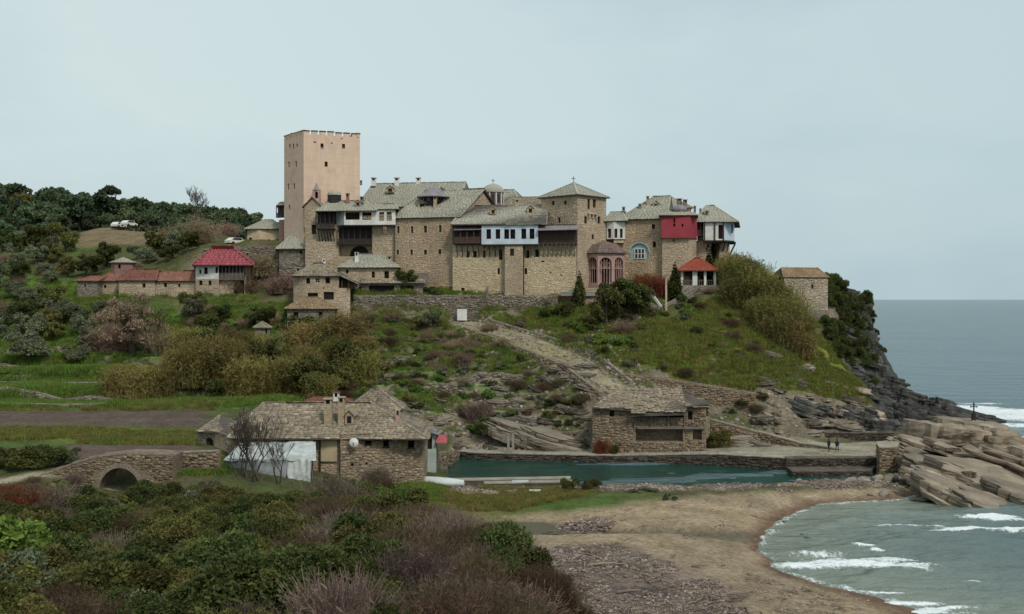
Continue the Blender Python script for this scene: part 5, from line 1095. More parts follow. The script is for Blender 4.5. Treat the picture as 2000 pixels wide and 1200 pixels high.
K.roof([[A_(1158,139.2,796), A_(1233,139.2,801), A_(1240,145,763), A_(1202,145,764)], [A_(1233,139.2,801), A_(1233,138.6,812), A_(1336,138.6,809), A_(1340,139,797), A_(1330,145,765), A_(1240,145,763)],
        [A_(1158,139.2,796), A_(1202,145,764), A_(1172,150,790)], [A_(1202,145,764), A_(1330,145,765), A_(1345,150,793), A_(1172,150,790)]], 'slate_old', size=(.55,.4), th=.09, jit=.16)
K.roof([[A_(1338,139.2,794), A_(1384,139.2,789), A_(1372,144,778), A_(1332,145,766)], [A_(1384,139.2,789), A_(1390,149,792), A_(1345,150,793), A_(1332,145,766), A_(1372,144,778)]], 'slate_old', size=(.5,.4), th=.1, jit=.25, name='fallen_roof_end'); K.done()

# ---------------------------------------------------------------- stone walls, quays, bridge
def stone_wall(name, label, pts, thick, mat='wall_grey', st='st_grey', cat='wall', size=(.5,.28), cap=None, proud=(.02,.10), caph=.12, group=None, top_noise=0):
    """pts: (px, Y, z_top, z_base) along the wall"""
    p = [(*G2(a, b_), c_, d_) for a, b_, c_, d_ in pts]; o = root(name, (p[0][0], p[0][1], p[0][3]), label, cat, group); b = MB(); ac = Acc(); cp_ = []
    for (x0,y0,t0,b0), (x1,y1,t1,b1) in zip(p[:-1], p[1:]):
        A, B = Vector((x0,y0)), Vector((x1,y1)); L = (B-A).length; d = (B-A)/L; n = Vector((d.y,-d.x)); C_, D_ = B-n*thick, A-n*thick
        b.hexa([(A.x,A.y,b0-1),(B.x,B.y,b1-1),(C_.x,C_.y,b1-1),(D_.x,D_.y,b0-1),(A.x,A.y,t0),(B.x,B.y,t1),(C_.x,C_.y,t1),(D_.x,D_.y,t0)])
        lay_stones(ac, A, d, n, [(0,b0-.3),(L,b1-.3),(L,t1),(0,t0)], [], size, proud)
        if cap:
            k_ = max(int(L/1.1), 1)
            for i in range(k_):
                s0, s1 = i/k_, (i+.965)/k_; q = []
                dz = rng.uniform(-.03, .03)
                for s_, o_ in ((s0,.08),(s1,.08),(s1,-thick-.04),(s0,-thick-.04)):
                    w_ = A.lerp(B, s_)+n*o_; q.append((w_.x, w_.y, t0+(t1-t0)*s_+.01+dz))
                cp_.append(q+[(a1, a2, a3+caph) for a1, a2, a3 in q])
    w_ = b.build('core', M[mat], o); ac.build('stones', M[st], w_)
    for q in cp_:
        m = MB(); m.hexa(q); m.build('coping_stone', M[cap], o)
    return o
stone_wall('retaining_wall', 'long grey terrace retaining wall below the gallery range', [(690,183.4,gz(577,183.4),17.6),(800,183.2,gz(576,183.2),17.6),(905,183,gz(577,183),17.6),(960,182.8,gz(576,182.8),17.2),(1090,182.4,gz(577,182.4),17.2)], 1.0, proud=(.02,.12))
stone_wall('retaining_wall', 'brown retaining wall sloping down behind the harbour store', [(1212,154.9,gz(729,154.9),7.6),(1290,154.6,gz(738,154.6),6),(1400,153.6,gz(755,153.6),4),(1475,152.6,gz(769,152.6),3.4),(1477,156,gz(769,152.6),3.4)], .9, 'wall_brown', 'st_brown')
stone_wall('terrace_wall', 'high rubble wall under the cream house and the pink tower', [(395,200,gz(486,200),23.5),(470,199,gz(482,199),23.5),(545,197,gz(480,197),23.5)], 1.2, proud=(.02,.12))
stone_wall('terrace_wall', 'rough stone wall between the tower foot and the two storey ruin', [(545,194,gz(513,194),22.5),(640,193,gz(508,193),22.5)], 1.0, proud=(.02,.12))
stone_wall('stepped_parapet', 'long stone parapet with pale coping descending from the harbour store to the quay', [(1388,146.5,gz(821,146.5),1.2),(1480,145.6,gz(845,145.6),1),(1560,141.5,gz(866,141.5),.9),(1640,138.5,gz(879,138.5),.8)], .7, 'wall_brown', 'st_brown', cap='concrete', caph=.16)
stone_wall('low_quay_wall', 'dark low wall at the back of the open quay under the dark rocks', [(1600,151.5,gz(847,151.5),.8),(1748,151,gz(847,151),.8)], .8, 'concrete_dark', 'st_dark', cap='concrete_dark')
def beside(px, Y, off):
    return None
for lab, off, mt, sg in (('rubble wall along the lower side of the descending path', -3.0, 'brown', 1), ('rough wall along the meadow side of the descending path', 3.1, 'grey', 0)):
    q = []
    for k_ in range(1, len(PATH)-1):
        a, b2 = Vector(PATH[k_-1]), Vector(PATH[k_+1]); d = (b2-a).normalized(); p = Vector(PATH[k_])+Vector((d.y, -d.x))*(-off); z_ = float(H(p.x, p.y)); q.append((1000+p.x/p.y*2000, p.y, z_+.55, z_-.5))
    stone_wall('path_wall', lab, q, .6, 'wall_'+mt, 'st_'+mt, proud=(.03,.14))
for lab, Yt, p0_, p1_ in (('lowest dry stone terrace wall above the ploughed field', 141.8, -140, 215),('second dry stone terrace wall above the ploughed field', 147.8, -140, 225),('third dry stone terrace wall above the ploughed field', 154.2, -140, 200),('highest dry stone terrace wall below the olive trees', 161.5, -140, 190),
        ('dry stone terrace wall left of the rock bank', 168.5, 690, 835),('dry stone terrace wall above the boatyard roof', 158.5, 700, 905),('dry stone terrace wall between the path and the harbour rocks', 161.0, 880, 1055)):
    q = []
    for k_ in range(8):
        p_ = p0_+(p1_-p0_)*k_/7; yy_ = Yt+math.sin(k_*1.3+Yt)*.5; x_ = gx(p_, yy_); q.append((p_, yy_, float(H(x_, yy_+.9))+(.5 if Yt < 165 and p0_ < 0 else .2), float(H(x_, yy_-.6))-.3))
    stone_wall('terrace_wall', lab, q, .6, proud=(.03,.15), size=(.55,.3))
# platform edge quay
o = stone_wall('quay_wall', 'dark stained harbour quay wall with pale worn coping', [(893,141.6,.95,-1),(930,140.0,.95,-1),(1060,138.7,.95,-1),(1200,137.2,.98,-1),(1300,136.4,1.25,-1),(1400,135.2,1.5,-1),(1535,131,1.62,-1)], 1.9, 'concrete_dark', 'st_dark', 'quay', (.6,.3), cap='concrete', proud=(.02,.10), caph=.1)
stone_wall('side_quay', 'rubble side wall of the slipway basin beside the boatyard house', [(826,122,3.1,.2),(850,127,2.8,.0),(880,135,2.0,0),(897,141.4,1.1,-1)], .9, 'wall_brown', 'st_brown', 'quay', cap=None, proud=(.03,.16))
def block(name, label, cat, poly, z0, z1, mat, cap=None, st=None, group=None):
    c_ = (sum(p[0] for p in poly)/len(poly), sum(p[1] for p in poly)/len(poly)); t = root(name, (*c_, z0), label, cat, group); b = MB(); b.prism(poly, z0, z1-(.12 if cap else 0)); w_ = b.build('body', M[mat], t)
    if st:
        ac = Acc()
        for i in range(len(poly)):
            A, B = V2(poly[i]), V2(poly[(i+1) % len(poly)]); L = (B-A).length; d = (B-A)/L; lay_stones(ac, A, d, Vector((d.y,-d.x)), [(0,z0),(L,z0),(L,z1-.12),(0,z1-.12)], [], (.55,.3), (.02,.12))
        ac.build('stones', M[st], w_)
    if cap: b = MB(); b.prism(offset_poly(poly, .06), z1-.12, z1); b.build('deck', M[cap], t)
    return t
block('jetty', 'dark stubby pier reaching into the harbour from the right', 'pier', Z((1535,130.8),(1548,126.5),(1700,127.2),(1712,131.5),(1640,131.8)), -1.5, .75, 'concrete_dark', 'concrete_dark', 'st_dark')
block('ruined_pier_block', 'squat ruined masonry block where the pier meets the golden rocks', 'masonry block', Z((1712,131.5),(1718,127.5),(1752,128),(1756,133)), -.5, gz(868,130), 'wall_brown', 'concrete', 'st_brown')
block('slipway', 'long narrow concrete slipway nearest the harbour water', 'slipway', Z((880,120.3),(884,119.0),(1112,120.1),(1114,121.6)), -1.5, 1.0, 'concrete_dark', 'concrete')
block('slipway', 'second concrete slipway closer to the beach', 'slipway', Z((945,116.5),(947,115.4),(1120,116.3),(1120,117.6)), -1.5, 1.3, 'concrete_dark', 'concrete')
block('white_slab', 'pale slab lying between the two slipways', 'slab', Z((1000,116.2),(1000,115.7),(1032,115.9),(1032,116.4)), 1.3, 1.45, 'metal')
block('white_slab', 'thin white board lying on the grass strip', 'board', Z((1034,111.2),(1034,110.6),(1056,110.7),(1056,111.3)), .95, 1.35, 'white')
block('notice_board', 'white weathered board leaning at the top of the path', 'board', Z((893,181.9),(893,181.6),(912,181.5),(912,181.9)), gz(626,181.7), gz(604,181.7), 'white')
block('pool', 'flat turquoise water trough on the terrace beside the arched porch', 'trough', Z((1095,182.6),(1096,181.4),(1172,181.2),(1176,182.6)), 22.6, gz(570,182), 'concrete', 'cyan')
# upturned boat
def boat(name, label, x, y, z, L, Wd, Hh, rz, mat, up=False):
    t = root(name, (x, y, z), label, 'boat', rz=rz); b = MB(); vs = []; fs = []; n, m = 14, 8
    for i in range(n+1):
        s_ = i/n; w_ = Wd/2*(math.sin(math.pi*min(s_*.62+.38, 1))**.8 if s_ < 1 else 0); w_ = Wd/2*(1-max(0, (s_-.35)/.65)**2.4)*(.78+.22*min(s_/.35, 1)); kz = Hh*(.12*max(0, s_-.6)**2*6)
        for j in range(m+1):
            a = math.pi*j/m; vs.append(((s_-.5)*L, math.cos(a)*w_, (math.sin(a)**.75*Hh*(1-.25*s_**3)) if up else -(math.sin(a)**.75*Hh*(1-.25*s_**3))+Hh))
    for i in range(n):
        for j in range(m): a = i*(m+1)+j; fs.append((a, a+m+1, a+m+2, a+1))
    fs.append(tuple(range(m+1)))
    b.add([Vector(v)+ORG[t.name] for v in vs], fs); o = b.build('hull', M[mat], t, smooth=True); md = o.modifiers.new('shell', 'SOLIDIFY'); md.thickness = .05
    b = MB(); b.tube([(v+ORG[t.name]) for v in [Vector((-L/2,0,Hh*(1.0 if up else 0))), Vector((0,0,(Hh*.99 if up else 0))), Vector((L*.42,0,(Hh*.84 if up else .2)))]], [.05,.05,.04], 5); b.build('keel', M['wood_grey'], t)
    b = MB()
    for j in (0, m): b.tube([Vector(vs[i*(m+1)+j])+ORG[t.name] for i in range(n+1)], [.045]*(n+1), 5)
    b.build('gunwale', M['metal'], t)
    return t
boat('upturned_boat', 'white hull lying keel up on the grass beside the boatyard house', gx(868,113.4), 113.4, 1.5, 4.6, 1.5, .75, R(-18), 'metal', True)
# two tiny cars on the upper field and one by the wall
def car(label, px, Y, py, rz, s_=1.0):
    z_ = gz(py, Y); t = root('parked_car', (gx(px,Y), Y, z_), label, 'car', None, rz); O = ORG[t.name]; b = MB(); w_ = .85
    prof = [(-2.1,.35),(2.1,.35),(2.15,.8),(1.3,.95),(.75,1.42),(-1.2,1.45),(-1.9,.95),(-2.15,.85)]; n = len(prof)
    b.add([O+Vector((x_,-w_,y_)) for x_,y_ in prof]+[O+Vector((x_,w_,y_)) for x_,y_ in prof], [tuple(range(n)), tuple(range(2*n-1,n-1,-1))]+[(i,n+i,n+(i+1)%n,(i+1)%n) for i in range(n)]); b.build('body', M['white'], t)
    b = MB()
    for sg in (-1,1): b.hexa([O+Vector(v) for v in [(-1.45,sg*.86-.01,.98),(.95,sg*.86-.01,.98),(.95,sg*.86+.01,.98),(-1.45,sg*.86+.01,.98),(-1.1,sg*.86-.01,1.36),(.65,sg*.86-.01,1.36),(.65,sg*.86+.01,1.36),(-1.1,sg*.86+.01,1.36)]])
    b.build('side_glass', M['glass'], t)
    for x_ in (-1.3,1.35):
        for sg in (-1,1):
            b = MB(); pts = [O+Vector((x_,sg*.88-.09,.33)), O+Vector((x_,sg*.88+.09,.33))]; b.tube(pts, [.33,.33], 12); b.build('wheel', M['iron'], t)
car('white van at the far edge of the brown field, the right one of two', 252, 252, 443, 1.25); car('white car at the far edge of the brown field, the left one of two', 232, 254, 446, 1.35); car('small white car parked behind the red roofed house', 461, 206, 479, .9)
# harbour people
def person(label, px, Y, z, face, top, leg, pose):
    x = gx(px, Y); t = root('person', (x, Y, z), label, 'person', None, face); me = bpy.data.meshes.new('body')
    s_ = pose
    J = [(0,0,.95),(0,0,1.2),(0,0,1.42),(0,.01,1.52),(0,.02,1.66),(.10,0,.9),(.12,.03+s_*.2,.5),(.12,-.02+s_*.1,.06),(.12,.14+s_*.1,.04),(-.10,0,.9),(-.12,.05-s_*.15,.5),(-.12,-.04-s_*.3,.07),(-.12,.1-s_*.3,.04),(.19,0,1.4),(.24,.02,1.13),(.22,.14,.90),(-.19,0,1.4),(-.24,-.02,1.13),(-.22,.10,.90)]
    E = [(0,1),(1,2),(2,3),(3,4),(0,5),(5,6),(6,7),(7,8),(0,9),(9,10),(10,11),(11,12),(2,13),(13,14),(14,15),(2,16),(16,17),(17,18)]
    rad = [.15,.14,.16,.06,.11,.10,.07,.05,.05,.10,.07,.05,.05,.075,.05,.04,.075,.05,.04]
    me.from_pydata(J, E, []); o = link('body', me, t); o.modifiers.new('skin', 'SKIN')
    for i, r_ in enumerate(rad): me.skin_vertices[0].data[i].radius = (r_, r_*.85)
    me.skin_vertices[0].data[0].use_root = True; me.materials.append(leg)
    sd = o.modifiers.new('smooth', 'SUBSURF'); sd.levels = sd.render_levels = 1
    b = MB(); O = Vector((x, Y, z)); b.lathe((O.x, O.y), [(.19,z+.85),(.20,z+1.1),(.23,z+1.38),(.10,z+1.5)], 12)
    c_ = b.build('jacket', top, t); b = MB(); b.lathe((O.x, O.y+.02), [(.115,z+1.66),(.12,z+1.74),(.07,z+1.82),(.01,z+1.84)], 10); b.build('hat', M['iron'], t); return t
M['cloth_dark'] = m_flat('dark_clothing', (.025,.025,.03), rough=.9); M['cloth_navy'] = m_flat('navy_clothing', (.03,.035,.06), rough=.9)
person('person in dark clothes standing at the end of the stepped parapet, left of the pair', 1619, 137.2, 1.58, .6, M['cloth_dark'], M['cloth_dark'], .4)
person('person in dark clothes walking on the quay, right of the pair', 1635, 136.8, 1.58, -.5, M['cloth_navy'], M['cloth_dark'], .9)
# bridge
yf = 102.0; xs = lambda px: gx(px, yf); dk = [(40,gz(946,yf)),(90,gz(927,yf)),(140,gz(908,yf)),(190,gz(893,yf)),(245,gz(887,yf)),(300,gz(888,yf)),(338,gz(891,yf))]
t = root('stone_bridge', (xs(235), yf, 2.2), 'old humpbacked stone footbridge with a single round arch over the stream', 'bridge')
cx, rw, sp, cr_ = xs(234), 2.0, 3.0, gz(914,yf); n = 14
arc = [(cx+rw*math.cos(math.pi*i/n), sp+(cr_-sp)*math.sin(math.pi*i/n)) for i in range(n+1)]
outer = [(xs(40),1.5),(cx-rw,1.5)]+arc[::-1]+[(cx+rw,1.5),(xs(338),1.5)]+[(xs(p), z_+.0) for p, z_ in dk[::-1]]
tri = tessellate_polygon([[Vector((a, b_, 0)) for a, b_ in outer]]); b = MB(); W2 = 3.4
for yy, fl in ((yf,0),(yf+W2,1)): b.add([(a, yy, z_) for a, z_ in outer], [tuple(q) for q in tri])
m_ = len(outer); b.add([(a, yf, z_) for a, z_ in outer]+[(a, yf+W2, z_) for a, z_ in outer], [(i, (i+1) % m_, m_+(i+1) % m_, m_+i) for i in range(m_)]); w_ = b.build('masonry', M['wall_brown'], t)
ac = Acc(); lay_stones(ac, Vector((xs(40), yf)), Vector((1,0)), Vector((0,-1)), [(a-xs(40), z_) for a, z_ in outer], [(cx-rw-.45-xs(40), cx+rw+.45-xs(40), 1.5, cr_-.35)], (.4,.22), (.02,.10)); ac.build('stones', M['st_brown'], w_)
for i in range(22):   # arch ring
    a0, a1 = math.pi*(i+.04)/22, math.pi*(i+.96)/22; q = []
    for yy in (yf-.13, yf+.4):
        for a, r_ in ((a0,0),(a0,.42),(a1,.42),(a1,0)): q.append((cx+(rw+r_)*math.cos(a), yy, sp+(cr_-sp+r_)*math.sin(a)))
    m = MB(); m.hexa(q); m.build('voussoir', M['st_grey'], t)
for i in range(len(dk)-1):
    (p0, z0_), (p1, z1_) = dk[i], dk[i+1]; L_ = xs(p1)-xs(p0); k_ = int(L_/.7)
    for j in range(k_):
        a, c_ = j/k_, (j+.95)/k_; xa, xb = xs(p0)+L_*a, xs(p0)+L_*c_; za, zb = z0_+(z1_-z0_)*a, z0_+(z1_-z0_)*c_; h_ = rng.uniform(.14,.30)
        m = MB(); m.hexa([(xa,yf-.05,za),(xb,yf-.05,zb),(xb,yf+.35,zb),(xa,yf+.35,za),(xa,yf-.02,za+h_),(xb,yf-.02,zb+h_),(xb,yf+.33,zb+h_*rng.uniform(.8,1.1)),(xa,yf+.33,za+h_)]); m.build('kerb_stone', M['st_grey'], t)
stone_wall('yard_wall', 'low stone yard wall with pale coping right of the footbridge', [(330,105.2,gz(889,105.2),4.2),(352,105.1,gz(886,105.1),4.2),(428,104.6,gz(882,104.6),4.2)], .5, 'wall_brown', 'st_brown', cap='concrete', caph=.14)
# stairs and white parapets by the gazebo
stone_wall('quay_edge', 'dark rough stone edge of the quay platform above the stubby pier', [(1537,130.2,1.66,.2),(1620,130.3,1.68,.2),(1712,130.6,1.68,.2)], 1.6, 'concrete_dark', 'st_dark', 'quay', cap='concrete_dark', proud=(.03,.14))
t = root('garden_stair', (gx(1310,177), 177, 19.5), 'stone garden stair with pale sloping parapets rising to the gazebo', 'staircase')
n = 12; P0, P1 = Vector((*G2(1300,177.6), gz(604,177.6))), Vector((*G2(1354,180.6), gz(571,180.6)))
for i in range(n):
    a = P0.lerp(P1, i/n); c_ = P0.lerp(P1, (i+1)/n); b = MB(); zt_ = a.z+(P1.z-P0.z)/n; b.hexa([(a.x,a.y,19),(c_.x+.05,c_.y,19),(c_.x+.05-.6,c_.y+1.5,19),(a.x-.6,a.y+1.5,19),(a.x,a.y,zt_),(c_.x+.05,c_.y,zt_),(c_.x+.05-.6,c_.y+1.5,zt_),(a.x-.6,a.y+1.5,zt_)]); b.build('step', M['st_grey'], t)
for q0, q1, h_ in ((P0+Vector((-.3,-.25,.1)), P1+Vector((.1,-.25,.1)), .55), (P0+Vector((-.7,1.6,.5)), P1+Vector((-.5,1.6,.5)), .5)):
    b = MB(); b.hexa([q0+Vector((0,0,-2.8)), q1+Vector((0,0,-3.5)), q1+Vector((0,.25,-3.5)), q0+Vector((0,.25,-2.8)), q0+Vector((0,0,h_-.12)), q1+Vector((0,0,h_-.12)), q1+Vector((0,.25,h_-.12)), q0+Vector((0,.25,h_-.12))]); w_ = b.build('parapet', M['wall_grey'], t)
    b = MB(); b.bar(q0+Vector((0,.12,h_)), q1+Vector((0,.12,h_)), .32, .12); b.build('coping', M['concrete'], w_)
b = MB(); b.bar((*G2(1266,178.2), gz(566,178.2)), (*G2(1292,176.6), gz(600,176.6)), .3, .4); b.build('left_parapet', M['white'], t)
stone_wall('revetment', 'rough stone revetment below the garden stair', [(1270,176.6,gz(590,176.6),18),(1300,176.4,gz(604,176.4),18),(1345,177,gz(597,177),18)], 1.0)
stone_wall('revetment', 'stone revetment below the gazebo floor', [(1345,181,gz(572,181),20),(1362,181.4,gz(558,181.4),20),(1424,181.4,gz(556,181.4),20)], 1.0)
stone_wall('entrance_plinth', 'pale stone plinth wall under the arched porch', [(1120,181.8,gz(563,181.8),21),(1200,181.6,gz(562,181.6),21)], .8, 'wall_tan', 'st_tan')
t = root('gate_post', (gx(1301,176), 176, 20), 'tall slim pale pink post at the foot of the garden stair', 'post'); b = MB(); x = gx(1301,176); b.box(x-.15,x+.15,175.85,176.15,19.5,gz(558,176)); b.build('shaft', M['cream'], t); b = MB(); b.box(x-.14,x+.14,175.87,176.13,gz(558,176),gz(546,176)); b.lathe((x,176),[(.2,gz(546,176)),(.02,gz(543,176))],6); b.build('finial', M['pink'], t)
t = root('iron_cross', (gx(1902,140), 140, 5.5), 'dark iron cross standing on top of the golden rock', 'cross'); x = gx(1902,140); b = MB()
# stacked posts near the shore
for i, (px, Y, h_) in enumerate([(993,139.5,2.6),(1002,139.8,2.9)]):
    t2 = root('mooring_post', (gx(px,Y), Y, 1), ['left', 'right'][i]+' of two pale stone gate pillars at the harbour head', 'pillar', 'gate pillars at the harbour head'); b = MB(); x_ = gx(px,Y); b.box(x_-.17,x_+.17,Y-.17,Y+.17,.5,1+h_); b.build('shaft', M['concrete'], t2); b = MB(); b.box(x_-.22,x_+.22,Y-.22,Y+.22,1+h_,1+h_+.12); b.build('cap', M['concrete'], t2)
# ---------------------------------------------------------------- rocks
def size_word(s_, a=.75, b=1.05): return 'small ' if s_ < a else 'large ' if s_ > b else ''
def fore_place(px, Y):
    h = 'under the road' if px < 170 else 'under the footbridge' if px < 400 else 'under the sheeted shelter' if px < 620 else 'under the boatyard house' if px < 840 else 'beside the shingle'
    return h+(', in the bottom rows' if Y < 31 else ', partway up' if Y < 45 else ', toward the top')
def hill_place(px, Y):
    return ('far left' if px < 60 else 'left of the umbrella pine' if px < 190 else 'behind the brown field' if px < 330 else 'by the leafless tree' if px < 440 else 'left of the tower')+(', low' if Y < 270 else ', halfway up' if Y < 320 else ', on the ridge')
def grove_place(px, Y):
    return ('at the left edge' if px < 90 else 'left of the low row' if px < 180 else 'near the big leafless tree' if px < 380 else 'under the red roofed house' if px < 500 else 'near the garden hut')+(' above the terraces' if Y < 182 else ' below the row roofs' if Y < 200 else ' higher up')
def slope_place(px, Y):
    return ('above the boatyard roof' if px < 800 else 'left of the path' if px < 1000 else 'beside the path' if px < 1200 else 'above the harbour store' if px < 1350 else 'near the meadow')+(' low down' if Y < 157 else ' midway' if Y < 169 else ' near the top')
def strata_mesh(name, seed, mat, layers=6, nseg=44):
    """bedded rock: beds of uneven thickness with broken, notched edges and a gently waved top"""
    r_ = np.random.RandomState(seed); ang = np.linspace(0, 2*np.pi, nseg, endpoint=False); ca, sa = np.cos(ang), np.sin(ang); o_ = r_.rand()*90
    base = 1+.30*fbm(ca*1.1+o_, sa*1.1, seed, 2)+.16*fbm(ca*3+o_, sa*3, seed+1, 2)
    zc = np.concatenate([[0], np.cumsum(.25+r_.rand(layers)**2*1.6)]); zc = zc/zc[-1]; rings = []; sh = np.zeros(2)
    for k in range(layers):
        q = 1.06-.5*(k/layers)**2.4+(r_.rand()-.5)*.22
        notch = fbm(ca*2.2+o_+k*1.7, sa*2.2+k, seed+5, 3); br = np.floor(notch*5)/5*.30+fbm(ca*7+k*3, sa*7, seed+9, 2)*.10
        sh = sh+(r_.rand(2)-.5)*.08; nb = 2+int((zc[k+1]-zc[k])*9)
        for b_ in range(nb):
            t_ = b_/(nb-1); und = -.07*(1-t_)**2
            rings.append((base*q*(1+br+und+(r_.rand(nseg)-.5)*.035), zc[k]+(zc[k+1]-zc[k])*t_*.97+.002, sh.copy()))
    V = []; F = []
    for rr, zz, s_ in rings:
        wv = fbm(ca*1.5+zz*2, sa*1.5, seed+3, 2)*.035
        for c_, s2, q, w_ in zip(ca, sa, rr, wv): V.append((c_*q+s_[0], s2*q+s_[1], zz+w_))
    n = len(rings)
    for k in range(n-1):
        for i in range(nseg): F.append((k*nseg+i, k*nseg+(i+1) % nseg, (k+1)*nseg+(i+1) % nseg, (k+1)*nseg+i))
    top = rings[-1]; lo = (n-1)*nseg; prev = lo
    for q in (.82, .64, .46, .28, .12):
        b0 = len(V)
        for c_, s2, w_ in zip(ca, sa, top[0]):
            x_, y_ = c_*w_*q+top[2][0], s2*w_*q+top[2][1]; V.append((x_, y_, 1+float(np.floor(float(fbm(x_*1.6+o_, y_*1.6, seed+7, 3))*5)/5)*.16+.03*(1-q)))
        for i in range(nseg): F.append((prev+i, prev+(i+1) % nseg, b0+(i+1) % nseg, b0+i))
        prev = b0
    F.append(tuple(prev+i for i in range(nseg)))
    return mesh_np(name, V, F, M[mat])
SL = {k: [strata_mesh('rock_slab', 100+i*3+j*50, k, (2+i % 3 if k == 'strata_gold' else 4+i % 4)) for i in range(7)] for j, k in enumerate(('strata_gold', 'strata_dark', 'strata_grey'))}
def slab_rock(px, Y, z, sx_, sy, sz, dip=(0, 0), rz=0, kind='strata_gold', name='rock_ledge', label='layered rock ledge', group=None, i=None, cat='rock'):
    me = SL[kind][rng.randrange(7) if i is None else i]
    o = link(name, me, None, (gx(px, Y), Y, z)); o.scale = (sx_, sy, sz); o.rotation_euler = (R(dip[0]), R(dip[1]), R(rz)); tag(o, label, cat, group); return o
gold = [ # px, Y, z, sx, sy, sz, dip, turn
 (1808,140,-.8,3.6,4.2,3.4,(4,10),10,'broad pale ledge rising beside the ruined pier block'),
 (1845,139,.2,5.6,5,4.8,(3,7),30,'tall flat topped golden outcrop left of the iron cross'),
 (1885,140,2.6,5.4,4,2.9,(2,6),0,'topmost golden slab carrying the iron cross'),
 (1960,138,-.8,6.6,5,4.2,(2,18),50,'brown seaward shoulder of the golden rocks'),
 (1815,133,1.2,4.6,2.6,1.9,(10,15),0,'pale ledge with dark cracks below the flat topped outcrop'),
 (1880,132,.8,5.4,3.2,2.0,(10,14),-6,'long mid golden ledge stepping down toward the open sea'),
 (1950,130,-.6,6.5,4,2.0,(9,16),-5,'brown sloping slab in the right part of the outcrop'),
 (1840,126,.3,5.2,3.4,1.7,(14,12),0,'yellowish flat slab in the middle of the outcrop'),
 (1930,122,-1.0,8.2,4.6,2.2,(14,14),0,'dull grey brown rock face in the middle of the golden outcrop'),
 (1845,120,-1.0,6.0,3.6,2.2,(12,16),12,'grey face between the middle slabs and the golden nose'),
 (1822,113.8,.5,3.4,2.3,1.7,(16,22),0,'overhanging golden nose at the end of the rubble breakwater'),
 (1822,114.4,-1.6,2.3,2.0,2.6,(0,8),0,'dark undercut foot of the overhanging golden nose'),
 (1880,111.5,-.6,5.6,2.4,1.5,(16,21),-6,'long golden slab tilted over the cove water'),
 (1965,109.5,-1.9,6.2,2.6,1.7,(14,19),-6,'golden slab ending in foam at the right'),
 (2030,113,-1.8,6,4,2.0,(10,16),0,'lowest golden slab at the right edge'),
 (1785,125,-.6,2.0,1.8,1.7,(3,8),40,'dark golden boulder behind the end of the breakwater'),
 (2060,128,-1.5,9,6,3.6,(4,16),0,'outer golden rock past the right edge'), (1790,147,-.4,3.2,2.4,2.4,(0,6),0,'pale rock at the back of the open quay')]
for k in gold: slab_rock(*k[:7], rz=k[7], kind='strata_gold', name='golden_rock', label=k[8], group='golden layered rocks')
# golden slabs stretched: small steps on top
for i in range(20):
    px = rng.uniform(1800, 1990); Y = rng.uniform(112, 143); z = float(0)
    slab_rock(px, Y, -.4+sstep(108,138,Y)*rng.uniform(3.0,4.6), rng.uniform(.9,2.4), rng.uniform(.8,1.6), rng.uniform(.3,.8), (rng.uniform(0,10), rng.uniform(8,20)), rng.uniform(0,180), 'strata_gold', 'rock_ledge', 'small golden ledge '+('left of' if px < 1850 else 'below' if px < 1930 else 'right of')+' the iron cross'+(' near the cove water' if Y < 122 else ' midway' if Y < 133 else ' near the top'), 'small golden ledges')
for i in range(150):
    a = rng.random(); px = rng.uniform(1560, 1880); Y = rng.uniform(155, 187)
    if (px-1560)/320*22+155 > Y+6 and rng.random() < .7: continue
    x = gx(px, Y); z = float(H(x, Y))
    if z < -1.5 or float(sdf(np.array(x), np.array(Y), MEADOW)) < 1.5 or (px < 1640 and Y > 170): continue
    s_ = rng.uniform(.6, 1.9); slab_rock(px, Y, z-.5*s_, s_*1.6, s_, rng.uniform(.6,1.5)*s_, (rng.uniform(-5,12), rng.uniform(6,26)), rng.uniform(-30,30), 'strata_dark', 'dark_rock', size_word(s_, .95, 1.5)+'dark layered rock '+('right of the quay people' if px < 1680 else 'at the foot of the cliff' if px < 1770 else 'on the low promontory')+(' near the quay' if Y < 163 else ' in the middle' if Y < 174 else ' at the water'), 'dark shore rocks below the headland')
for i, (px, Y, z, s_) in enumerate([(1895,183,-.8,3.6),(1860,181,-.6,4.4),(1830,179,-.6,4.0),(1790,178,-.4,4.6),(1750,176,.2,4.2),(1925,184,-1.1,2.6),(1800,184,-.5,4.0),(1765,186,.5,4.2),(1742,189,3,3.2)]):
    slab_rock(px, Y, z, s_*1.7, s_, s_*.8, (0, 16), 10*i, 'strata_dark', 'dark_rock', 'large dark ledge reaching out toward the breaking waves', 'dark ledges of the low promontory', i % 7)
for i in range(70):   # cliff face
    Y = rng.uniform(184, 199); px = 1680+rng.uniform(-26, 12)+max(0, (195-Y))*3.2; x = gx(px, Y); z = float(H(x, Y))
    if z < .5: continue
    s_ = rng.uniform(.7, 1.7); slab_rock(px, Y, z-.9*s_, s_, s_*1.1, s_*1.6, (rng.uniform(-10,15), rng.uniform(0,30)), rng.uniform(0,180), 'strata_dark', 'cliff_rock', size_word(s_, 1.0, 1.4)+'dark jutting rock '+('near the top' if z > 14 else 'halfway down' if z > 6 else 'near the foot')+' of the seaward cliff', 'rocks of the seaward cliff')
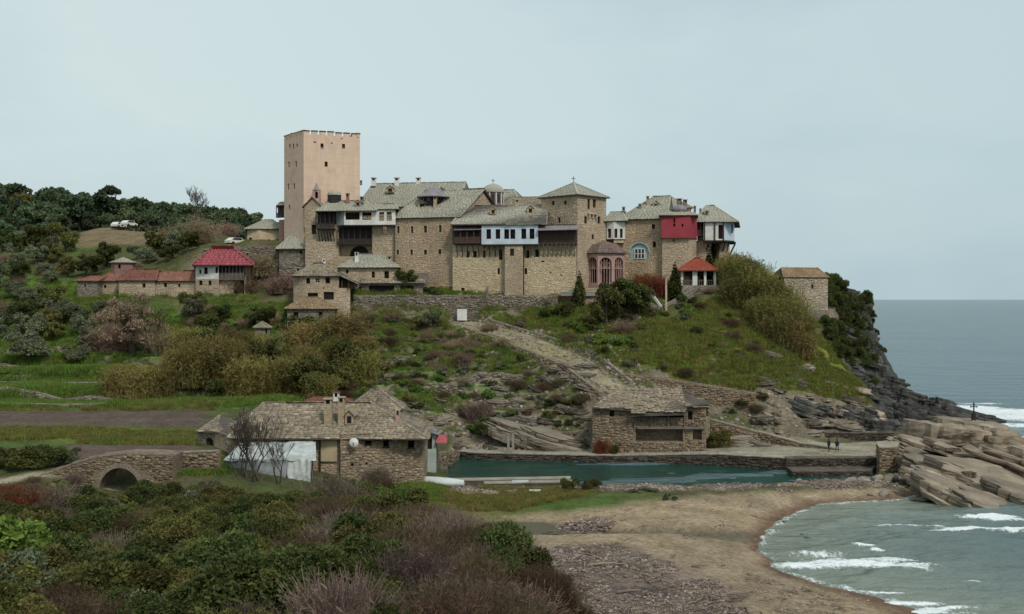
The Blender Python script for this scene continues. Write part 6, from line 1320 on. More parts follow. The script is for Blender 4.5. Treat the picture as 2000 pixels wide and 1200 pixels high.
for i in range(70):   # pale ledges below the meadow and above the quay
    px = rng.uniform(1482, 1700); Y = rng.uniform(146, 166)
    if px > 1600 and Y < 154: continue
    x = gx(px, Y); z = float(H(x, Y)); s_ = rng.uniform(.4, 1.5)
    slab_rock(px, Y, z-.45*s_, s_*1.6, s_, s_*.8, (rng.uniform(-5,12), rng.uniform(-6,20)), rng.uniform(-30,30), 'strata_grey' if rng.random() < .55 else 'strata_gold', 'rock_ledge', size_word(s_, .7, 1.15)+'pale ledge '+('at the end of the brown retaining wall' if px < 1560 else 'below the meadow' if px < 1640 else 'below the cliff')+(' near the quay' if Y < 153 else ' higher up'), 'pale ledges above the quay')
for i in range(110):   # rocky slope behind the harbour head
    px = rng.uniform(800, 1150); Y = rng.uniform(143, 160); x = gx(px, Y); z = float(H(x, Y)); s_ = rng.uniform(.3, 1.05)
    slab_rock(px, Y, z-.4*s_, s_*1.8, s_, s_*.7, (rng.uniform(-4,14), rng.uniform(-4,22)), rng.uniform(-25,25), 'strata_grey', 'hillside_rock', size_word(s_, .5, .85)+'grey brown rock '+('right of the boatyard house' if px < 900 else 'above the gate pillars' if px < 1030 else 'left of the harbour store')+(' just above the quay' if Y < 148 else ' partway up' if Y < 154 else ' below the terraces'), 'rocks of the slope behind the harbour')
for k in [(1070,144.5,.6,5.6,2.4,2.6,(6,14),'big smooth pale outcrop at the harbour head'),(1010,146,1.6,4.2,2.2,2.4,(6,16),'long tilted outcrop left of the harbour head'),(1440,143.5,.7,3.6,1.6,2.0,(4,-6),'pale boulder heap at the end of the harbour store'),(1480,143,.7,2.2,1.4,1.3,(4,10),'pale boulder below the stepped parapet'),(1115,145,.8,2.2,1.8,1.8,(6,10),'rounded outcrop left of the harbour store')]:
    slab_rock(*k[:7], kind='strata_grey', name='outcrop', label=k[7])
# cross on the summit slab
zc = 6.25; x = gx(1902,140); b.v = []; b.f = []; b.m = []
b.lathe((x,140), [(.35,zc-.8),(.28,zc+.2),(.12,zc+.3)], 8); b.build('base', M['iron'], t); b = MB()
b.box(x-.07,x+.07,139.94,140.06,zc+.2,zc+1.55); b.box(x-.42,x+.42,139.95,140.05,zc+1.0,zc+1.13); b.box(x-.2,x+.2,139.95,140.05,zc+1.32,zc+1.4)
for sx_, sz_ in ((-.42,1.06),(.42,1.06),(0,1.58)): b.lathe((x+sx_,140), [(.01,zc+sz_-.14),(.13,zc+sz_),(.01,zc+sz_+.14)], 6)
b.build('cross', M['iron'], t)
# boulders: chunky stones
def chunk_mesh(name, seed, mat):
    bm = bmesh.new(); bmesh.ops.create_icosphere(bm, subdivisions=2, radius=1); r_ = np.random.RandomState(seed); pl = [(Vector(r_.randn(3)).normalized(), .62+.25*r_.rand()) for _ in range(9)]
    for v in bm.verts:
        for n_, d_ in pl:
            k_ = v.co.dot(n_)-d_
            if k_ > 0: v.co -= n_*k_
        v.co *= 1+.05*(r_.rand()-.5)
    me = bpy.data.meshes.new(name); bm.to_mesh(me); bm.free(); me.materials.append(M[mat]); return me
M['boulder_mix'] = m_leaf('breakwater_stone', [(.14,.12,.10), (.34,.30,.245), (.24,.195,.16)], .45, 0.0, .3, 0)
M['boulder_dark'] = m_leaf('dark_stone', [(.045,.04,.035), (.09,.08,.07)], .4, 0.0, .3, 0)
CH = [chunk_mesh('boulder', 40+i, 'boulder_mix') for i in range(8)]; CHD = [chunk_mesh('boulder', 80+i, 'boulder_dark') for i in range(5)]
def boulder(x, y, z, s_, label, group, dark=False):
    o = link('boulder', rng.choice(CHD if dark else CH), None, (x, y, z)); o.scale = (s_*rng.uniform(.8,1.4), s_*rng.uniform(.7,1.1), s_*rng.uniform(.5,.85)); o.rotation_euler = (rng.uniform(-.3,.3), rng.uniform(-.3,.3), rng.uniform(0,6.3)); return tag(o, label, 'boulder', group)
for i in range(250):   # rubble breakwater
    s_ = rng.random(); px = 1330+430*s_**.8; Y = 115.8+(px-1330)/430*5.4+rng.gauss(0, .55); x = gx(px, Y); big = rng.uniform(.22, .62)*(.7+.6*(px-1330)/430)
    boulder(x, Y, float(H(x, Y))*.0+.35+(px-1330)/430*.75*rng.uniform(.2,1)-abs(Y-115.8-(px-1330)/430*5.4)*.25, big, 'rough '+('dark ' if False else '')+'stone in the breakwater '+('at its low left end' if px < 1450 else 'in its middle' if px < 1600 else 'near the golden rocks'), 'rubble breakwater stones', rng.random() < .35*(px > 1500))
for px, Y, s_, l in [(1727,113.6,.75,'pale rounded boulder on the sand near the rock nose'),(1700,113.2,.4,'small pale boulder at the cove edge'),(1530,101,.3,'dark stone in the shallows nearest the sand'),(1566,96,.3,'dark stone in the shallows beyond the foam'),(1577,94.2,.4,'dark wet rock in the cove shallows'),(1545,99,.25,'little dark stone at the cove edge'),(1620,101.5,.3,'upright dark stone standing in the cove'),(1582,90,.3,'dark stone inside the foam patch'),(1716,87.5,.3,'small stone in the breaking wave')]:
    x = gx(px, Y); boulder(x, Y, max(float(H(x, Y)), -.15)+.05, s_, l, None, 'dark' in l)
# white fallen stones on the meadow
for px, Y, s_ in [(1647,164,.7),(1625,162,.5),(1104,163,.45),(1370,171,.4),(1400,166,.35),(1420,176,.4),(1440,173,.5),(1405,180,.45)]:
    x = gx(px, Y); boulder(x, Y, float(H(x, Y))+.1, s_, 'pale loose boulder on the green slope', 'loose boulders on the green slopes')

# ---------------------------------------------------------------- vegetation
M['leaf_dark'] = m_leaf('leaf_dark_green', [(0.041,0.053,0.016), (0.078,0.094,0.025), (0.121,0.136,0.039)])
M['leaf_mid'] = m_leaf('leaf_olive_green', [(.07,.072,.02), (.125,.125,.034), (.18,.17,.05)])
M['leaf_bright'] = m_leaf('leaf_bright_green', [(0.079,0.137,0.029), (0.124,0.209,0.036), (0.194,0.274,0.056)])
M['leaf_olive'] = m_leaf('leaf_grey_olive', [(0.095,0.112,0.060), (0.161,0.180,0.102), (0.246,0.260,0.154)])
M['leaf_heath'] = m_leaf('leaf_brown_heath', [(0.072,0.047,0.027), (0.128,0.085,0.051), (0.178,0.128,0.076)])
M['leaf_red'] = m_leaf('leaf_rust', [(0.130,0.042,0.023), (0.221,0.072,0.039), (0.286,0.104,0.052)])
M['leaf_mauve'] = m_leaf('twig_mauve', [(0.111,0.078,0.058), (0.170,0.123,0.093), (0.230,0.174,0.136)])
M['leaf_cane'] = m_leaf('leaf_cane', [(0.130,0.112,0.035), (0.216,0.190,0.053), (0.289,0.236,0.083)])
M['leaf_canebrown'] = m_leaf('leaf_dry_cane', [(0.168,0.115,0.052), (0.267,0.191,0.086), (0.351,0.255,0.115)])
M['leaf_tan'] = m_leaf('twig_tan', [(0.176,0.115,0.074), (0.270,0.189,0.121), (0.365,0.270,0.189)])
M['leaf_grass'] = m_leaf('grass_blade', [(0.099,0.150,0.027), (0.165,0.225,0.034), (0.247,0.270,0.054)], .45)
M['leaf_hill'] = m_leaf('leaf_hill_forest', [(0.046,0.079,0.049), (0.084,0.125,0.062), (0.137,0.178,0.084)], .45)  # far greens lifted in the colour to stand for haze
def quads(P, D, Nn, L, Wd):
    """one folded blade per row: P base, D length direction, Nn side direction"""
    a = P-Nn*Wd[:,None]*.5; b_ = P+Nn*Wd[:,None]*.5; c_ = P+D*L[:,None]+Nn*Wd[:,None]*.35; d_ = P+D*L[:,None]-Nn*Wd[:,None]*.35
    V = np.stack([a, b_, c_, d_], 1).reshape(-1, 3); F = np.arange(len(P)*4).reshape(-1, 4); return V, F
def unit(v): return v/np.maximum(np.linalg.norm(v, axis=1, keepdims=True), 1e-9)
def crown_mesh(name, seed, mat, n, leaf, lobes, fill=.35, flat=1.0, out_bias=.6):
    """lobes: (x,y,z,r) list; leaves sit on and in the lobes"""
    r_ = np.random.RandomState(seed); Lb = np.array(lobes, float); w_ = Lb[:,3]**2; k = r_.choice(len(Lb), n, p=w_/w_.sum())
    d = unit(r_.randn(n, 3)); d[:,2] = np.where(d[:,2] < -.3, -d[:,2]*.6, d[:,2]); d = unit(d)
    rad = Lb[k,3]*(1-fill*r_.rand(n)**1.5)*(1+.16*r_.randn(n)*.6)
    P = Lb[k,:3]+d*rad[:,None]*np.array([1,1,flat])
    t = unit(d*out_bias+unit(r_.randn(n, 3))*.9); s_ = unit(np.cross(t, unit(r_.randn(n, 3)))); Ln = leaf*(.6+.9*r_.rand(n)); V, F = quads(P-t*Ln[:,None]*.5, t, s_, Ln, Ln*.62)
    return mesh_np(name, V, F, M[mat])
def lobes_for(r_, n, spread, zr, rr):
    return [(r_.uniform(-1,1)*spread, r_.uniform(-1,1)*spread, r_.uniform(*zr), r_.uniform(*rr)) for _ in range(n)]
def twig_mesh(name, seed, mat, n, h, spread, w=.03, leafy=0, lmat=None, droop=.25, segs=3, tuft=.0, core=.15):
    """a sheaf of arching stems"""
    r_ = np.random.RandomState(seed); V = []; F = []; c = 0
    P = np.stack([r_.randn(n)*core, r_.randn(n)*core, np.zeros(n)], 1); a = r_.rand(n)*2*np.pi; lean = r_.rand(n)**.7*spread; hh = h*(.55+.45*r_.rand(n))
    D = np.stack([np.cos(a)*lean, np.sin(a)*lean, np.ones(n)], 1); D = unit(D); mi = []
    for s_ in range(segs):
        L = hh/segs*1.04; side = unit(np.cross(D, unit(r_.randn(n, 3)))); v, f = quads(P, D, side, L, w*np.ones(n)*(1-.25*s_)); V.append(v); F.append(f+c); c += len(v); mi += [0]*n
        if leafy:
            for _ in range(leafy):
                t0 = r_.rand(n)[:,None]; q = P+D*L[:,None]*t0; ld = unit(D*.6+unit(r_.randn(n, 3))*.9); ld[:,2] -= .15; ll = .28*h/3.5*(.6+.8*r_.rand(n))+tuft; v, f = quads(q, unit(ld), unit(np.cross(ld, unit(r_.randn(n,3)))), ll, ll*.16); V.append(v); F.append(f+c); c += len(v); mi += [1]*n
        P = P+D*L[:,None]*.98; D = D+np.stack([np.cos(a)*droop*lean, np.sin(a)*droop*lean, -droop*.5*lean], 1)+r_.randn(n,3)*.07; D = unit(D)
    return mesh_np(name, np.concatenate(V), np.concatenate(F), [M[mat], M[lmat or mat]], mi)
def branch_mesh(name, seed, mat, h, r0, levels=4, kids=3, spread=.55, trunk=.3, up=.25, nsides=5, minr=.012, stems=1, wob=.12):
    r_ = random.Random(seed); b = MB()
    def grow(p, d, L, rad, lv):
        pts = [p]; rs = [rad]; n_ = 3; q = p
        for i in range(n_):
            d = (d+Vector((r_.uniform(-1,1), r_.uniform(-1,1), r_.uniform(-.5,1)))*wob+Vector((0,0,up*.12))).normalized(); q = q+d*L/n_; pts.append(q); rs.append(max(rad*(1-.42*(i+1)/n_), minr))
        b.tube(pts, rs, nsides if lv > 1 else 3)
        if lv <= 0: return
        for k in range(kids+(1 if lv < levels-1 else 0)):
            i = r_.choice([1,2,3,3]) if lv < levels else r_.choice([2,3,3]); a = r_.uniform(0, 6.28); t_ = Vector((math.cos(a), math.sin(a), r_.uniform(0,.6))).normalized()
            nd_ = (d*(1-spread)+t_*spread+Vector((0,0,up))).normalized(); grow(pts[i], nd_, L*r_.uniform(.55,.85), max(rs[i]*.62, minr), lv-1)
    for s_ in range(stems):
        a = r_.uniform(0, 6.28); off = Vector((math.cos(a), math.sin(a), 0))*(r0*2.2 if stems > 1 else 0); grow(off, (Vector((0,0,1))+off.normalized()*(.45 if stems > 1 else 0)).normalized() if stems > 1 else Vector((0,0,1)), h*trunk*1.0, r0, levels)
    return mesh_np(name, b.v, b.f, M[mat])
PR = {}
def proto(kind, crown=None, trunk=None): PR.setdefault(kind, []).append((crown, trunk))
for i in range(6):
    r_ = random.Random(300+i)
    proto('dark', crown_mesh('foliage', 10+i, 'leaf_dark', 6500, .085, lobes_for(r_, 9, .75, (.3,1.15), (.35,.6))))
    proto('olive_shrub', crown_mesh('foliage', 20+i, 'leaf_mid', 6500, .082, lobes_for(r_, 10, .8, (.25,1.0), (.3,.55))))
    proto('heath', twig_mesh('foliage', 40+i, 'leaf_heath', 1300, 1.5, .75, .022, 2, 'leaf_heath', core=.4))
for i in range(3):
    r_ = random.Random(350+i)
    proto('bright', crown_mesh('foliage', 30+i, 'leaf_bright', 4400, .125, lobes_for(r_, 9, .7, (.4,1.3), (.35,.6))))
    proto('mixed', crown_mesh('foliage', 34+i, 'leaf_olive', 4800, .10, lobes_for(r_, 10, .8, (.2,.95), (.3,.5))))
    proto('red', twig_mesh('foliage', 50+i, 'leaf_red', 500, 1.7, .6, .04, 3, 'leaf_red', core=.35))
    proto('mauve', twig_mesh('foliage', 60+i, 'leaf_mauve', 800, 1.9, .7, .03, 1, 'leaf_mauve', core=.4))
    proto('cane', twig_mesh('foliage', 70+i, 'leaf_cane', 900, 4.8, .30, .045, 5, 'leaf_cane', .35, 4, core=1.0))
    proto('drycane', twig_mesh('foliage', 80+i, 'leaf_canebrown', 800, 4.6, .30, .045, 4, 'leaf_cane', .35, 4, core=1.0))
    proto('tantwig', twig_mesh('foliage', 90+i, 'leaf_tan', 700, 3.0, .8, .04, 2, 'leaf_tan', .4, 4, core=.6))
    lo = lobes_for(r_, 14, 1.9, (1.6,4.0), (.6,1.2))
    proto('olive_tree', crown_mesh('crown', 110+i, 'leaf_olive', 3600, .24, lo, .6), branch_mesh('trunk', 400+i, 'bark', 4.2, .22, 3, 3, .6, .4))
    proto('green_tree', crown_mesh('crown', 120+i, 'leaf_dark', 4200, .3, lobes_for(r_, 16, 2.0, (1.5,5.2), (.7,1.3)), .45), branch_mesh('trunk', 410+i, 'bark', 5, .24, 3, 3, .5, .45))
    lo = lobes_for(r_, 12, 2.4, (3.0,6.5), (1.0,1.9))+lobes_for(r_, 6, 2.6, (1.5,3), (1,1.6))
    proto('hill_tree', crown_mesh('crown', 130+i, 'leaf_hill', 2600, .6, lo, .35), branch_mesh('trunk', 420+i, 'bark', 6, .3, 2, 3, .5, .5))
    proto('mid_tree', crown_mesh('crown', 134+i, 'leaf_mid', 3400, .3, lobes_for(r_, 14, 2.0, (1.2,4.6), (.7,1.3)), .5), branch_mesh('trunk', 425+i, 'bark', 5, .24, 3, 3, .5, .45))
lo = [(math.cos(a)*r2, math.sin(a)*r2, z2, s2) for a, r2, z2, s2 in [(0,1.6,8.3,1.5),(1.2,1.5,8.8,1.4),(2.4,1.8,8.2,1.4),(3.6,1.6,8.7,1.5),(5,1.7,8.3,1.4),(0,0,9.4,1.6),(.5,2.7,6,1.3),(3.4,2.6,5.4,1.4),(2,2,4.6,1.2),(5.2,2.4,4.8,1.3),(4.2,1.2,6.6,1.0)]]
proto('stone_pine', crown_mesh('crown', 150, 'leaf_hill', 5200, .42, lo, .35, .72), branch_mesh('trunk', 430, 'bark', 8, .32, 1, 3, .4, .72))
proto('cypress', crown_mesh('crown', 155, 'leaf_dark', 3600, .26, [(0,0,.7+i*.55,.95-.085*abs(i-3.2)-.02*i) for i in range(12)], .3, 1.2), branch_mesh('trunk', 440, 'bark', 3, .16, 1, 2, .3, .5))
proto('bare_tree', None, branch_mesh('trunk', 452, 'bark', 11, .34, 5, 3, .52, .36, .22, 5, .022))
proto('bare_brown', crown_mesh('crown', 158, 'leaf_tan', 9000, .22, [(a*1.0, b2*1.0, c2, r3) for a, b2, c2, r3 in lobes_for(random.Random(9), 34, 4.6, (2.2,9.0), (.8,1.5))], .95, out_bias=.9), branch_mesh('trunk', 461, 'bark', 10, .4, 4, 3, .62, .34, .2, 5, .03, stems=3))
proto('bare_dark', None, branch_mesh('trunk', 476, 'bark', 7.0, .14, 4, 3, .5, .40, .25, 5, .016, stems=3))
proto('bare_dark', None, branch_mesh('trunk', 483, 'bark', 7.0, .13, 4, 3, .5, .38, .3, 5, .016, stems=2))
proto('sapling', None, branch_mesh('trunk', 490, 'bark_pale', 3.2, .06, 4, 3, .55, .38, .3, 4, .014))
def plant(kind, name, x, y, s_, label, cat, group=None, z=None, sz=None, rz=None, i=None):
    cr, tr = PR[kind][rng.randrange(len(PR[kind])) if i is None else i]; z = float(H(x, y)) if z is None else z; loc = (x, y, z-.08*s_)
    rot = (0, 0, rng.uniform(0, 6.28) if rz is None else rz); sc_ = (s_*rng.uniform(.9,1.1), s_*rng.uniform(.9,1.1), (sz or s_)*rng.uniform(.92,1.08))
    if cr and tr:
        o = link(name, None, None, loc); ORG[o.name] = Vector(loc); link('trunk', tr, o); link('crown', cr, o)
    else: o = link(name, cr or tr, None, loc)
    o.rotation_euler = rot; o.scale = sc_; return tag(o, label, cat, group)
# instanced plants nobody could count
def scatter(name, label, meshes, pts, group=None):
    """pts: rows x,y,z,scale,rot,idx"""
    pc = bpy.data.collections.new(name+'_kinds')
    for i, me in enumerate(meshes): pc.objects.link(bpy.data.objects.new('%s_%02d' % (name, i), me))
    pts = np.asarray(pts, float); me = bpy.data.meshes.new(name); me.vertices.add(len(pts)); me.vertices.foreach_set('co', pts[:,:3].astype(np.float32).ravel())
    for k, c_ in (('scl', 3), ('rot', 4)): me.attributes.new(k, 'FLOAT', 'POINT').data.foreach_set('value', pts[:,c_].astype(np.float32))
    me.attributes.new('idx', 'INT', 'POINT').data.foreach_set('value', pts[:,5].astype(np.int32)); me.update()
    ng = bpy.data.node_groups.new(name, 'GeometryNodeTree'); ng.interface.new_socket('Geometry', in_out='INPUT', socket_type='NodeSocketGeometry'); ng.interface.new_socket('Geometry', in_out='OUTPUT', socket_type='NodeSocketGeometry')
    N = ng.nodes; gi = N.new('NodeGroupInput'); go = N.new('NodeGroupOutput'); m2 = N.new('GeometryNodeMeshToPoints'); ip = N.new('GeometryNodeInstanceOnPoints'); ci = N.new('GeometryNodeCollectionInfo')
    ci.inputs['Collection'].default_value = pc; ci.inputs['Separate Children'].default_value = True; ci.inputs['Reset Children'].default_value = True; ip.inputs['Pick Instance'].default_value = True
    def at(nm, ty):
        a = N.new('GeometryNodeInputNamedAttribute'); a.data_type = ty; a.inputs['Name'].default_value = nm; return a.outputs['Attribute']
    cx_ = N.new('ShaderNodeCombineXYZ'); L = ng.links; L.new(at('rot', 'FLOAT'), cx_.inputs[2]); L.new(gi.outputs[0], m2.inputs['Mesh']); L.new(m2.outputs[0], ip.inputs['Points']); L.new(ci.outputs[0], ip.inputs['Instance'])
    L.new(at('idx', 'INT'), ip.inputs['Instance Index']); L.new(cx_.outputs[0], ip.inputs['Rotation']); L.new(at('scl', 'FLOAT'), ip.inputs['Scale']); L.new(ip.outputs[0], go.inputs[0])
    o = link(name, me); md = o.modifiers.new('scatter', 'NODES'); md.node_group = ng; tag(o, label, None, group, 'stuff'); return o
# --- foreground thicket
CREST = [(-400,93),(300,92),(420,93),(560,90),(640,88),(700,84),(760,76),(830,66),(900,58),(960,52),(1030,46),(1085,41),(1120,37),(1150,30),(1175,22),(1190,16)]
def crest_px(Y): return float(np.interp(-Y, [-c_[1] for c_ in CREST], [c_[0] for c_ in CREST]))
pts = []; y = 20.0
while y < 92:
    st = 1.15+.006*y; px0, px1 = -120, crest_px(y); x = gx(px0, y)
    while x < gx(px1, y)+.6:
        pts.append((x+rng.uniform(-.5,.5), y+rng.uniform(-.5,.5))); x += st
    y += st*.92
P = np.array(pts); n1 = fbm(P[:,0]*.13, P[:,1]*.13, 201, 3); n2 = fbm(P[:,0]*.16+9, P[:,1]*.16, 202, 3); hz = H(P[:,0], P[:,1])
LAB = {'dark': ('dark green evergreen shrub in the foreground thicket', 'shrub'), 'olive_shrub': ('olive green shrub in the foreground thicket', 'shrub'), 'mixed': ('grey green shrub in the foreground thicket', 'shrub'), 'heath': ('brown heath bush in the foreground thicket', 'bush'), 'mauve': ('bare mauve brown bush in the foreground thicket', 'bush'), 'red': ('rust brown bush in the foreground thicket', 'bush')}
rows = []; kinds_idx = {}
order = sorted(range(len(P)), key=lambda i: P[i][1])
meshes = []; mi = {}
for k in ('dark', 'olive_shrub', 'mixed', 'heath', 'mauve', 'red'):
    mi[k] = (len(meshes), len(PR[k])); meshes += [c_ for c_, t_ in PR[k]]
cnt = 0
for i in order:
    x, yy = P[i]; pxx = 1000+x/yy*2000; a, c_ = n1[i], n2[i]+.0021*(pxx-560)
    st_ = math.sin((x*.8+yy*.55)*.55+n1[i]*2.5)     # bands running down the slope
    if c_+.25*st_ > .34 or (c_ > .05 and rng.random() < .4) or rng.random() < .2: k = 'heath' if rng.random() < .78 else 'mauve'
    elif a < -.05 or rng.random() < .25: k = 'dark'
    elif a < .12: k = 'mixed' if rng.random() < .3 else 'olive_shrub'
    else: k = 'olive_shrub' if rng.random() < .995 else 'red'
    s_ = (.5+.95*rng.random()**1.6)*(.85 if k in ('heath', 'mauve') else 1)
    if pxx > crest_px(yy)-60: s_ *= .8
    if yy > 83 and pxx < 340: s_ *= .6
    if yy > 86 and 165 < pxx < 310: continue
    if yy < 27: s_ *= .75
    if cnt < 290: plant(k, 'shrub' if 'shrub' in LAB[k][0] else 'heath_bush', x, yy, s_, size_word(s_)+LAB[k][0].replace('in the foreground thicket', fore_place(pxx, yy)), LAB[k][1], LAB[k][0].replace('shrub', 'shrubs').replace('bush', 'bushes')); cnt += 1
    else: rows.append((x, yy, hz[i]-.08, s_, rng.uniform(0,6.28), mi[k][0]+rng.randrange(mi[k][1])))
for _ in range(170):
    px = rng.uniform(40, 640); Y = rng.uniform(91, 99.5)
    if 150 < px < 305 and Y > 88 or px > 425 and Y > 93.5: continue
    x = gx(px, Y); k = rng.choice(['dark','olive_shrub','mixed','olive_shrub','mauve','heath']); rows.append((x, Y, float(H(x, Y))-.08, rng.uniform(.45, 1.0), rng.uniform(0,6.28), mi[k][0]+rng.randrange(mi[k][1])))
scatter('undergrowth', 'dense evergreen and heath scrub covering the foreground hillside', meshes, rows)
for px, Y, k, s_, lab in [(20,92,'red',1.1,'rust coloured bush near the road left of the bridge'),(38,76,'red',1.6,'rust red bush low at the left edge'),(100,78,'mauve',1.6,'mauve bush between the red bush and the bridge'),(40,86,'mauve',1.2,'dull maroon bush below the road'),(242,84,'red',.9,'rust red bush right in front of the bridge arch'),(15,45,'bright',1.9,'vivid green shrub in the bottom left corner'),(50,41,'bright',1.5,'vivid green shrub at the bottom left beside the corner one'),
    (285,93,'dark',1.6,'dark shrub growing against the right foot of the bridge'),(165,92,'dark',1.4,'dark shrub left of the bridge arch'),(645,94,'mauve',1.9,'large mauve twiggy bush below the boatyard house'),(690,92,'mauve',1.7,'mauve twiggy bush right of the larger one'),(740,102,'heath',1.8,'dark maroon bush by the front wall of the boatyard house'),(735,107,'mauve',1.4,'wispy maroon bush against the boatyard house wall'),(765,100,'bright',1.5,'light green bush in front of the boatyard house corner'),(720,100,'olive_shrub',1.6,'olive bush at the foot of the boatyard house'),(790,100,'dark',1.1,'dark bush near the upturned boat'),(670,103,'dark',1.4,'dark shrub by the sheeted shelter'),(640,104,'olive_shrub',1.2,'olive shrub next to the sheeted shelter')]:
    plant(k, 'bush', gx(px,Y), Y, s_, lab, 'bush')
# bare trees before the sheeted shelter
for i, (px, Y, s_) in enumerate([(492,103.5,1.0),(512,104.2,1.12),(470,104,.85),(545,103.8,.8)]):
    plant('bare_dark', 'bare_tree', gx(px,Y), Y, s_, ['bare dark tree before the shelter, second from left', 'tallest bare dark tree before the shelter', 'leftmost thin bare tree before the shelter', 'bare dark tree before the shelter, rightmost'][i], 'tree', 'bare trees before the sheeted shelter', i=i % 2)
plant('bare_brown', 'bare_tree', gx(268,166), 166, 1.0, 'big reddish brown leafless tree in front of the low red roofed row', 'tree', sz=1.0)
plant('tantwig', 'thicket', gx(225,169), 169, 2.0, 'brown twiggy thicket left of the big leafless tree', 'thicket'); plant('tantwig', 'thicket', gx(320,168), 168, 1.7, 'brown twiggy thicket right of the big leafless tree', 'thicket')
plant('bare_tree', 'bare_tree', gx(382,238), 238, 1.15, 'tall pale leafless tree standing above the ridge line', 'tree')
hs = lambda px, Y, top, h: (gz(top, Y)-float(H(gx(px,Y), Y)))/h
plant('stone_pine', 'umbrella_pine', gx(215,300), 300, hs(215,300,370,9.8), 'tiered umbrella pine standing clear above the ridge', 'tree', i=0)
plant('hill_tree', 'round_tree', gx(131,310), 310, hs(131,310,376,7.9), 'rounded dark tree standing on the ridge left of the umbrella pine', 'tree')
for px, Y, s_, lab in [(340,215,1.5,'brown twiggy tree on the bank right of the brown field'),(390,218,1.6,'reddish brown twiggy tree under the tall leafless one'),(515,196,1.3,'brown climber thicket on the high rubble wall'),(550,192,1.1,'brown twiggy thicket at the wall below the tower'),(475,192,1.2,'brown thicket right of the red roofed house')]: plant('tantwig', 'thicket', gx(px,Y), Y, s_*1.3, lab, 'thicket')
# forest on the hill
k = 0; rows = []
meshes = [bpy.data.meshes for _ in ()]; hm = [c_ for c_, t_ in PR['hill_tree']]
for Y in np.arange(238, 520, 7.0):
    for px in np.arange(-160, 780, 2000*7.2/Y):
        p = px+rng.uniform(-12,12); yy = Y+rng.uniform(-3,3); x = gx(p, yy)
        if inpoly(np.array(x), np.array(yy), FIELD3) or (p > 120 and p < 340 and yy < 262): continue
        if p > 470 and yy < 262: continue
        z = float(H(x, yy)); s_ = rng.uniform(.55, 1.2)*(.7 if yy < 262 else 1)
        k += 1
        if k <= 270:
            kd = 'tantwig' if rng.random() < .10 else 'mid_tree' if rng.random() < .14 else 'hill_tree'; plant(kd, 'forest_tree', x, yy, s_*(1.9 if kd == 'tantwig' else 1.3 if kd == 'mid_tree' else 1), size_word(s_, .75, 1.0)+{'hill_tree':'dark evergreen tree','mid_tree':'olive green tree','tantwig':'brown leafless tree'}[kd]+' in the hill wood, '+hill_place(p, yy), 'tree', {'hill_tree':'dark trees of the hill forest','mid_tree':'olive trees of the hill forest','tantwig':'brown trees of the hill forest'}[kd], z=z)
        else: rows.append((x, yy, z, s_, rng.uniform(0,6.28), rng.randrange(3)))
scatter('forest', 'dark evergreen forest covering the far hill', hm, rows)
# olive grove and slope trees at the left
spots = []
for Y in np.arange(171, 236, 4.4):
    for px in np.arange(-60, 640, 2000*4.9/Y):
        p = px+rng.uniform(-16,16); yy = Y+rng.uniform(-2.2,2.2)
        if yy > 183 and yy < 201 and p > 138 and p < 650: continue
        if yy > 168 and yy < 184 and p > 175 and p < 350 and rng.random() < .6: continue
        if p > 380 and yy > 196: continue
        if p > 545 and yy > 171: continue
        if 480 < p < 545 and yy > 169 and yy < 175: continue
        if 145 < p < 345 and yy > 213: continue
        spots.append((p, yy))
for p, yy in spots:
    r = rng.random(); kind, lab = ('olive_tree', 'grey green olive tree on the left hillside') if r < .48 else ('green_tree', 'dark leafy tree on the left hillside') if r < .66 else ('mid_tree', 'yellowish green tree on the left hillside') if r < .86 else ('tantwig', 'brown leafless thicket on the left hillside')
    if 640 > p > 380 and yy < 184 and r < .5: kind, lab = 'green_tree', 'dark leafy tree on the left hillside'
    plant(kind, {'olive_tree':'olive_tree','green_tree':'leafy_tree','mid_tree':'leafy_tree','tantwig':'thicket'}[kind], gx(p,yy), yy, (s0_ := rng.uniform(.5,.98)), size_word(s0_, .64, .84)+lab.replace('on the left hillside', grove_place(p, yy)), 'thicket' if kind == 'tantwig' else 'tree', lab.replace(' tree', ' trees').replace(' thicket', ' thickets'))
plant('olive_tree', 'olive_tree', gx(50,163), 163, 1.15, 'olive tree with visible trunk above the top terrace at the left', 'tree'); plant('olive_tree', 'olive_tree', gx(150,164), 164, .8, 'small grey olive tree above the terraces', 'tree')
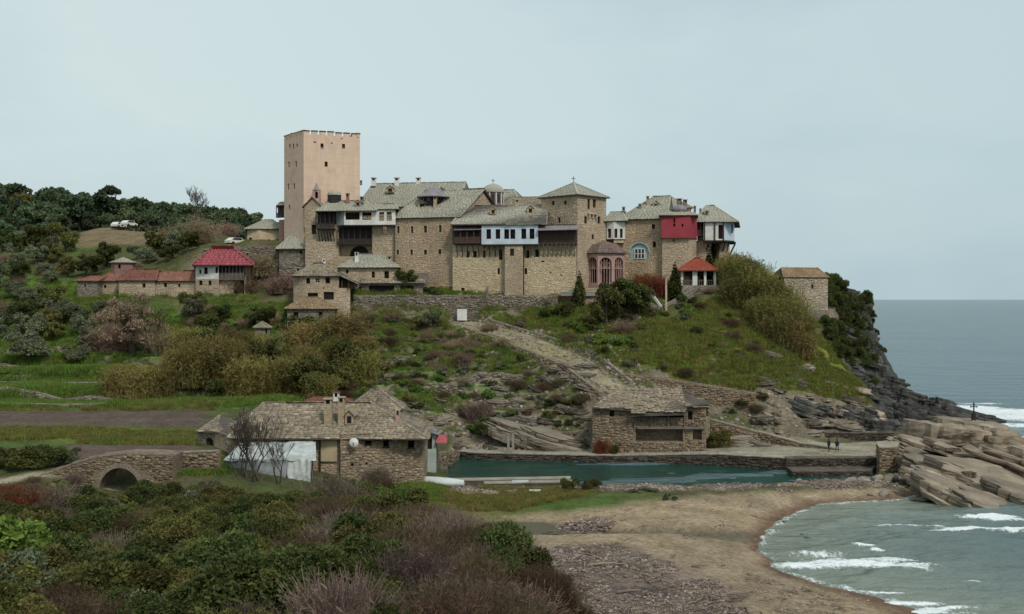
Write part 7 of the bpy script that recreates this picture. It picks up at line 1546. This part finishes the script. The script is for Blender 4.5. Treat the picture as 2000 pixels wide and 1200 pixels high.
# cane thickets
for px, Y, s_, k, lab in [(235,150,1.0,'drycane','left end of the cane thicket above the fields'),(275,149,1.15,'drycane','tall dry cane clump in the thicket above the fields'),(315,150,1.0,'drycane','dry cane clump right end of the fields thicket'),(370,152,1.35,'cane','green cane clump at the foot of the slope'),(405,156,1.5,'cane','tall green cane clump, left of the mid slope thicket'),(440,153,1.6,'cane','tallest green cane clump of the mid slope thicket'),(480,151,1.3,'cane','broad cane clump of the mid slope thicket'),(520,151,.85,'cane','cane clump below the garden hut'),(560,153,1.2,'cane','cane clump left of the lichened cottage front'),(600,166,1.25,'drycane','golden cane clump in front of the lichened cottage'),(635,168,1.5,'drycane','tall golden cane clump right of the lichened cottage'),(668,167,1.5,'cane','large yellow green cane clump right of the lichened cottage'),(700,165,1.1,'cane','low cane clump at the end of the golden thicket'),
    (1455,181,1.2,'cane','cane clump at the top of the headland thicket'),(1478,179,1.25,'cane','tall feathery cane clump on the headland'),(1500,178,1.2,'drycane','golden cane clump left of the cliff chapel'),(1520,176,1.15,'drycane','golden cane clump below the cliff chapel'),(1540,174,1.1,'drycane','golden brown cane clump halfway down the headland'),(1555,171,1.0,'drycane','golden brown cane clump low on the headland'),(1500,172,1.0,'cane','shaded cane clump in the middle of the headland thicket'),(1525,169,.9,'drycane','low dry cane clump on the headland'),(1565,168,.8,'drycane','lowest dry cane clump on the headland'),(1442,178,1.0,'cane','cane clump below the gazebo'),(1435,184,1.0,'cane','cane clump beside the gazebo')]:
    plant(k, 'cane_clump', gx(px,Y), Y, s_*(1.12 if px > 1400 else .95), lab, 'cane', 'cane thickets', sz=s_*(1.25 if px > 1400 else 1.0))
for i in range(26):
    t_ = rng.random(); px = 1440+135*t_+rng.uniform(-22, 22); Y = 182-14*t_+rng.uniform(-2, 2); k = 'cane' if rng.random() < .4 else 'drycane'; s_ = rng.uniform(.55, .95)
    plant(k, 'cane_clump', gx(px,Y), Y, s_, ('green ' if k == 'cane' else 'golden ')+size_word(s_, .68, .84)+'cane clump in the headland thicket '+('near its top' if t_ < .35 else 'midway down' if t_ < .7 else 'near its foot'), 'cane', 'small canes of the headland', sz=s_*1.35)
for i in range(46):
    px = rng.uniform(1380, 1560); Y = rng.uniform(160, 177); x = gx(px, Y); k = rng.choice(['mixed','mixed','heath','olive_shrub']); s_ = rng.uniform(.3, .8)
    plant(k, 'meadow_bush', x, Y, s_, size_word(s_, .45, .65)+{'mixed':'grey green','heath':'brown','olive_shrub':'olive green'}[k]+' bush dotting the meadow '+('left of' if px < 1470 else 'right of')+' its middle'+(', low' if Y < 166 else ', high' if Y > 172 else ''), 'bush', 'bushes dotting the meadow', sz=s_*.8)
for i in range(44):
    px = rng.uniform(345, 700); Y = rng.uniform(147, 168); k, nm = (('cane','cane_clump'),('green_tree','leafy_tree'),('mid_tree','leafy_tree'),('drycane','cane_clump'))[rng.randrange(4)]
    plant(k, nm, gx(px,Y), Y, rng.uniform(.5,1.15), ('cane clump' if nm == 'cane_clump' else 'bushy tree')+' in the mid slope thicket '+('at its left' if px < 460 else 'in its middle' if px < 580 else 'at its right')+(' near the field' if Y < 157 else ' near the houses'), 'cane' if nm == 'cane_clump' else 'tree', 'mid slope thicket plants, '+nm.replace('_', ' '))
# named trees round the monastery
for kind, nm, px, Y, s_, sz, lab, cat in [
 ('cypress','cypress',1132,181.0,1.25,1.02,'slim dark cypress between the gallery range and the arched porch','tree'),('cypress','cypress',1318,179.5,1.4,.98,'dark cypress left of the red roofed gazebo','tree'),('cypress','cypress',1386,188,1.9,.9,'broad dark conifer behind the gazebo roof','tree'),
 ('green_tree','leafy_tree',1200,178.5,1.0,.95,'dark leafy tree before the arched porch','tree'),('green_tree','leafy_tree',1232,177,1.1,1.1,'large dark rounded tree below the arched porch','tree'),('green_tree','leafy_tree',1250,176,.8,.95,'dark tree right beside the large rounded one','tree'),
 ('mid_tree','leafy_tree',1185,173,1.15,1.15,'olive brown tree on the slope under the arched porch','tree'),('mid_tree','leafy_tree',1150,172,.6,.5,'low olive bush on the slope above the path','bush'),('tantwig','thicket',1220,170,1.1,.9,'tawny twiggy bush on the slope beside the meadow','bush'),
 ('red','bush',1268,183,2.6,2.6,'maroon bush between the dark tree and the cypress','bush'),('red','bush',1285,182,2.2,2.3,'maroon bush at the head of the garden stair','bush'),('red','bush',1250,184,2.2,2.6,'maroon bush behind the dark rounded tree','bush'),
 ('sapling','sapling',953,182.6,1.25,1.25,'pale forked leafless tree against the bulging wall','tree'),('tantwig','thicket',1066,183,.55,.55,'small leafy sapling against the bulging wall','bush'),('tantwig','thicket',1108,182.6,.7,.75,'round brown shrub at the wall end','bush'),
 ('dark','shrub',858,185,1.5,1.2,'dark shrub at the left foot of the bulging wall','shrub'),('green_tree','leafy_tree',797,185.8,.62,.62,'dark fig like tree beside the slate cottage','tree'),('green_tree','leafy_tree',650,190,.6,.62,'dark tree between the wall top house and the slate cottage','tree'),('dark','shrub',838,186,1.2,1.0,'dark shrub beside the lean-to yard','shrub'),
 ('dark','shrub',665,177,1.6,1.5,'round dark shrub right of the lichened cottage','shrub'),('tantwig','bush',708,181.6,.9,.7,'brown bush against the retaining wall, left one','bush'),('tantwig','bush',765,181.2,.9,.7,'brown bush against the retaining wall, middle one','bush'),('olive_tree','leafy_tree',840,178.5,.75,.7,'grey leafy bush above the rock bank','bush'),('mid_tree','leafy_tree',820,179,.55,.55,'round olive bush above the rock bank','bush'),
 ('dark','shrub',1070,180.5,1.4,1.1,'dark shrub against the right part of the retaining wall','shrub'),('dark','shrub',1095,180,1.5,1.2,'ivy dark shrub near the end of the retaining wall','shrub'),('mid_tree','leafy_tree',1110,178,.55,.5,'low green bush right of the retaining wall','bush'),
 ('dark','shrub',1408,184,1.4,1.3,'dark shrub right of the gazebo','shrub'),('heath','heath_bush',1418,186,2.0,1.8,'brown bush on the skyline right of the gazebo','bush'),
 ('dark','shrub',930,147,1.9,1.9,'very dark bush under the rocks at the harbour head','shrub'),('mauve','bush',935,150,1.8,1.8,'bare dark mauve bush among the harbour rocks','bush'),('olive_shrub','shrub',1408,142.5,1.8,1.8,'olive bush at the right end of the harbour store','shrub'),
 ('red','ivy',1172,138.9,.8,1.4,'reddish ivy creeping up the left wall of the harbour store','ivy'),('red','ivy',1184,139.0,.7,1.1,'reddish ivy near the left corner of the harbour store','ivy'),('olive_shrub','ivy',1200,139.0,.8,.9,'green ivy low on the harbour store','ivy'),
 ('dark','shrub',70,105.5,2.1,1.9,'large dark green bush beyond the road at the left','shrub'),('dark','shrub',105,106,1.7,1.6,'dark bush right of the large roadside one','shrub'),('olive_shrub','shrub',20,106,1.9,1.7,'olive bush beyond the road at the left edge','shrub'),('mixed','shrub',135,107,1.3,1.2,'grey green bush ending the roadside row','shrub'),
 ('olive_shrub','shrub',1112,112,1.0,1.0,'green shrub on the shingle, left of two','shrub'),('olive_shrub','shrub',1152,112.3,.95,.9,'green shrub on the shingle, right of two','shrub'),('mixed','shrub',1310,107,.7,.5,'small grey green tuft alone on the sand','shrub'),('mixed','shrub',1255,111,1.2,.45,'low sprawling plant on the shingle strip','shrub')]:
    plant(kind, nm, gx(px,Y), Y, s_, lab, cat, sz=sz)
# dark scrub crowning the cliff
for i in range(210):
    px = rng.uniform(1562, 1712); Y = rng.uniform(174, 199)
    x = gx(px, Y); z = float(H(x, Y))
    if z < 7 or float(sdf(np.array(x), np.array(Y), MEADOW)) < 1.5 or (px > 1650 and z < 13 and rng.random() < .6) or (px < 1615 and Y < 187): continue
    plant('dark', 'shrub', x, Y, rng.uniform(.9,1.6), 'dark evergreen shrub on the cliff top '+('next to the chapel' if px < 1620 else 'midway to the edge' if px < 1670 else 'at the very edge')+(', front' if Y < 184 else ', back'), 'shrub', 'cliff top evergreen shrubs')
# scattered slope shrubs
for i in range(380):
    px = rng.uniform(640, 1500); Y = rng.uniform(147, 182); x = gx(px, Y)
    if segdist(np.array([x]), np.array([Y]), PATH)[0] < 3.8: continue
    if 1150 < px < 1400 and Y < 157: continue
    if px > 1220 and float(sdf(np.array(x), np.array(Y), MEADOW)) < -1 and rng.random() < .82: continue
    if Y < 152 and px > 1150: continue
    k = rng.choice(['dark','olive_shrub','mixed','heath','bright','tantwig','mixed','heath']); s_ = rng.uniform(.4,1.35)*(.5 if k == 'tantwig' else 1)
    plant(k, 'slope_bush', x, Y, s_, {'dark':'dark green','olive_shrub':'olive green','mixed':'grey green','heath':'brown','bright':'fresh green','tantwig':'tawny twiggy'}[k]+' bush on the slope '+slope_place(px, Y), 'bush', {'dark':'dark green','olive_shrub':'olive green','mixed':'grey green','heath':'brown','bright':'fresh green','tantwig':'tawny twiggy'}[k]+' slope bushes', sz=s_*.8)
for i in range(60):   # hanging dry growth on the rock bank
    px = rng.uniform(815, 985); Y = rng.uniform(165, 176); x = gx(px, Y); plant('tantwig' if rng.random() < .7 else 'mauve', 'dry_growth', x, Y, rng.uniform(.35,.6), 'dry twiggy growth on the rock bank '+('left part' if px < 870 else 'middle part' if px < 930 else 'right part by the path')+(' lower' if Y < 170 else ' upper'), 'bush', 'dry growth on the rock bank')
# grass tufts
def tuft_mesh(seed, mat, h=.45, n=60): return twig_mesh('tuft', seed, mat, n, h, .8, .035, 0, core=.28, segs=2)
gm = [tuft_mesh(500+i, 'leaf_grass') for i in range(3)]+[tuft_mesh(510+i, 'leaf_cane', .5) for i in range(2)]+[tuft_mesh(520+i, 'leaf_bright', .5, 80) for i in range(2)]
rows = []
def zone(poly, n, idx, s0, s1, cond=None):
    xs_ = [p[0] for p in poly]; ys_ = [p[1] for p in poly]; X = nr.uniform(min(xs_), max(xs_), n); Yy = nr.uniform(min(ys_), max(ys_), n); ok = inpoly(X, Yy, poly); X, Yy = X[ok], Yy[ok]; zz = H(X, Yy); m = fbm(X*.2, Yy*.2, 301, 3)
    pdist = segdist(X, Yy, PATH)
    for x_, y_, z_, q_, pd_ in zip(X, Yy, zz, m, pdist):
        if q_ < -.35 or pd_ < 3: continue
        rows.append((x_, y_, z_-.03, rng.uniform(s0, s1)*(1+q_*.5), rng.uniform(0,6.28), rng.choice(idx)))
zone(MEADOW, 9000, [0,1,2,3,4,0], .6, 1.5); zone(Z((-140,141),(240,141),(240,168),(-140,168)), 14000, [5,6,5,6,0], .7, 1.5); zone(TERR, 20000, [0,5,6,5,6,1], .5, 1.3); zone(Z((-200,170),(640,170),(640,184),(-200,212)), 9000, [0,1,5,6], .6, 1.6)
zone(Z((640,166),(1290,158),(1290,183),(640,187)), 9000, [0,1,2,3,5], .5, 1.4); zone(Z((-200,118.8),(420,118.8),(420,126),(-200,125.5)), 5000, [0,3,4,5], .6, 1.3); zone(Z((800,99),(1000,102),(1180,111),(1080,114),(820,113)), 3500, [3,4,0], .4, .9)
zone(Z((690,184),(1290,183),(1290,187),(690,188.5)), 2500, [0,1,5], .6, 1.2); zone(Z((300,103),(440,104),(430,112),(290,106)), 900, [5,6,0], .6, 1.3); zone(Z((640,100),(860,103),(850,113),(640,108)), 2500, [5,0,1,6], .6, 1.3); zone(Z((1480,160),(1700,163),(1600,184),(1500,184)), 4000, [0,1,2,3], .6, 1.4)
zone(Z((-200,139.5),(420,139.5),(420,146),(-200,146)), 2500, [3,4,0], .5, 1.1)
scatter('grass', 'rough grass on meadow, terraces and field banks', gm, rows)
# shingle, wrack and driftwood on the beach
M['pebble'] = m_leaf('shingle_stone', [(.11,.075,.065), (.22,.16,.135), (.34,.275,.235)], .5, 0, .2, 0)
M['driftwood'] = m_leaf('driftwood_grey', [(.09,.07,.055), (.18,.14,.11), (.29,.24,.19)], .4, 0, .2)
def pebbles(seed):
    r_ = np.random.RandomState(seed); bm = MB()
    for _ in range(14):
        x_, y_, s_ = r_.randn()*.5, r_.randn()*.5, r_.uniform(.05,.17); bm.lathe((x_,y_), [(s_*.8,-.02),(s_,s_*.3),(s_*.5,s_*.7),(.001,s_*.72)], 5, a0=r_.rand()*6)
    return mesh_np('shingle', bm.v, bm.f, M['pebble'])
def sticks(seed):
    r_ = np.random.RandomState(seed); bm = MB()
    for _ in range(9):
        x_, y_, a, L = r_.randn()*.6, r_.randn()*.5, r_.rand()*6.28, r_.uniform(.3,1.3); w_ = r_.uniform(.02,.05); d = Vector((math.cos(a), math.sin(a), r_.uniform(-.1,.18))); p0 = Vector((x_,y_,.06)); bm.tube([p0, p0+d*L*.5+Vector((0,0,.03)), p0+d*L], [w_, w_*.9, w_*.5], 4)
    return mesh_np('stick', bm.v, bm.f, M['driftwood'])
pm = [pebbles(i) for i in range(4)]+[sticks(20+i) for i in range(4)]; rows = []
def litter(poly, n, idx, s0, s1):
    xs_ = [p[0] for p in poly]; ys_ = [p[1] for p in poly]; X = nr.uniform(min(xs_), max(xs_), n); Yy = nr.uniform(min(ys_), max(ys_), n); ok = inpoly(X, Yy, poly) & (fbm(X*.3, Yy*.3, 311, 3) > -.25); X, Yy = X[ok], Yy[ok]; zz = H(X, Yy)
    for x_, y_, z_ in zip(X, Yy, zz):
        if z_ > .12: rows.append((x_, y_, z_, rng.uniform(s0, s1), rng.uniform(0,6.28), rng.choice(idx)))
litter(PEBBLE, 2300, [0,1,2,3,4,5,6,7], .4, 1.1); litter(WRACK, 2200, [0,1,2,3,4], .5, 1.1); litter(BEACH, 900, [0,1,4], .25, .6); litter(Z((1480,58),(1760,62),(1700,72),(1450,80)), 260, [0,4,5], .3, .8)
litter(Z((1080,93),(1190,94),(1180,98),(1090,97)), 120, [0,1,2,3,4], .8, 1.5)
scatter('shingle', 'purple brown shingle, sea wrack and bleached sticks strewn on the beach', pm, rows)
# rubble of terraces and path edge
rows = []
for _ in range(2600):
    px = rng.uniform(790, 1560); Y = rng.uniform(143, 176); x = gx(px, Y)
    if 1150 < px < 1390 and Y < 151 or segdist(np.array([x]), np.array([Y]), PATH)[0] < 2.9: continue
    if float(sdf(np.array(x), np.array(Y), MEADOW)) < 0 or px > 1260 and Y > 157: continue
    rows.append((x, Y, float(H(x, Y)), rng.uniform(.12,.42), rng.uniform(0,6.28), rng.randrange(len(CH))))
for _ in range(1500):
    px = rng.uniform(-60, 640); Y = rng.uniform(139.5, 171); x = gx(px, Y); q = float(H(x, Y)); q2 = float(H(x, Y+.5))
    if q2-q > .35: rows.append((x, Y+.2, q+.15, rng.uniform(.16,.36), rng.uniform(0,6.28), rng.randrange(len(CH))))
for _ in range(900):
    t_ = rng.random(); i = rng.randrange(len(PATH)-1); a = Vector(PATH[i]).lerp(Vector(PATH[i+1]), t_); x, Y = a.x+rng.choice([-1,1])*rng.uniform(2.2,3.2), a.y+rng.choice([-1,1])*rng.uniform(1,2.4); rows.append((x, Y, float(H(x, Y))-.03, rng.uniform(.12,.34), rng.uniform(0,6.28), rng.randrange(len(CH))))
scatter('rubble', 'loose stones on terrace risers, path and rocky slope', CH, rows)
# driftwood logs large enough to pick out
for px, Y, L, a, lab in [(1150,78,2.2,.1,'bleached driftwood log on the shingle under the thicket'),(1060,92.5,1.2,.5,'pale log beside the stream pool'),(1128,93,1.6,1.0,'leaning stick in the debris by the stream'),(1470,67,1.9,-.3,'dark driftwood branch at the lower beach'),(1205,71,1.7,.15,'grey log low on the shingle'),(1350,79,1.3,-.2,'short log in the middle of the shingle')]:
    x = gx(px,Y); z = float(H(x,Y)); b = MB(); d = Vector((math.cos(a), math.sin(a), .05)); p0 = Vector((x,Y,z+.12)); b.tube([p0, p0+d*L*.5+Vector((0,0,.05)), p0+d*L], [.11,.10,.06], 7); b.tube([p0+d*L*.4, p0+d*L*.6+Vector((.1,.3,.35))], [.05,.02], 5)
    o = b.build('driftwood_log', M['driftwood'], top=(x,Y,z)); tag(o, lab, 'driftwood')
